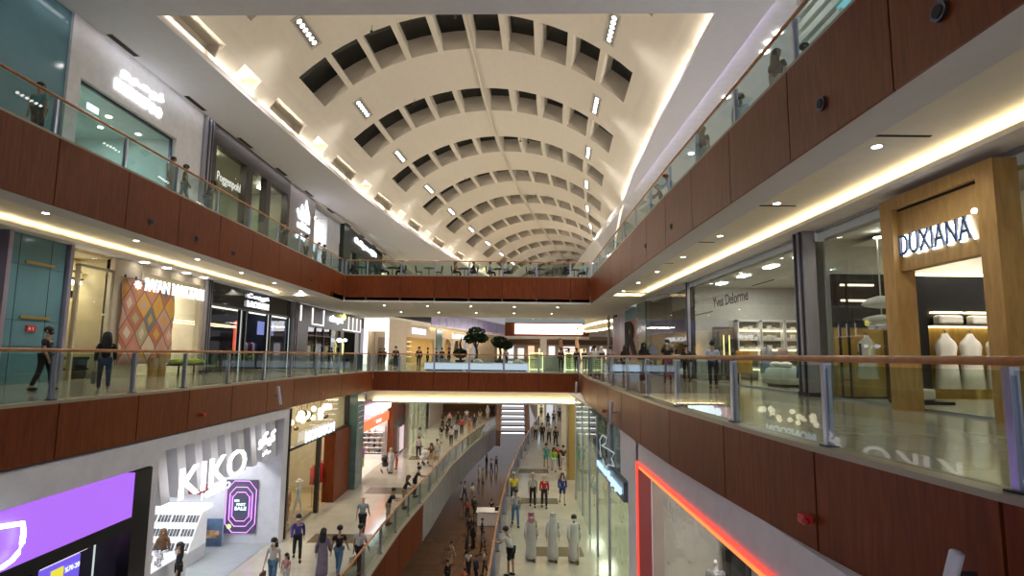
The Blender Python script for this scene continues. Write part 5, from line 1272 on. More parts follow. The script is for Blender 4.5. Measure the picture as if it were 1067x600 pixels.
garment_rail(-10.1, 30.5, 31.8, ZL + 2.0, 'red dresses in the doorway', 'bright red dress hanging in the doorway of the clothes shop', [red_dress], 4)
manq = pm('mannequin_white', (.72, .70, .66), .4)
# green grey glass column right of it
c = thing('column', (-9.4, 34.9, ZL), 'green grey glass clad column with thin white lines at its top', 'column')
part(B((-10.2, -8.95, 34.3, 35.9, ZL, -1.3)), 'shaft', teal_d, c)
for k in range(5): part(B((-8.95, -8.94, 34.4 + .1 * k, 35.7, -2.0 - .33 * k, -1.96 - .33 * k)), 'white_line', white_p, c)
# shoe shop
roomM('shoe_shop', -14.5, -9.3, 36, 44.5, ZL, -2.2, pm('pink_white_wall', (.66, .56, .52), .6), pm('pale_shoe_floor', (.62, .56, .48), .3), e=210, nl=2, label='the shoe shop')
c = thing('shop_header', (-9.1, 40, -3.4), 'glowing white and pink cloud shaped header over the shoe shop', 'header')
part(B((-9.3, -9.1, 36, 41.5, -3.0, -2.2)), 'screen_panel', em('header_pink', (.9, .45, .65), 1.2), c)
m = MB()
for y, r in ((38.5, .38), (39.6, .5), (40.8, .55), (42, .45), (43.2, .4)): m.ball((-8.95, y, -2.55), (.1, r * 1.3, r * .8))
part(m, 'cloud_panel', em('cloud_glow', (.8, .95, 1), 4), c, smooth=True)
part(B((-9.3, -9.08, 36, 43.8, -3.75, -3.15)), 'orange_band', em('orange_band', (1, .16, .05), 1.1), c)
sign('sign', 'SALE', FL(-9.05), 39.5, 40.9, -3.55, -3.35, 'tiny white lettering on the orange band of the shoe shop', depth=.02)
c = thing('shoe_wall', (-11, 44.3, ZL), 'wall of shelves full of shoes at the end of the shoe shop', 'shelf')
shoe_m = [pm('shoe_black', (.03, .03, .03), .4), pm('shoe_brown', (.15, .07, .03), .5), pm('shoe_tan', (.35, .2, .1), .6), pm('shoe_grey', (.25, .25, .27), .6)]
for r in range(5): part(B((-13.4, -9.5, 43.8, 44.3, -6.2 + .36 * r, -6.17 + .36 * r)), 'shelf', white_p, c)
part(B((-13.5, -9.45, 44.3, 44.4, ZL, -4.3)), 'back', kw, c)
part(B((-13.4, -9.5, 43.8, 44.3, ZL, -6.3)), 'plinth', white_p, c)
def shoe(x, y, z):
    m = MB(); A = [2 * PI * i / 8 for i in range(8)]
    m.loft([[(x + .09 * w * sin(a), y - .15 * s * cos(a) + o_, z + h) for a in A] for s, w, h, o_ in ((1, 1, 0, 0), (1, 1.05, .07, 0), (.6, .9, .13, .05), (.35, .7, .2, .08))]); return m
for r in range(5):
    for k in range(9):
        if (r + k) % 7 == 5: continue
        o = shoe(-13.1 + k * .42, 44.05, -6.165 + .36 * r).build('shoe', shoe_m[(k + r) % 4], smooth=True)
        nm_ = ['black', 'brown', 'tan', 'grey'][(k + r) % 4]; tag(o, '%s shoe standing on the shelves of the shoe shop' % nm_, 'shoe', '%s shoes on the shop shelves' % nm_)
for k, (z, nm, cc) in enumerate(((-5.45, 'magenta', (.5, .08, .42)), (-6.05, 'yellow green', (.5, .55, .08)))):
    for i in range(3):
        o = B((-9.6, -9.3, 36.3 + i * .5, 36.75 + i * .5, z, z + .6 - .12 * (k and i % 2))).build('box_stack', MATS.get('bx%d' % k) or pm('bx%d' % k, cc, .6), bevel=.02); tag(o, '%s block of the display at the shoe shop entrance' % nm, 'display block', '%s display blocks' % nm)
o = B((-9.9, -8.9, 44.6, 49.5, ZL, -1.4)).build('pillar', wood_red); tag(o, 'tall dark red wooden pillar right of the shoe shop', 'pillar')
o = B((-8.9, -8.87, 44.6, 49.5, -4.55, -4.1)).build('pillar_band', black_m); tag(o, 'black band around the tall pillar right of the shoe shop', 'band')
c = thing('light_box_poster', (-8.7, 47, ZL), 'white framed poster stand before the tall wooden pillar', 'poster')
part(B((-8.8, -8.7, 46.2, 48, ZL + .2, ZL + 2.0)), 'poster_face', em('poster_pale', (.75, .6, .65), .7), c); part(B((-8.82, -8.68, 46.1, 46.2, ZL, ZL + 2.1), (-8.82, -8.68, 48, 48.1, ZL, ZL + 2.1)), 'frame', white_p, c)
# pale glass boutique, then the dark cafe front
roomM('boutique', -14, -8.6, 49.6, 62, ZL, -1.6, pm('boutique_cream', (.6, .54, .42), .6), floor_t, e=320, nl=2, col=(1, .95, .8), label='the pale boutique')
c = thing('shop_window', (-8.6, 55, ZL), 'glass front of the pale boutique with green tinted panes', 'shop window')
for k in range(5): part(B((-8.6, -8.57, 49.8 + k * 2.4, 52.1 + k * 2.4, ZL, -1.6)), 'glass_panel', glass_b, c)
for k in range(6): part(B((-8.62, -8.54, 49.68 + k * 2.4, 49.8 + k * 2.4, ZL, -1.6)), 'mullion', steel, c)
roomM('dark_cafe', -11, -2, 74.5, 82, ZL, -.5, pm('cafe_brown', (.12, .07, .04), .7), floor_dark, e=110, nl=1, open_side='y-', col=(1, .7, .4), label='the dark brown cafe at the far end')
struct('wall_lower_far', B((-9, -8.6, 62, 74.5, ZL, -1.3), (-2, 30, 100, 100.4, ZL, 0)), pm('far_lower_wall', (.35, .3, .25), .6), 'far wall of the lower level', 'wall')
for k in range(5):
    x = -9 + k * 1.6; m = MB(); m.ball((x, 76, -2.4 + .3 * (k % 2)), .22, 8, 6); o = m.build('globe_lamp', MATS['globe_glow'], smooth=True); tag(o, 'warm lamp in the dark far cafe', 'lamp', 'lamps of the dark far cafe')
stair(-1.0, 1.5, 59, -6.6, 6, .9, .46, 'dark wooden staircase with six bright white step lights in the void', sw=.45)
o = B((1.6, 4.4, 88, 88.3, -4.4, -2.0)).build('lit_window', em('cyan_window', (.6, .85, 1), 1.6)); tag(o, 'pale cyan lit window at the far end of the right walkway', 'shop window')
for k in range(5):
    x = 4.6 + k * 1.5
    o = B((x, x + 1.1, 99.5, 99.9, ZL + .3, -3.2)).build('lit_window', MATS.get('far_window_%d' % (k % 4))); tag(o, 'lit window in the far end wall of the lower level', 'shop window', 'lit windows of the lower far end wall')
# ================= LOWER LEVEL, RIGHT (facade x = 3.6)
XR = 3.62
struct('wall_lower_right', B((XR, 4.0, 1.5, 16.95, -1.95, -1.2), (XR, 4.0, 16.75, 18.2, ZL, -1.2), (XR, 4.0, 18.2, 19.4, -2.7, -1.2)), lilac_p, 'cool white wall band under the wood of the middle level on the right', 'wall')
struct('wall_lower_right_shop', B((9.5, 9.6, 1.5, 18, ZL, -1.2), (4.0, 9.5, 17.0, 17.1, ZL, -1.2)), pm('warm_white_inner', (.55, .52, .46), .6), 'inner walls of the shop with the red neon frame', 'wall')
c = thing('neon_sign', (XR - .05, 12, ZL), 'large rectangular red neon frame around the lower right shopfront', 'neon frame')
neon_r = em('neon_red', (1, .05, .03), 1.3); neon_o = em('neon_orange', (1, .22, .05), 1.15)
m = MB(); m.tube([(XR - .03, 16.72, ZL), (XR - .03, 16.72, -1.86), (XR - .03, 3, -1.86)], .04, 6); part(m, 'red_tube', neon_r, c)
part(B((XR - .03, XR + .25, 3, 16.6, -2.0, -1.97)), 'glowing_reveal', neon_o, c)
part(B((XR - .03, XR + .3, 16.5, 16.62, ZL, -2.0)), 'red_jamb', em('jamb_red', (.4, .004, .008), .25), c)
o = B((XR + .3, XR + .32, 3, 16.4, ZL, -2.0)).build('shop_window', glass_s); tag(o, 'glass front inside the red neon frame', 'shop window')
c = thing('graphic_wall', (6.6, 12, -4), 'pale lilac picture wall with soft portraits behind the red neon frame', 'graphic')
part(B((6.6, 6.7, 4, 16.6, -3.75, -1.6)), 'graphic_panel', pm('lilac_graphic', (.68, .60, .70), .6, var=.2, scale=(.7, .7, .7)), c)
for y in (13.9, 11.6, 9): part(B((6.58, 6.6, y, y + .02, -3.75, -1.6)), 'seam', steel_d, c)
part(B((6.5, 6.75, 4, 16.6, -3.92, -3.75)), 'lower_beam', dk, c)
part(B((5.9, 6.6, 16.45, 16.62, ZL, -1.9)), 'dark_edge', black_m, c)
c = thing('lighting_truss', (5, 12, -3), 'black lighting bar with spot heads crossing the lower right shop', 'lighting bar')
m = MB(); m.tube([(4.6, 15.9, -2.55), (5.0, 8.5, -2.75)], .045, 6); m.tube([(4.7, 14, -2.6), (6.5, 14, -2.4)], .03, 6); part(m, 'bar', black_m, c)
for y in (14.5, 13, 11.2, 9.6):
    m = MB(); m.tube([(4.8, y, -2.6), (4.8, y, -2.8)], .02, 6); m.cyl((4.8, y, -3.0), .08, .2, 10, .06); part(m, 'spot_head', black_m, c)
c = thing('display_case', (5.6, 12, ZL), 'dark grey box display at the bottom right behind the neon frame', 'display')
part(B((5.0, 6.6, 9.0, 13.4, -4.9, -4.1)), 'box', pm('dark_case', (.05, .055, .05), .5), c); 
for y in (9.0, 13.3): part(B((5.0, 5.1, y, y + .1, ZL, -4.9)), 'leg', black_m, c)
garment_rail(7.8, 11, 16, -4.3, 'bright garments behind the neon frame', 'garment hanging in the shop behind the neon frame', [garm[2], garm[1], pm('cloth_orange', (.6, .25, .05), .9), garm[3]], 12)
for k in range(3): light('AREA', (5.2, 5.5 + 4 * k, -1.45), 110, (1, .93, .88), 1)
light('AREA', (8, 12, -4.0), 60, (1, .9, .8), 1.2)
# glass shopfront with lettering
c = thing('storefront', (3.7, 21, ZL), 'tall green tinted glass storefront on the right of the lower walkway', 'storefront')
GP = [(3.62, 18.3), (3.5, 21.0), (3.48, 23.7), (3.55, 26.5), (3.6, 29.5), (3.62, 32.7)]
for p, q in zip(GP, GP[1:]):
    m = MB(); m.obox(p, q, 0, -.03, ZL + .02, -2.9 if p[1] < 18.5 else -1.3); part(m, 'glass_panel', glassm('green_store_glass', (.78, .88, .82), .9) if 'green_store_glass' not in MATS else MATS['green_store_glass'], c)
for p in GP[1:]:
    m = MB(); m.box(p[0] - .03, p[0] + .06, p[1] - .04, p[1] + .04, ZL, -1.25); part(m, 'mullion', steel, c)
part(B((3.5, 3.7, 18.3, 23.4, -3.35, -2.75)), 'sign_band', pm('slate_blue_band', (.08, .12, .16), .3), c)
part(B((3.62, 3.75, 19.4, 26.5, -2.7, -1.25)), 'upper_panel', teal_d, c)
struct('wall_lower_right_inner', B((8.5, 8.6, 17.1, 45, ZL, -1.3), (3.9, 8.5, 45, 45.1, ZL, -1.3)), pm('cream_inner', (.52, .48, .38), .6), 'inner wall of the glass fronted lower right shops', 'wall')
struct('ceiling_lower_right', B((3.7, 9.5, 1.5, 45, -1.3, -1.22), (-.0, 4.3, 100, 101, -1.3, -1.22)), cream_p, 'ceiling of the lower right shops', 'ceiling')
for k in range(6): light('AREA', (6, 19 + 4.6 * k, -1.45), 130, (1, .93, .78), 1.2)
sign('sign', 'mamas & papas', FR(3.49), -23.3, -18.4, -3.26, -2.86, 'glowing pale blue lettering along the slate band of the lower right storefront', mat=sign_b, bold=.02)
P = [(626, 470), (625, 452), (628, 447), (632, 450), (631, 456), (627, 458), (634, 462), (640, 466), (637, 472), (640, 480), (634, 478), (630, 482), (628, 472)]
m = MB(); m.tube([onx(a, b_ + 6, 3.42) for a, b_ in P], .025, 5); o = m.build('neon_outline', em('dim_neon', (.7, .8, .8), .35)); tag(o, 'thin pale outline drawing above the blue lettering on the right', 'neon sign')
for k in range(14):
    y = 18.6 + k * 1.0; x = 6.2 + 1.5 * (k % 2)
    c = thing('display_rack', (x, y, ZL), 'shelving rack with small goods inside the glass fronted lower right shop', 'shelf', 'racks of the lower right glass shop')
    part(B((x, x + .5, y, y + .06, ZL, ZL + 2.2), (x, x + .5, y + .7, y + .76, ZL, ZL + 2.2)), 'upright', white_p, c)
    for i in range(4): part(B((x, x + .5, y + .06, y + .7, ZL + .4 + i * .5, ZL + .44 + i * .5)), 'shelf', white_p, c)
    part(B(*[(x + .1, x + .4, y + .12 + q * .2, y + .25 + q * .2, ZL + .44 + i * .5, ZL + .6 + i * .5 + .1 * rng.random()) for q in range(3) for i in range(4)]), 'goods', [garm[0], garm[1], garm[2], leafm][k % 4], c)
# golden and glass columns further along the right
for k, (x, y, mt, lb) in enumerate(((3.7, 37.5, gold, 'golden'), (4.2, 42, pm('grey_blue_metal', (.3, .32, .4), .25, .8), 'blue grey metal'), (4.0, 34.5, pm('pale_green_col', (.45, .48, .36), .3), 'pale green'), (4.7, 47.5, gold, 'second golden'))):
    o = B((x, x + .5, y, y + 1.4, ZL, -1.3)).build('column', mt, bevel=.05); tag(o, '%s column at the right of the far lower walkway' % lb, 'column')
struct('wall_lower_right_far', B((6.0, 6.3, 49, 62, ZL, -1.3), (7.6, 7.9, 62, 99, ZL, -1.3)), pm('bronze_wall', (.25, .18, .1), .35), 'bronze coloured shop wall far along the right walkway', 'wall')
for k in range(6):
    y = 50 + k * 4.5; x = 5.95 if y < 62 else 7.55
    o = B((x - .05, x, y, y + 2.8, ZL + .3, -2.5)).build('lit_window', MATS.get('far_window_%d' % (k % 4))); tag(o, 'lit shop window along the far right of the lower walkway', 'shop window', 'lit windows far right on the lower walkway')
# ceilings over the lower walkways beyond the bridge + their lamps
struct('ceiling_lower_far', B((-9.4, -3.5, 41, 74, -1.3, -.3), (2.2, 9, 46, 100, -1.3, -.3), (-9.4, 9, 74, 100, -.4, -.3)), cream_p, 'ceiling over the far lower walkways', 'ceiling')
# ================================================================== people
# joints for a 1.75 m figure facing +y; poses are joint offsets, skins are grown once per pose and shared
def skin_mesh(verts, edges, radii, root, sub=1):
    me = bpy.data.meshes.new('s'); me.from_pydata(verts, edges, []); me.update()
    o = bpy.data.objects.new('s', me); C.objects.link(o)
    md = o.modifiers.new('skin', 'SKIN'); md.use_smooth_shade = True; md.branch_smoothing = .6
    for i, r in enumerate(radii):
        d = me.skin_vertices[0].data[i]; d.radius = r if isinstance(r, tuple) else (r, r); d.use_root = (i == root)
    s = o.modifiers.new('sub', 'SUBSURF'); s.levels = sub; s.render_levels = sub
    bpy.context.view_layer.update()
    dg = bpy.context.evaluated_depsgraph_get()
    m2 = bpy.data.meshes.new_from_object(o.evaluated_get(dg))
    bpy.data.objects.remove(o); bpy.data.meshes.remove(me)
    for p in m2.polygons: p.use_smooth = True
    return m2
def limb(a, b, ang_x, ang_y=0.0, l=1.0):  # helper: point from a going down with swing forward ang_x, outward ang_y
    return (a[0] + l * sin(ang_y), a[1] + l * sin(ang_x) * cos(ang_y), a[2] - l * cos(ang_x) * cos(ang_y))
def pose_joints(kind):
    J = {}
    lean = {'lean': .35, 'sit': .08, 'bend': .3}.get(kind, .03)
    hipz = .93 if kind != 'sit' else .50
    J['pel'] = (0, 0, hipz)
    def up(h, x=0): return (x, h * sin(lean), hipz + h * cos(lean))
    J['waist'] = up(.14); J['chest'] = up(.34); J['neck'] = up(.52); J['head0'] = up(.60)
    J['head'] = (0, up(.68)[1] + .01, up(.68)[2]); J['crown'] = (0, up(.76)[1], up(.76)[2])
    for s, n in ((-1, 'L'), (1, 'R')):
        J['hip' + n] = (s * .09, 0, hipz - .02); J['sh' + n] = up(.46, s * .17)
    legs = {'walk': ((.42, .10), (-.30, -.62)), 'stand': ((.03, 0), (-.02, -.03)), 'lean': ((.1, .0), (-.06, -.06)), 'sit': ((1.5, .02), (1.45, -.05)), 'bend': ((.1, 0), (-.1, -.1)), 'stroll': ((.25, .08), (-.18, -.4)), 'phone': ((.06, 0), (-.06, -.1))}[kind]
    for (t, k), s, n in zip(legs, (-1, 1), 'LR'):
        J['knee' + n] = limb(J['hip' + n], None, t, s * .03, .43)
        J['ank' + n] = limb(J['knee' + n], None, k, s * .01, .41)
        J['toe' + n] = (J['ank' + n][0] + s * .02, J['ank' + n][1] + .15, max(.02, J['ank' + n][2] - .05))
    arms = {'walk': ((-.35, -.15), (.38, .6)), 'stroll': ((-.2, .0), (.22, .45)), 'stand': ((.03, .12), (.03, .15)), 'lean': ((.7, 1.55), (.7, 1.55)), 'sit': ((.5, 1.35), (.45, 1.3)), 'bend': ((.8, 1.3), (.7, 1.2)), 'phone': ((.1, 2.1), (.12, 2.0))}[kind]
    for (t, k), s, n in zip(arms, (-1, 1), 'LR'):
        J['el' + n] = limb(J['sh' + n], None, t, s * .16, .28)
        inw = -.28 if kind in ('phone', 'lean', 'sit') else .05
        J['wr' + n] = limb(J['el' + n], None, k, s * inw, .25)
        d = Vector(J['wr' + n]) - Vector(J['el' + n]); d.normalize()
        J['palm' + n] = tuple(Vector(J['wr' + n]) + d * .07); J['fin' + n] = tuple(Vector(J['palm' + n]) + d * .10)
    low = min(J['toeL'][2], J['toeR'][2], J['ankL'][2] - .06, J['ankR'][2] - .06)
    for k in J: J[k] = (J[k][0], J[k][1], J[k][2] - low)
    return J
PC = {}
def body_mesh(kind, fingers=False):
    key = ('body', kind, fingers)
    if key in PC: return PC[key]
    J = pose_joints(kind); names = ['pel', 'waist', 'chest', 'neck', 'head0', 'head', 'crown', 'hipL', 'hipR', 'kneeL', 'kneeR', 'ankL', 'ankR', 'toeL', 'toeR', 'shL', 'shR', 'elL', 'elR', 'wrL', 'wrR', 'palmL', 'palmR', 'finL', 'finR', 'nose']
    h = J['head']; J['nose'] = (0, h[1] + .105, h[2] - .01)
    V = [J[n] for n in names]; ix = {n: i for i, n in enumerate(names)}
    E = [('pel', 'waist'), ('waist', 'chest'), ('chest', 'neck'), ('neck', 'head0'), ('head0', 'head'), ('head', 'crown'), ('pel', 'hipL'), ('pel', 'hipR'), ('hipL', 'kneeL'), ('kneeL', 'ankL'), ('ankL', 'toeL'), ('hipR', 'kneeR'), ('kneeR', 'ankR'), ('ankR', 'toeR'),
         ('chest', 'shL'), ('chest', 'shR'), ('shL', 'elL'), ('elL', 'wrL'), ('wrL', 'palmL'), ('shR', 'elR'), ('elR', 'wrR'), ('wrR', 'palmR'), ('head', 'nose')]
    if not fingers: E += [('palmL', 'finL'), ('palmR', 'finR')]
    R = dict(pel=.11, waist=.105, chest=.12, neck=.055, head0=.062, head=.098, crown=.075, hipL=.085, hipR=.085, kneeL=.055, kneeR=.055, ankL=.038, ankR=.038, toeL=.035, toeR=.035, shL=.055, shR=.055, elL=.040, elR=.040, wrL=.027, wrR=.027, palmL=.034, palmR=.034, finL=.018, finR=.018, nose=.022)
    if fingers:
        for s, n in ((-1, 'L'), (1, 'R')):
            pa = Vector(J['palm' + n]); d = (pa - Vector(J['wr' + n])).normalized(); sd = Vector((0, 1, 0)) if abs(d.y) < .7 else Vector((1, 0, 0)); cl = d.cross(sd).normalized() * s
            for k, (o_, l) in enumerate(((-.027, .07), (-.009, .082), (.009, .078), (.027, .062))):
                a = pa + d * .03 + sd * o_; b = a + d * l * .55; c_ = b + d * l * .35 + cl * .02
                for q, p in enumerate((a, b, c_)):
                    nm = 'f%s%d%d' % (n, k, q); ix[nm] = len(V); V.append(tuple(p)); names.append(nm); R[nm] = .0095 - .001 * q
                E += [('palm' + n, 'f%s%d0' % (n, k)), ('f%s%d0' % (n, k), 'f%s%d1' % (n, k)), ('f%s%d1' % (n, k), 'f%s%d2' % (n, k))]
            a = pa - d * .02 + sd * .035; b = a + sd * .03 + d * .03
            for q, p in enumerate((a, b)):
                nm = 't%s%d' % (n, q); ix[nm] = len(V); V.append(tuple(p)); names.append(nm); R[nm] = .011
            E += [('palm' + n, 't%s0' % n), ('t%s0' % n, 't%s1' % n)]
        keep = [n for n in names if n not in ('finL', 'finR')]
        ix = {n: i for i, n in enumerate(keep)}; V = [V[names.index(n)] for n in keep]; names = keep
    m = skin_mesh(V, [(ix[a], ix[b]) for a, b in E], [R[n] for n in names], ix['pel'], 1)
    PC[key] = m; return m
def top_mesh(kind, sleeve, bulk=1.0, long=False):
    key = ('top', kind, sleeve, bulk, long)
    if key in PC: return PC[key]
    J = pose_joints(kind); P = Vector
    V = [J['waist'], J['chest'], J['shL'], J['shR'], tuple(P(J['chest']).lerp(P(J['neck']), .6)), J['pel']]; E = [(0, 1), (1, 2), (1, 3), (1, 4), (0, 5)]
    R = [.135 * bulk, .145 * bulk, .075, .075, .065, .135 * bulk]
    for n, i in (('L', 2), ('R', 3)):
        if sleeve == 'short': V.append(tuple(P(J['sh' + n]).lerp(P(J['el' + n]), .75))); E.append((i, len(V) - 1)); R.append(.062)
        else:
            V.append(J['el' + n]); E.append((i, len(V) - 1)); R.append(.056)
            V.append(tuple(P(J['el' + n]).lerp(P(J['wr' + n]), .9))); E.append((len(V) - 2, len(V) - 1)); R.append(.043)
    m = skin_mesh(V, E, R, 1, 1); PC[key] = m; return m
def bottom_mesh(kind, style):
    key = ('bot', kind, style)
    if key in PC: return PC[key]
    J = pose_joints(kind); P = Vector
    V = [J['pel'], J['hipL'], J['hipR']]; E = [(0, 1), (0, 2)]; R = [.128, .1, .1]
    for n, i in (('L', 1), ('R', 2)):
        kn, an = P(J['knee' + n]), P(J['ank' + n])
        if style == 'shorts': V.append(tuple(P(J['hip' + n]).lerp(kn, .85))); E.append((i, len(V) - 1)); R.append(.085)
        else:
            V.append(tuple(kn)); E.append((i, len(V) - 1)); R.append(.071); V.append(tuple(kn.lerp(an, .9))); E.append((len(V) - 2, len(V) - 1)); R.append(.057)
    m = skin_mesh(V, E, R, 0, 1); PC[key] = m; return m
def shoe_mesh(kind):
    key = ('shoe', kind)
    if key in PC: return PC[key]
    J = pose_joints(kind); mb = MB()
    for n in 'LR':
        a = Vector(J['ank' + n]); t = Vector(J['toe' + n]); c0 = a.lerp(t, .4); c0.z = max(.045, min(a.z, t.z) + .01); mb.ball(c0, (.05, .135, .05), 10, 6)
    me = bpy.data.meshes.new('shoes'); me.from_pydata(mb.v, [], mb.f)
    for p in me.polygons: p.use_smooth = True
    PC[key] = me; return me
def hair_mesh(kind, style):
    key = ('hair', kind, style)
    if key in PC: return PC[key]
    J = pose_joints(kind); h = Vector(J['head']); mb = MB()
    if style in ('short', 'cap', 'bun'):
        mb.ball(h + Vector((0, -.018, .045)), (.108, .118, .098), 14, 9)
        if style == 'bun': mb.ball(h + Vector((0, -.12, .1)), .05)
        if style == 'cap': mb.ball(h + Vector((0, .11, .06)), (.075, .07, .015), 10, 6)
    elif style == 'long':
        mb.ball(h + Vector((0, -.02, .045)), (.112, .122, .1), 14, 9)
        A = [2 * PI * i / 12 for i in range(12)]
        mb.loft([[(h.x + w * cos(a), h.y - .06 + d * sin(a) + o_, h.z + z) for a in A] for w, d, z, o_ in ((.06, .03, -.42, -.05), (.12, .05, -.32, -.05), (.13, .06, -.15, -.04), (.12, .09, 0, -.01), (.09, .08, .07, 0))])
    elif style in ('scarf', 'ghutra', 'hood'):
        A = [2 * PI * i / 14 for i in range(14)]
        k = 1.0 if style != 'hood' else 1.15
        mb.loft([[(h.x + w * k * cos(a), h.y - .035 + d * sin(a) * k, h.z + z) for a in A] for w, d, z in ((.20, .13, -.28), (.17, .12, -.2), (.115, .10, -.1), (.118, .108, .0), (.118, .118, .06), (.09, .09, .12), (.03, .03, .145))])
    me = bpy.data.meshes.new('hair'); me.from_pydata(mb.v, [], mb.f)
    for p in me.polygons: p.use_smooth = True
    PC[key] = me; return me
def robe_mesh(kind, hem=.06, wide=1.0, sleeve=True):
    key = ('robe', kind, hem, wide, sleeve)
    if key in PC: return PC[key]
    J = pose_joints(kind); mb = MB(); P = Vector; A = [2 * PI * i / 20 for i in range(20)]
    ch, pe, ne = P(J['chest']), P(J['pel']), P(J['neck'])
    kf = (P(J['kneeL']) + P(J['kneeR'])) / 2; af = (P(J['ankL']) + P(J['ankR'])) / 2
    sy = abs(J['ankL'][1] - J['ankR'][1]) / 2
    rings = []
    for c_, w, d in ((P((af.x, af.y, hem)), .20 * wide, .13 + sy * .8), (P((af.x * .5, (af.y + kf.y) / 2, .28)), .20 * wide, .14 + sy * .6), (kf, .185 * wide, .14 + sy * .3), (pe + P((0, 0, -.05)), .185, .135), (P(J['waist']), .165, .125), (ch, .185, .13), (P(J['shL']).lerp(P(J['shR']), .5) + P((0, 0, .0)), .19, .10), (ne + P((0, 0, -.02)), .07, .065)):
        rings.append([(c_.x + w * cos(a) * (1 + .035 * cos(6 * a)), c_.y + d * sin(a), c_.z) for a in A])
    mb.loft(rings)
    if sleeve:
        for n in 'LR':
            s_, e_, w_ = P(J['sh' + n]), P(J['el' + n]), P(J['wr' + n])
            mb.tube([s_.lerp(P(J['chest']), .15), s_, e_, e_.lerp(w_, .92)], [.06, .07, .062, .058], 10)
    me = bpy.data.meshes.new('robe'); me.from_pydata(mb.v, [], mb.f)
    for p in me.polygons: p.use_smooth = True
    PC[key] = me; return me
def mask_mesh(kind):
    key = ('mask', kind)
    if key in PC: return PC[key]
    J = pose_joints(kind); h = Vector(J['head']); mb = MB(); mb.ball(h + Vector((0, .055, -.045)), (.072, .062, .05), 10, 7)
    me = bpy.data.meshes.new('mask'); me.from_pydata(mb.v, [], mb.f); PC[key] = me; return me
def eye_mesh(kind):
    key = ('eye', kind)
    if key in PC: return PC[key]
    J = pose_joints(kind); h = Vector(J['head']); mb = MB()
    for s in (-1, 1): mb.ball(h + Vector((s * .034, .088, .016)), .013, 8, 5)
    me = bpy.data.meshes.new('eyes'); me.from_pydata(mb.v, [], mb.f); PC[key] = me; return me
def ear_pair(kind):
    key = ('ear', kind)
    if key in PC: return PC[key]
    J = pose_joints(kind); h = Vector(J['head']); mb = MB()
    for s in (-1, 1): mb.ball(h + Vector((s * .1, 0, 0)), (.014, .024, .034), 8, 5)
    me = bpy.data.meshes.new('ears'); me.from_pydata(mb.v, [], mb.f); PC[key] = me; return me
def mc(name, col, rough=.85, var=.12):
    return MATS.get('cloth_' + name) or pm('cloth_' + name, col, rough, var=var, scale=(6, 6, 6))
CL = dict(black=(.012, .012, .014), navy=(.015, .02, .06), white=(.84, .83, .82), offwhite=(.6, .58, .52), grey=(.24, .24, .25), lgrey=(.42, .42, .43), red=(.55, .02, .02), yellow=(.75, .62, .02), green=(.20, .55, .05), teal=(.05, .28, .28), denim=(.10, .20, .33), denimd=(.04, .07, .14), purple=(.07, .05, .28), lilac=(.22, .19, .25), olive=(.10, .12, .08), khaki=(.36, .29, .18), blue=(.06, .16, .40), pblue=(.35, .45, .62), pink=(.55, .25, .28), brown=(.14, .07, .03), maroon=(.2, .02, .03), plaid=(.25, .33, .38), rust=(.4, .14, .04))
skins = [pm('skin_light', (.60, .38, .27), .55, var=.04), pm('skin_tan', (.42, .25, .16), .55, var=.04), pm('skin_dark', (.16, .085, .05), .5, var=.04)]
hairs = [pm('hair_black', (.012, .010, .009), .6), pm('hair_brown', (.07, .035, .02), .6), pm('hair_grey', (.35, .34, .33), .7)]
eye_m = pm('eye_dark', (.02, .015, .015), .2); mask_w = pm('mask_white', (.75, .78, .82), .8); mask_k = pm('mask_black', (.02, .02, .025), .8); mask_b = pm('mask_blue', (.35, .55, .75), .8)
def inst(name, me, mat, par):
    if not me.materials: me.materials.append(mat)
    o = bpy.data.objects.new(name, me); C.objects.link(o); o.parent = par
    o.material_slots[0].link = 'OBJECT'; o.material_slots[0].material = mat
    return o
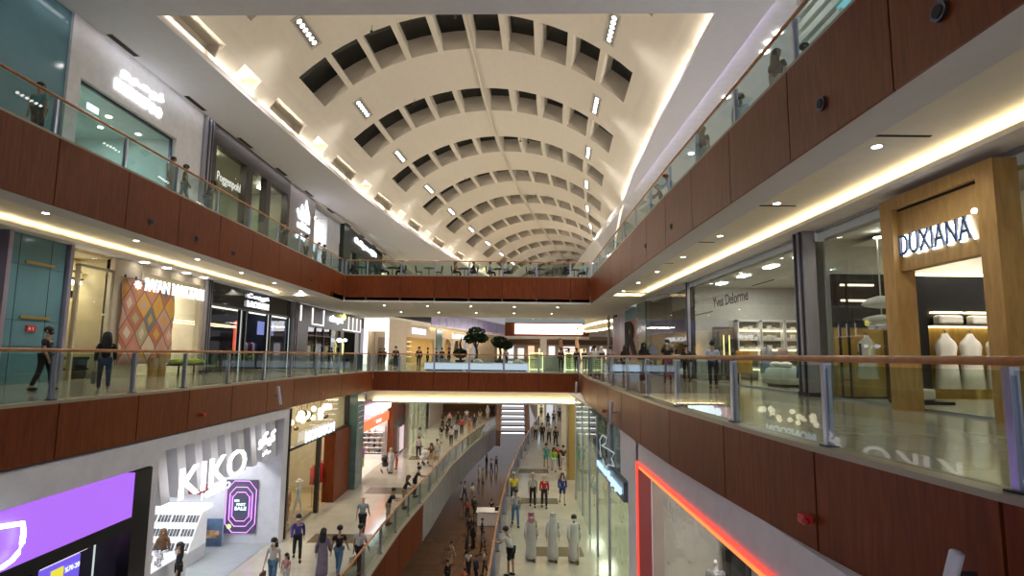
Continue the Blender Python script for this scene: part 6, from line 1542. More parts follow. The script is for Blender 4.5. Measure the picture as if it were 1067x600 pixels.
def person(x, y, z, face, label, kind='stand', top=('short', 'white'), bot=('trousers', 'black'), hair=('short', 0), skin=0, h=1.75, mask=None, shoes='black', robe=None, bag=None, fingers=False, group=None, bulk=1.0):
    """face: heading in degrees, 0 = +y (away from the viewer), 180 = towards the viewer"""
    r = thing('person', (x, y, z), label, 'person', group, rad(-face)); s = h / 1.75; r.scale = (s, s, s)
    bo = inst('body', body_mesh(kind, fingers), skins[skin], r)
    inst('ears', ear_pair(kind), skins[skin], bo); inst('eyes', eye_mesh(kind), eye_m, bo)
    if robe:
        inst({'dress': 'dress'}.get(robe[0], 'robe'), robe_mesh(kind, robe[2] if len(robe) > 2 else .06, robe[3] if len(robe) > 3 else 1.0), mc(robe[1], CL[robe[1]]), r)
    else:
        inst('shirt' if top[0] == 'short' else 'jacket', top_mesh(kind, top[0], bulk), mc(top[1], CL[top[1]]), r)
        inst('shorts' if bot[0] == 'shorts' else 'trousers', bottom_mesh(kind, bot[0]), mc(bot[1], CL[bot[1]]), r)
    inst('shoes', shoe_mesh(kind), mc(shoes, CL[shoes]), r)
    hm = hairs[hair[1]] if isinstance(hair[1], int) else mc(hair[1], CL[hair[1]])
    if hair[0] in ('scarf', 'ghutra', 'hood'):
        # the cloth leaves the face open: it sits behind and around the head
        inst('headscarf', hair_mesh(kind, hair[0]), hm, r)
        if hair[0] == 'ghutra':
            J = pose_joints(kind); hh = Vector(J['head']); m = MB(); m.tube([(hh.x + .108 * cos(a), hh.y - .035 + .106 * sin(a), hh.z + .09) for a in [2 * PI * i / 16 for i in range(17)]], .012, 6)
            o = m.build('head_cord', mc('black', CL['black']), r, local=True)
    elif hair[0] != 'none': inst('cap' if hair[0] == 'cap' else 'hair', hair_mesh(kind, hair[0]), hm, r)
    if mask: inst('face_mask', mask_mesh(kind), {'w': mask_w, 'k': mask_k, 'b': mask_b}[mask], bo)
    if bag:
        J = pose_joints(kind); p = Vector(J['fin' + bag[0]]); m = MB(); m.box(p.x - .05, p.x + .05, p.y - .16, p.y + .16, p.z - .42, p.z - .08)
        m.tube([(p.x, p.y - .1, p.z - .08), (p.x, p.y, p.z + .01), (p.x, p.y + .1, p.z - .08)], .008, 5)
        m.build('carried_bag', mc(bag[1], CL[bag[1]]), r, local=True)
    return r
def pf(px, py, z): p = onz(px, py, z); return p.x, p.y
# ---- middle level left
x, y = -12.75, 15.9; person(x, y, 0, 80, 'man in black T-shirt and dark trousers walking past the teal lift front', 'stroll', ('short', 'black'), ('trousers', 'black'), ('short', 0), 1, 1.78, 'k', fingers=True)
person(-10.9, 15.6, 0, -35, 'woman with long black hair, patterned top and blue jeans walking by the lamp window', 'walk', ('long', 'black'), ('trousers', 'denimd'), ('long', 0), 1, 1.66, shoes='white', bag=('L', 'grey'), fingers=True)
# ---- middle level right
def at(px, X): return X * 600 / (px - 533.5)
person(7.3, at(742, 7.3), 0, 30, 'man in light blue shirt and navy trousers standing outside the linen shop', 'stand', ('long', 'pblue'), ('trousers', 'navy'), ('short', 0), 1, 1.72, fingers=True)
person(6.6, 24.5, 0, 200, 'man in black shirt, blue mask and dark red trousers by the right rail', 'stand', ('short', 'black'), ('trousers', 'maroon'), ('short', 0), 1, 1.86, 'b', fingers=True)
person(5.9, 25.8, 0, 180, 'person in a long black robe and black headscarf standing by the right rail', 'stand', robe=('robe', 'black'), hair=('hood', 'black'), skin=0, h=1.74)
person(7.9, 26.2, 0, 180, 'person in dark clothes near the dark shop window behind the masked man', 'stand', ('long', 'black'), ('trousers', 'black'), ('short', 0), 1, 1.7)
person(5.9, 30.0, 0, 20, 'person in black top seen from behind beside the R panel', 'stand', ('long', 'black'), ('trousers', 'black'), ('long', 0), 1, 1.72)
person(5.4, 31.5, 0, 10, 'person in dark violet top with bare arms in front of the pink wall', 'stand', ('short', 'lilac'), ('trousers', 'denimd'), ('short', 0), 1, 1.68)
person(5.2, 33.5, 0, -20, 'person in white headscarf and black robe before the pink wall', 'stand', robe=('robe', 'black'), hair=('scarf', 'white'), h=1.68)
person(4.75, 33.0, 0, 0, 'broad man in white T-shirt seen from behind at the far right rail', 'stand', ('short', 'white'), ('trousers', 'denimd'), ('short', 0), 1, 1.74, bulk=1.25)
person(5.1, 36.0, 0, 0, 'broad man in grey T-shirt seen from behind at the far right rail', 'stand', ('short', 'lgrey'), ('trousers', 'black'), ('short', 0), 1, 1.74, bulk=1.25)
# ---- middle level beyond the bridge
FAR = [(398, 61, 'long', 'black', 'black', 'standing man in black by the white portal', 150), (402.5, 61.5, 'long', 'maroon', 'black', 'person in dark red beside the portal column', 200), (438, 46, 'long', 'black', 'black', 'person in black left of the glowing bench', 180), (447, 52, 'short', 'brown', 'black', 'person in brown before the golden doorway', 90), (456, 54, 'long', 'black', 'black', 'person in black before the green glass panel', 260),
       (462, 50, 'short', 'navy', 'black', 'person in navy by the arched windows', 200), (469, 51, 'long', 'black', 'denimd', 'person in black at the first arch', 100), (414, 43.5, 'long', 'black', 'black', 'person in black behind the left grey tub chair', 180),
       (585, 45, 'long', 'black', 'black', 'person in black behind the kiosk counters', 180), (593, 47, 'short', 'black', 'denimd', 'person in black T-shirt right of the kiosks', 40), (601, 44, 'long', 'navy', 'black', 'person in navy near the far right corner', 10), (609, 50, 'short', 'navy', 'black', 'person in dark blue further back at the right corner', 200), (617, 48, 'short', 'maroon', 'black', 'person in dark red at the right corner of the concourse', 180), (626, 52, 'long', 'offwhite', 'offwhite', 'person in cream clothes at the right corner', 180), (528, 49, 'short', 'grey', 'black', 'person in grey to the right of the potted trees', 0)]
for px, yy, sl, c1, c2, lb, fc in FAR:
    person((px - 533.5) / 600 * yy, yy, 0, fc, lb, 'stand' if int(px) % 2 else 'stroll', (sl, c1), ('trousers', c2), ('short', 0), int(px) % 3 if int(px) % 3 < 3 else 0, 1.72)
# ---- top level left
person(-13.0, 15.1, ZU, 180, 'person in dark teal top standing at the near top left rail', 'stand', ('short', 'teal'), ('trousers', 'black'), ('short', 0), 1, 1.72, fingers=True)
person(-12.75, 20.9, ZU, 120, 'woman in pale sleeveless dress walking on the top left level', 'stroll', robe=('dress', 'lgrey', .4), hair=('bun', 1), skin=1, h=1.68, fingers=True)
person(-12.9, 22.0, ZU, 70, 'man in dark green T-shirt beside the woman in the pale dress', 'stroll', ('short', 'olive'), ('trousers', 'lgrey'), ('short', 0), 1, 1.76, fingers=True)
person(-13.0, 23.9, ZU, 90, 'person in blue top and jeans leaning on the top left rail', 'lean', ('short', 'navy'), ('trousers', 'denim'), ('short', 0), 1, 1.74, 'k', fingers=True)
person(-12.8, 31.8, ZU, 150, 'person with a pink phone on the top left level below the kitchen shop', 'phone', ('short', 'black'), ('trousers', 'black'), ('long', 0), 1, 1.7)
person(-12.8, 35.2, ZU, 90, 'person in white shirt at the top left rail near the emblem panel', 'stand', ('long', 'white'), ('trousers', 'black'), ('short', 0), 1, 1.7)
person(-12.9, 37.2, ZU, 90, 'woman in light top at the far end of the top left rail', 'lean', ('short', 'lgrey'), ('trousers', 'khaki'), ('long', 1), 0, 1.66)
person(-12.8, 38.6, ZU, 100, 'person in black at the far end of the top left rail', 'stand', ('long', 'black'), ('trousers', 'black'), ('short', 0), 1, 1.74)
# ---- top level right
person(6.2, 12.9, ZU, 60, 'woman in black top and white trousers on the top right level under the aqua panel', 'stand', ('short', 'black'), ('trousers', 'white'), ('long', 1), 0, 1.7, fingers=True)
person(6.7, 12.6, ZU, 120, 'person in navy beside the woman in white trousers', 'stand', ('short', 'navy'), ('trousers', 'navy'), ('short', 0), 1, 1.68)
person(6.3, 15.3, ZU, 30, 'man in white shirt on the top right level behind the louvre screen', 'stand', ('long', 'white'), ('trousers', 'black'), ('short', 0), 1, 1.74, fingers=True)
person(6.0, 17.6, ZU, 60, 'woman in black top and grey jeans leaning by the top right rail', 'stand', ('short', 'black'), ('trousers', 'lgrey'), ('long', 1), 1, 1.72, fingers=True)
person(6.9, 19.6, ZU, 180, 'person in grey behind the blue lamps on the top right level', 'stand', ('long', 'grey'), ('trousers', 'black'), ('short', 0), 1, 1.7)
person(6.35, 22.4, ZU, -90, 'man in pale shirt with a red cap leaning on the top right rail', 'lean', ('long', 'pblue'), ('trousers', 'navy'), ('cap', 'red'), 1, 1.76, fingers=True)
person(6.35, 23.8, ZU, -90, 'person in black next to the man with the red cap', 'lean', ('long', 'black'), ('trousers', 'black'), ('short', 0), 1, 1.74)
person(6.1, 31.0, ZU, -80, 'person in dark clothes far along the top right rail', 'stand', ('long', 'black'), ('trousers', 'black'), ('short', 0), 1, 1.72)
# ---- lower left walkway
LOW = [(309, 584, 160, 'walk', ('long', 'purple'), ('trousers', 'black'), ('short', 0), 1, 'w', 'man in violet hooded jacket and black trousers walking past the mannequin window', None),
       (352, 599, 5, 'walk', ('short', 'black'), ('trousers', 'denim'), ('short', 0), 1, None, 'man in black T-shirt and light jeans walking away on the lower left', None),
       (374, 598, 20, 'stroll', ('short', 'white'), ('trousers', 'black'), ('short', 0), 1, None, 'man in white T-shirt carrying a shopping bag near the orange rail', ('L', 'offwhite')),
       (377, 559, 0, 'walk', ('short', 'plaid'), ('trousers', 'black'), ('none', 0), 0, None, 'bald man in checked shirt walking away in the middle of the lower left walkway', None)]
for px, py, fc, kd, tp, bt, hr, sk, mk, lb, bg in LOW:
    x, y = pf(px, py, ZL); person(x, y, ZL, fc, lb, kd, tp, bt, hr, sk, 1.76, mk, bag=bg, fingers=True)
x, y = pf(335, 601, ZL); person(x, y, ZL, 0, 'woman with long dark hair in a long grey violet dress on the lower left', 'stroll', robe=('dress', 'lilac', .1, 1.1), hair=('long', 0), skin=1, h=1.68, fingers=True)
x, y = pf(283, 613, ZL); person(x, y, ZL, 180, 'woman in white blouse with mask and shoulder bag in front of the neon tunnel screen', 'stroll', ('short', 'white'), ('trousers', 'denim'), ('long', 0), 0, 1.66, 'w', bag=('R', 'brown'), fingers=True)
x, y = pf(297, 613, ZL); person(x, y, ZL, 185, 'small child in pink patterned shirt beside the woman in the white blouse', 'stand', ('short', 'pink'), ('trousers', 'white'), ('long', 0), 0, 1.15, fingers=True)
for px, py, fc, kd, c1, c2, hr, lb in ((418, 547, 60, 'lean', 'black', 'khaki', ('short', 0), 'man in black T-shirt leaning on the orange rail looking at his phone'), (424, 530, 50, 'lean', 'black', 'khaki', ('long', 1), 'woman with long brown hair leaning on the orange rail'), (430, 518, 60, 'lean', 'black', 'black', ('short', 0), 'person in black at the orange rail furthest of the three leaning')):
    x, y = pf(px, py, ZL); x = interp(LL, y) - .8
    person(x, y, ZL, fc + 20, lb, kd, ('short', c1), ('trousers', c2), hr, 1, 1.72, fingers=True)
# family with pushchair
x, y = pf(407, 493, ZL); person(x, y, ZL, -160, 'woman in long pale grey clothes beside a pushchair at the shoe shop', 'stand', robe=('dress', 'lgrey', .1), hair=('scarf', 'khaki'), skin=1, h=1.66)
x, y = pf(413, 489, ZL); person(x, y, ZL, -90, 'child in red standing beside the woman in pale grey', 'stand', ('short', 'red'), ('trousers', 'red'), ('short', 0), 1, 1.2)
def pushchair(x, y, z, rz, label, mat):
    c = thing('pushchair', (x, y, z), label, 'pushchair', None, rz)
    m = MB(); m.loft([[(w * math.copysign(abs(cos(a)) ** .5, cos(a)), d * math.copysign(abs(sin(a)) ** .5, sin(a)) + o_, h) for a in [2 * PI * i / 12 for i in range(12)]] for w, d, h, o_ in ((.14, .18, .38, 0), (.2, .3, .5, 0), (.22, .32, .62, -.02))]); m.build('seat', mat, c, local=True, smooth=True)
    m = MB(); m.ball((0, -.18, .82), (.23, .26, .2), 12, 8); m.build('canopy', mat, c, local=True, smooth=True)
    for sx in (-.22, .22):
        m = MB(); m.tube([(sx, .3, .12), (sx, -.1, .5), (sx, -.5, 1.0)], .014, 6); m.tube([(sx, -.3, .12), (sx, .05, .5)], .014, 6); m.build('frame', steel, c, local=True)
        for sy in (.3, -.3):
            m = MB(); m.cyl((sx - .02, sy, .11), .11, .04, 14, axis='x'); m.build('wheel', black_rough, c, local=True)
    m = MB(); m.tube([(-.22, -.5, 1.0), (.22, -.5, 1.0)], .018, 6); m.build('handle', black_m, c, local=True)
x, y = pf(401, 492, ZL); pushchair(x, y, ZL, rad(200), 'black pushchair beside the woman in pale grey at the shoe shop', mc('black', CL['black']))
x, y = pf(441, 484, ZL); pushchair(x, y, ZL, rad(160), 'white pushchair on the lower left walkway', mc('white', CL['white']))
def boxed(lst, z):
    for px, py, fc, kd, tp, bt, hr, sk, h, lb in lst:
        x, y = pf(px, py, z)
        person(x, y, z, fc, lb, kd, tp, bt, hr, sk, h)
boxed([(436, 478, -20, 'stroll', ('short', 'lgrey'), ('trousers', 'black'), ('short', 0), 1, 1.7, 'person in pale grey pushing the white pushchair'),
       (449, 486, 180, 'stroll', ('short', 'brown'), ('shorts', 'khaki'), ('long', 1), 0, 1.66, 'woman in brown top and shorts with bare legs on the lower left walkway'),
       (455, 482, 170, 'walk', ('short', 'white'), ('shorts', 'lgrey'), ('short', 0), 1, 1.76, 'man in white T-shirt and shorts next to the glass rail'),
       (437, 466, 60, 'walk', ('short', 'offwhite'), ('trousers', 'offwhite'), ('short', 0), 1, 1.7, 'person in cream clothes entering the pale boutique'),
       (460, 462, 0, 'walk', ('short', 'black'), ('trousers', 'lgrey'), ('short', 0), 1, 1.76, 'person in black shirt and grey trousers at the left of the crowd'),
       (470, 465, 0, 'walk', ('short', 'lgrey'), ('trousers', 'black'), ('short', 0), 1, 1.76, 'man in light grey shirt walking away in the crowd'),
       (475, 459, 0, 'walk', ('short', 'pblue'), ('trousers', 'black'), ('short', 0), 1, 1.74, 'person in pale blue shirt behind the man in light grey'),
       (466, 457, 180, 'stroll', ('short', 'black'), ('trousers', 'black'), ('long', 0), 1, 1.66, 'woman in black in the middle of the crowd'),
       (481, 453, 0, 'stroll', ('long', 'red'), ('trousers', 'black'), ('short', 0), 1, 1.74, 'person in red jacket in the crowd before the dark cafe'),
       (489, 451, 0, 'stroll', ('short', 'rust'), ('trousers', 'rust'), ('short', 0), 1, 1.68, 'person in rust brown beside the red jacket'),
       (494, 447, 180, 'stroll', ('long', 'navy'), ('trousers', 'black'), ('short', 0), 1, 1.74, 'person in navy deep in the crowd'),
       (461, 448, 0, 'stand', ('short', 'brown'), ('trousers', 'black'), ('long', 0), 1, 1.68, 'person in brown at the left of the far crowd'),
       (468, 445, 180, 'stroll', ('short', 'pink'), ('trousers', 'black'), ('short', 0), 0, 1.7, 'person in pink before the dark cafe'),
       (477, 443, 0, 'stroll', ('short', 'black'), ('trousers', 'black'), ('short', 0), 1, 1.74, 'person in black directly before the dark cafe'),
       (486, 441, 180, 'stroll', ('short', 'white'), ('trousers', 'grey'), ('short', 0), 1, 1.74, 'person in white directly before the dark cafe'),
       (500, 441, 0, 'stand', ('short', 'offwhite'), ('trousers', 'khaki'), ('long', 1), 1, 1.68, 'person in cream right of the dark cafe'),
       (508, 437, 0, 'stand', ('long', 'white'), ('trousers', 'white'), ('scarf', 'white'), 1, 1.7, 'person in white with scarf at the far end of the left walkway'),
       (513, 434, 0, 'stand', ('long', 'black'), ('trousers', 'black'), ('short', 0), 1, 1.72, 'person in black at the far end of the left walkway')], ZL)
# ---- lower right walkway
for px, py, fc, lb, hd, cord in ((553, 583, 178, 'left man in long white robe with pale headcloth walking towards the viewer', ('ghutra', 'pink'), 1), (576, 584, 182, 'middle man in long white robe with white headcloth holding a phone', ('ghutra', 'white'), 1), (598, 585, 180, 'right man in long white robe with black hair walking towards the viewer', ('short', 0), 0)):
    x, y = pf(px, py, ZL)
    person(x, y, ZL, fc, lb, 'stroll' if cord else 'walk', robe=('robe', 'white', .08), hair=hd, skin=1, h=1.8, mask='w', shoes='brown', fingers=True)
boxed([(537, 548, 175, 'walk', ('short', 'lgrey'), ('trousers', 'denim'), ('short', 0), 1, 1.72, 'man in pale T-shirt and blue jeans carrying a striped bag'),
       (535, 527, 180, 'stroll', ('short', 'yellow'), ('trousers', 'denimd'), ('short', 2), 1, 1.76, 'man in bright yellow shirt walking towards the viewer'),
       (555, 528, 180, 'stroll', ('short', 'lgrey'), ('trousers', 'black'), ('short', 2), 1, 1.78, 'man in grey T-shirt and black trousers beside the person in red'),
       (567, 529, 180, 'stroll', ('long', 'red'), ('trousers', 'black'), ('short', 2), 0, 1.70, 'person in bright red sweatshirt and black trousers'),
       (586, 525, 180, 'walk', ('long', 'blue'), ('shorts', 'blue'), ('long', 1), 0, 1.68, 'woman in short blue denim dress with bare legs'),
       (577, 491, 180, 'walk', ('long', 'green'), ('trousers', 'white'), ('long', 0), 1, 1.66, 'person in lime green top and white trousers'),
       (581, 488, 180, 'walk', ('long', 'red'), ('trousers', 'black'), ('short', 0), 1, 1.72, 'person in red behind the lime green top'),
       (587, 490, 0, 'walk', ('short', 'black'), ('shorts', 'lgrey'), ('short', 0), 1, 1.76, 'man in black T-shirt and pale shorts walking away'),
       (569, 487, 180, 'walk', ('short', 'teal'), ('shorts', 'teal'), ('short', 0), 1, 1.74, 'man in teal shirt and shorts on the lower right walkway'),
       (579, 465, 180, 'walk', ('long', 'black'), ('trousers', 'black'), ('short', 0), 1, 1.74, 'person in black in the shine of the far floor'),
       (572, 461, 180, 'walk', ('short', 'lgrey'), ('trousers', 'black'), ('short', 0), 1, 1.74, 'person in light grey further along the right walkway'),
       (565, 460, 0, 'walk', ('long', 'black'), ('trousers', 'black'), ('short', 0), 1, 1.74, 'tall person in black further along the right walkway'),
       (558, 458, 180, 'walk', ('short', 'offwhite'), ('trousers', 'black'), ('short', 0), 1, 1.7, 'person in cream shirt by the far violet rail'),
       (571, 446, 0, 'walk', ('long', 'black'), ('trousers', 'black'), ('long', 0), 1, 1.7, 'person in black before the cyan window'),
       (577, 443, 180, 'walk', ('short', 'brown'), ('trousers', 'black'), ('short', 0), 1, 1.7, 'person in brown before the cyan window'),
       (583, 440, 0, 'walk', ('long', 'black'), ('trousers', 'black'), ('short', 0), 1, 1.72, 'tall person in black near the far end of the right walkway'),
       (588, 437, 180, 'walk', ('long', 'grey'), ('trousers', 'black'), ('short', 0), 1, 1.72, 'person in dark grey near the far end of the right walkway'),
       (564, 436, 180, 'stand', ('short', 'teal'), ('trousers', 'black'), ('short', 0), 1, 1.72, 'person in dark teal standing by the cyan window')], ZL)
x, y = pf(517, 600, ZL); person(interp(LR, y) + .8, y, ZL, -65, 'man in white T-shirt and dark shorts leaning on the orange rail of the right walkway', 'lean', ('short', 'white'), ('shorts', 'black'), ('short', 0), 1, 1.74, 'w', fingers=True, bulk=1.15)
# ---- cosmetics shop
person(-12.9, 21.3, ZL, 0, 'woman with long brown hair and pale top facing the make-up display', 'stand', ('short', 'offwhite'), ('trousers', 'denim'), ('long', 1), 1, 1.68)
person(-13.1, 20.9, ZL, 120, 'masked woman in pale blouse behind the make-up counter', 'bend', ('long', 'lgrey'), ('trousers', 'lgrey'), ('short', 0), 1, 1.64, 'w')
person(-10.7, 19.6, ZL, -120, 'woman all in black beside the make-up counter', 'stand', ('long', 'black'), ('trousers', 'black'), ('long', 0), 1, 1.66)
person(-12.2, 21.2, ZL, 150, 'woman in patterned brown headscarf at the make-up counter', 'stand', ('long', 'brown'), ('trousers', 'black'), ('scarf', 'brown'), 1, 1.6)
# ---- basement crowd
BAS = [(487, 541, 'short', 'red', 'black', 0), (494, 537, 'long', 'black', 'black', 0), (480, 520, 'long', 'white', 'white', 0), (484, 519, 'long', 'lgrey', 'black', 0), (492, 521, 'long', 'offwhite', 'khaki', 0), (499, 500, 'long', 'white', 'white', 1), (503, 503, 'short', 'khaki', 'khaki', 1), (512, 492, 'short', 'lgrey', 'black', 0), (507, 487, 'long', 'black', 'black', 0), (517, 489, 'short', 'blue', 'black', 0),
       (489, 560, 'long', 'black', 'black', 0), (493, 571, 'long', 'black', 'black', 1), (502, 563, 'long', 'navy', 'black', 0), (503, 578, 'short', 'grey', 'black', 0), (486, 584, 'long', 'black', 'black', 1), (488, 600, 'short', 'white', 'black', 0), (496, 606, 'long', 'denimd', 'black', 0), (505, 599, 'short', 'lgrey', 'black', 0), (466, 612, 'long', 'black', 'black', 0), (484, 622, 'short', 'red', 'black', 0), (512, 540, 'short', 'black', 'black', 0), (470, 590, 'long', 'khaki', 'khaki', 0)]
for i, (px, py, sl, c1, c2, sc) in enumerate(BAS):
    x, y = pf(px, py, ZB)
    lb = 'person in %s on the dark basement floor, %s' % ({'lgrey': 'light grey', 'offwhite': 'cream', 'denimd': 'dark blue'}.get(c1, c1), ['nearest the red top', 'tall beside the red top', 'under the grey fascia', 'second under the grey fascia', 'third under the grey fascia', 'in the far bright group', 'front of the far group', 'right of the far group', 'behind the far group', 'by the violet rail far away', 'above the queue', 'in the queue', 'right of the queue', 'lower right of the queue', 'left of the pale shirts', 'among the seats', 'at the centre seats', 'right of the centre seats', 'at the lower left end', 'at the very bottom', 'behind the white counter', 'alone near the pale floor reflection'][i])
    if sc: person(x, y, ZB, 20 * i, lb, 'stand', robe=('robe', c1), hair=('scarf', c1), skin=1, h=1.68)
    else: person(x, y, ZB, 37 * i, lb, 'stroll' if i % 2 else 'stand', (sl, c1), ('trousers', c2), ('short', 0), 1, 1.72)
x, y = pf(513, 548, ZB)
c = thing('counter', (x, y, ZB), 'white service counter on the dark basement floor beside the orange rail', 'counter')
part(B((x - 1.3, x + .8, y, y + 1.4, ZB, ZB + 1.1)), 'body', white_p, c, bevel=.04); part(B((x - 1.4, x + .9, y - .1, y + 1.5, ZB + 1.1, ZB + 1.16)), 'top', pm('pale_top', (.6, .62, .66), .3), c); part(B((x + .2, x + .6, y + .3, y + .7, ZB + 1.16, ZB + 1.5)), 'till', black_m, c)
# ---- mannequins
def mannequin(x, y, z, face, label, top=None, hat=False, bot=None, kind='stand'):
    r = thing('mannequin', (x, y, z), label, 'mannequin', None, rad(-face))
    inst('figure', body_mesh(kind), manq, r)
    if top: inst('shirt', top_mesh(kind, 'long'), mc(top, CL[top]), r)
    if bot: inst('trousers', bottom_mesh(kind, 'trousers'), mc(bot, CL[bot]), r)
    if hat:
        J = pose_joints(kind); h = Vector(J['head']); m = MB(); m.lathe(h + Vector((0, -.01, .05)), [(.19, 0), (.19, .01), (.1, .02), (.09, .1), (.03, .12)], 16); m.build('hat', manq, r, local=True)
mannequin(-10.0, 28.2, ZL + .12, 110, 'white mannequin with a hat in the lower window below the globe lamps', None, True, kind='stroll')
mannequin(-10.1, 27.0, ZL + .12, 110, 'mannequin in rust coloured dress at the left edge of the globe lamp window', 'rust', bot='rust')
mannequin(4.1, 19.0, ZL, 200, 'white mannequin in pale denim shirt beside the red neon frame', 'pblue', bot='navy')
mannequin(5.2, 15.2, ZL + 1.1, 200, 'white mannequin in grey shirt inside the red neon frame', 'grey')
mannequin(5.6, 13.9, ZL + 1.0, 220, 'second white mannequin in white top inside the red neon frame', 'white')
for i, (x, y) in enumerate(((5.2, 15.2), (5.6, 13.9))):
    o = B((x - .35, x + .35, y - .35, y + .35, ZL, ZL + (1.1 if i == 0 else 1.0))).build('plinth', white_p); tag(o, '%s white plinth carrying a mannequin inside the neon frame' % ('left' if i == 0 else 'right'), 'plinth')
# ---- cafe on the top bridge
dchair = pm('dark_cafe_chair', (.02, .018, .018), .6)
def cafe_chair_proto():
    c = thing('cafe_chair', (0, 0, 0), 'dark cafe chair on the top level bridge', 'chair', 'cafe chairs on the top bridge')
    m = MB(); m.box(-.21, .21, -.2, .22, .43, .47); m.build('seat', dchair, c, local=True)
    m = MB(); m.loft([[(x_ * w, -.2 - .05 * b_ + .03 * abs(x_), .5 + b_ * .42) for x_, w in ((-1, .2), (-.4, .2), (.4, .2), (1, .2))] + [(x_ * w, -.23 - .05 * b_, .5 + b_ * .42) for x_, w in ((1, .2), (-1, .2))] for b_ in (0, .5, 1)]); m.build('backrest', dchair, c, local=True)
    for sx in (-.18, .18):
        for sy in (-.18, .18):
            m = MB(); m.tube([(sx, sy, .44), (sx * 1.1, sy * 1.15, 0)], .014, 6); m.build('leg', dchair, c, local=True)
    return c
cp = cafe_chair_proto(); used = [0]
def cchair(x, y, rz, label):
    c = cp if not used[0] else copy_tree(cp); used[0] = 1
    c.location = (x, y, ZU); c.rotation_euler = (0, 0, rad(rz)); return c
def ctable(x, y, label):
    c = thing('cafe_table', (x, y, ZU), label, 'table')
    m = MB(); m.cyl((x, y, ZU + .73), .4, .03, 20); m.build('tabletop', dchair, c)
    m = MB(); m.cyl((x, y, ZU + .02), .035, .71, 8); m.build('stem', steel_d, c); m = MB(); m.cyl((x, y, ZU), .24, .025, 16); m.build('base', steel_d, c)
TB = [(409, 'first', (('white', 0), ('black', 1))), (447, 'second', ()), (484, 'third', (('rust', 0), ('black', 1))), (520, 'fourth', (('pblue', 0), ('pblue', 1))), (562, 'fifth', (('offwhite', 0),)), (598, 'sixth', (('black', 0), ('pblue', 1))), (377, 'seventh', (('black', 0),))]
for px, nm, ppl in TB:
    yy = 42.3; x = (px - 533.5) / 600 * yy * 1.012
    ctable(x, yy, '%s dark round cafe table behind the glass of the top bridge' % nm if nm != 'seventh' else 'dark round cafe table at the left end of the top bridge')
    cchair(x - .75, yy, -90, ''); cchair(x + .75, yy, 90, '')
    for cl, sd in ppl:
        p = person(x + (-.72 if sd == 0 else .72), yy, ZU, 90 if sd == 0 else -90, 'person in %s seated at the %s side of the %s cafe table' % ({'pblue': 'pale blue', 'offwhite': 'cream'}.get(cl, cl), 'left' if sd == 0 else 'right', nm), 'sit', ('long', cl), ('trousers', 'black'), ('short', 0) if cl != 'rust' else ('long', 1), 1, 1.7)
# ---- wall cameras, speakers and tube lamps on the wood
def on_panel(path, y, side, z): return interp(path, y), y, z
for k, (px, py, X, lb) in enumerate(((856, 108, 5.3, 'round black speaker in the wood of the top right parapet beside the bracket'), (979, 12, 5.3, 'round black speaker in the nearest wood panel of the top right parapet'), (700, 236, 5.32, 'small round speaker on the far part of the top right parapet'), (673, 256, 5.35, 'smaller round speaker beyond it on the top right parapet'),
                                    (157, 231, -12, 'round speaker in the wood of the top left parapet'), (205, 249, -12, 'second round speaker in the wood of the top left parapet'), (243, 264, -12, 'third round speaker in the wood of the top left parapet'), (324, 292, -12, 'small far round speaker in the wood of the top left parapet'))):
    p = onx(px, py, X); s = -1 if X > 0 else 1
    c = thing('wall_speaker', p, lb, 'speaker')
    m = MB(); m.cyl((p.x + (-.03 if s < 0 else -.01), p.y, p.z), .13, .04, 20, axis='x'); part(m, 'ring', steel_d, c)
    m = MB(); m.cyl((p.x + (-.045 if s < 0 else .005), p.y, p.z), .085, .04, 16, axis='x'); part(m, 'cone', black_rough, c)
tubem = pm('pale_tube_lamp', (.62, .64, .75), .4)
for px, py, X, lb, L in ((643, 430, 3.5, 'slanted pale tube lamp on the right parapet', .8), (604, 404, 3.9, 'small slanted pale tube lamp on the far right parapet', .7), (286, 412, -9.4, 'slanted pale tube lamp on the left parapet', .8), (1017, 598, 3.85, 'slanted pale tube lamp at the bottom right on the wood', .4)):
    p = onx(px, py, X); s = -1 if X > 0 else 1
    c = thing('tube_lamp', p, lb, 'lamp'); q = p + Vector((s * .2, 0, 0)); d = Vector((0, -.25 * s * -1 if s > 0 else .2, -.5)).normalized() * L / 2
    m = MB(); m.tube([q - d, q + d], .055, 12); part(m, 'tube', tubem, c, smooth=True)
    m = MB(); m.tube([p, q], .02, 6); part(m, 'bracket', steel_d, c)
for px, py, X, lb, r in ((848, 541, 3.7, 'red camera unit on a bracket on the nearest right wood panel', .07), (632, 428, 3.5, 'small red camera unit on the far right wood panels', .07), (208, 432, -9.45, 'small copper coloured knob lamp on the left wood panels', .06), (333, 410, -9.1, 'tiny red camera unit on the far left wood panels', .06)):
    p = onx(px, py, X); s = -1 if X > 0 else 1
    c = thing('wall_camera', p, lb, 'camera')
    mt = red_m if 'red' in lb else MATS.get('copper') or pm('copper', (.4, .15, .06), .4, .6)
    m = MB(); m.box(p.x + (s * .04), p.x + s * .16, p.y - r, p.y + r * 1.2, p.z - r * .7, p.z + r * .7); part(m, 'housing', mt, c, bevel=.01)
    m = MB(); m.ball(p + Vector((s * .13, -r * .9, -.01)), r * .62, 12, 8); part(m, 'eye', MATS.get('dark_red') or pm('dark_red', (.35, .02, .03), .25), c, smooth=True)
    m = MB(); m.tube([p, p + Vector((s * .1, 0, 0))], .025, 6); part(m, 'bracket', steel_d, c)
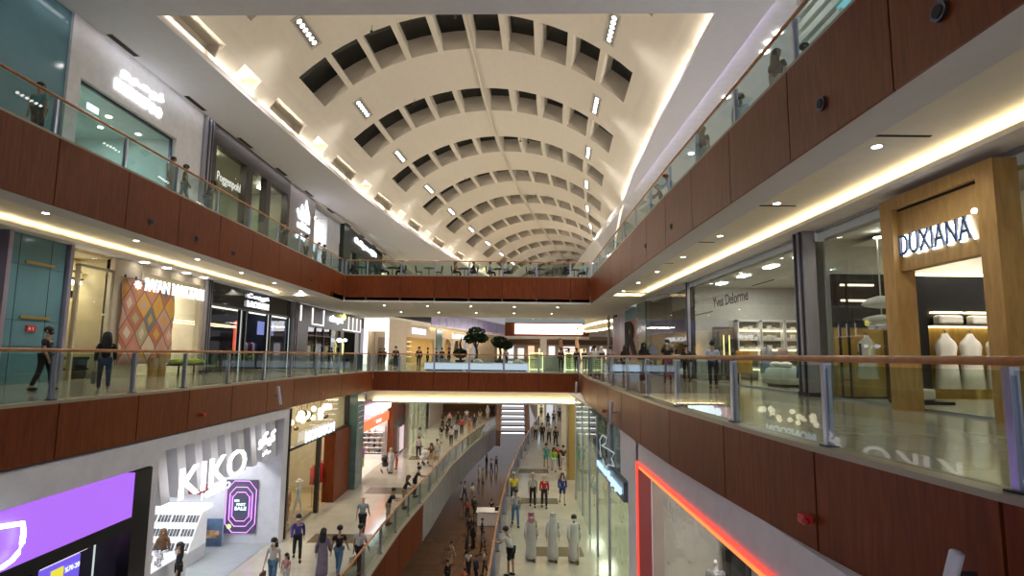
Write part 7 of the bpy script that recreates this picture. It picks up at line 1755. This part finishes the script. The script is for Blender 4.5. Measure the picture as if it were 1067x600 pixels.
# ceiling slots and sensors of the right cream ceiling
for k, (px, py) in enumerate(((942, 141), (810, 214), (730, 252), (690, 274))):
    p = onz(px, py, 5.18); o = B((p.x - .5, p.x + .5, p.y - .02, p.y + .05, 5.165, 5.181)).build('slot_vent', joint_m); tag(o, 'thin dark slot vent in the right cream ceiling, %s from the viewer' % ['nearest', 'second', 'third', 'fourth'][k], 'vent')
EXPO = 0.45
def downlight(x, y, z, e, label, grp, r=.09, col=(1, .95, .86), real=True):
    t = thing('downlight', (x, y, z), label, 'downlight', grp)
    a = MB(); a.lathe((x, y, z - .012), [(r * 1.35, 0), (r * 1.4, .006), (r * 1.3, .012)], 14); a.build('trim_ring', steel, t)
    b = MB(); b.cyl((x, y, z - .016), r, .012, 14); b.build('lamp_disc', lamp_w, t)
    if real: light('SPOT', (x, y, z - .05), e, col, .03, spot=rad(150), blend=.6)
for k in range(9):
    y = 6.5 + 4.2 * k
    if y < 36: downlight(7.0, y, 5.18, 90, 'small round downlight in the cream ceiling over the right walkway', 'downlights over the right walkway')
for k in range(8):
    y = 8.5 + 4.2 * k
    downlight(-14.0, y, 5.18, 110, 'small round downlight in the cream ceiling over the left walkway', 'downlights over the left walkway')
for k in range(5):
    x = -10 + 3.4 * k
    for yy in (45, 52): downlight(x, yy, 4.87, 90, 'small downlight in the cream underside of the top bridge', 'downlights under the top bridge')
for k in range(7):
    y = 45 + 8 * k
    for x in (interp(LL, y) - 3.0, interp(LR, y) + 1.9):
        zz = -1.32 if y < 74 else -.45
        light('SPOT', (x, y, zz), 260, (1, .95, .88), .05, spot=rad(150))
for k in range(5): light('SPOT', (-3.5, 42 + 6 * k, -1.6), 300, (1, .85, .65), .1, spot=rad(140))

for k in range(9):
    y = 20 + 6.5 * k
    for x in (-3.5 + k * .35, ): light('SPOT', (x, y, ZL - 2.0), 280, (1, .78, .55), .1, spot=rad(150))  # unseen warm spots added in the void to brighten the basement
# ================================================================== light, camera, view
w = bpy.data.worlds.new('world'); bpy.context.scene.world = w; w.use_nodes = True
w.node_tree.nodes['Background'].inputs[0].default_value = (0.80, 0.76, 0.80, 1)
w.node_tree.nodes['Background'].inputs[1].default_value = 0.32  # even ambient fill, added for base brightness through the open rear
cd = bpy.data.cameras.new('camera'); cam = bpy.data.objects.new('camera', cd); C.objects.link(cam)
cd.sensor_width = 36; cd.sensor_fit = 'HORIZONTAL'; cd.lens = F_PX / 1067 * 36; cd.clip_start = 0.05; cd.clip_end = 400
Mx = Matrix((CR, CU, -_F)).transposed().to_4x4(); Mx.translation = EYE
cam.matrix_world = Mx
sc = bpy.context.scene; sc.camera = cam
sc.view_settings.view_transform = 'Standard'; sc.view_settings.look = 'None'
sc.view_settings.exposure = EXPO; sc.view_settings.gamma = 1; sc.view_settings.use_curve_mapping = False
cy = sc.cycles
cy.use_denoising = True
cy.max_bounces = 8; cy.diffuse_bounces = 4; cy.glossy_bounces = 3; cy.transmission_bounces = 4; cy.transparent_max_bounces = 24
cy.caustics_reflective = False; cy.caustics_refractive = False
cy.sample_clamp_indirect = 4.0; cy.blur_glossy = 0.5
cy.use_light_tree = True
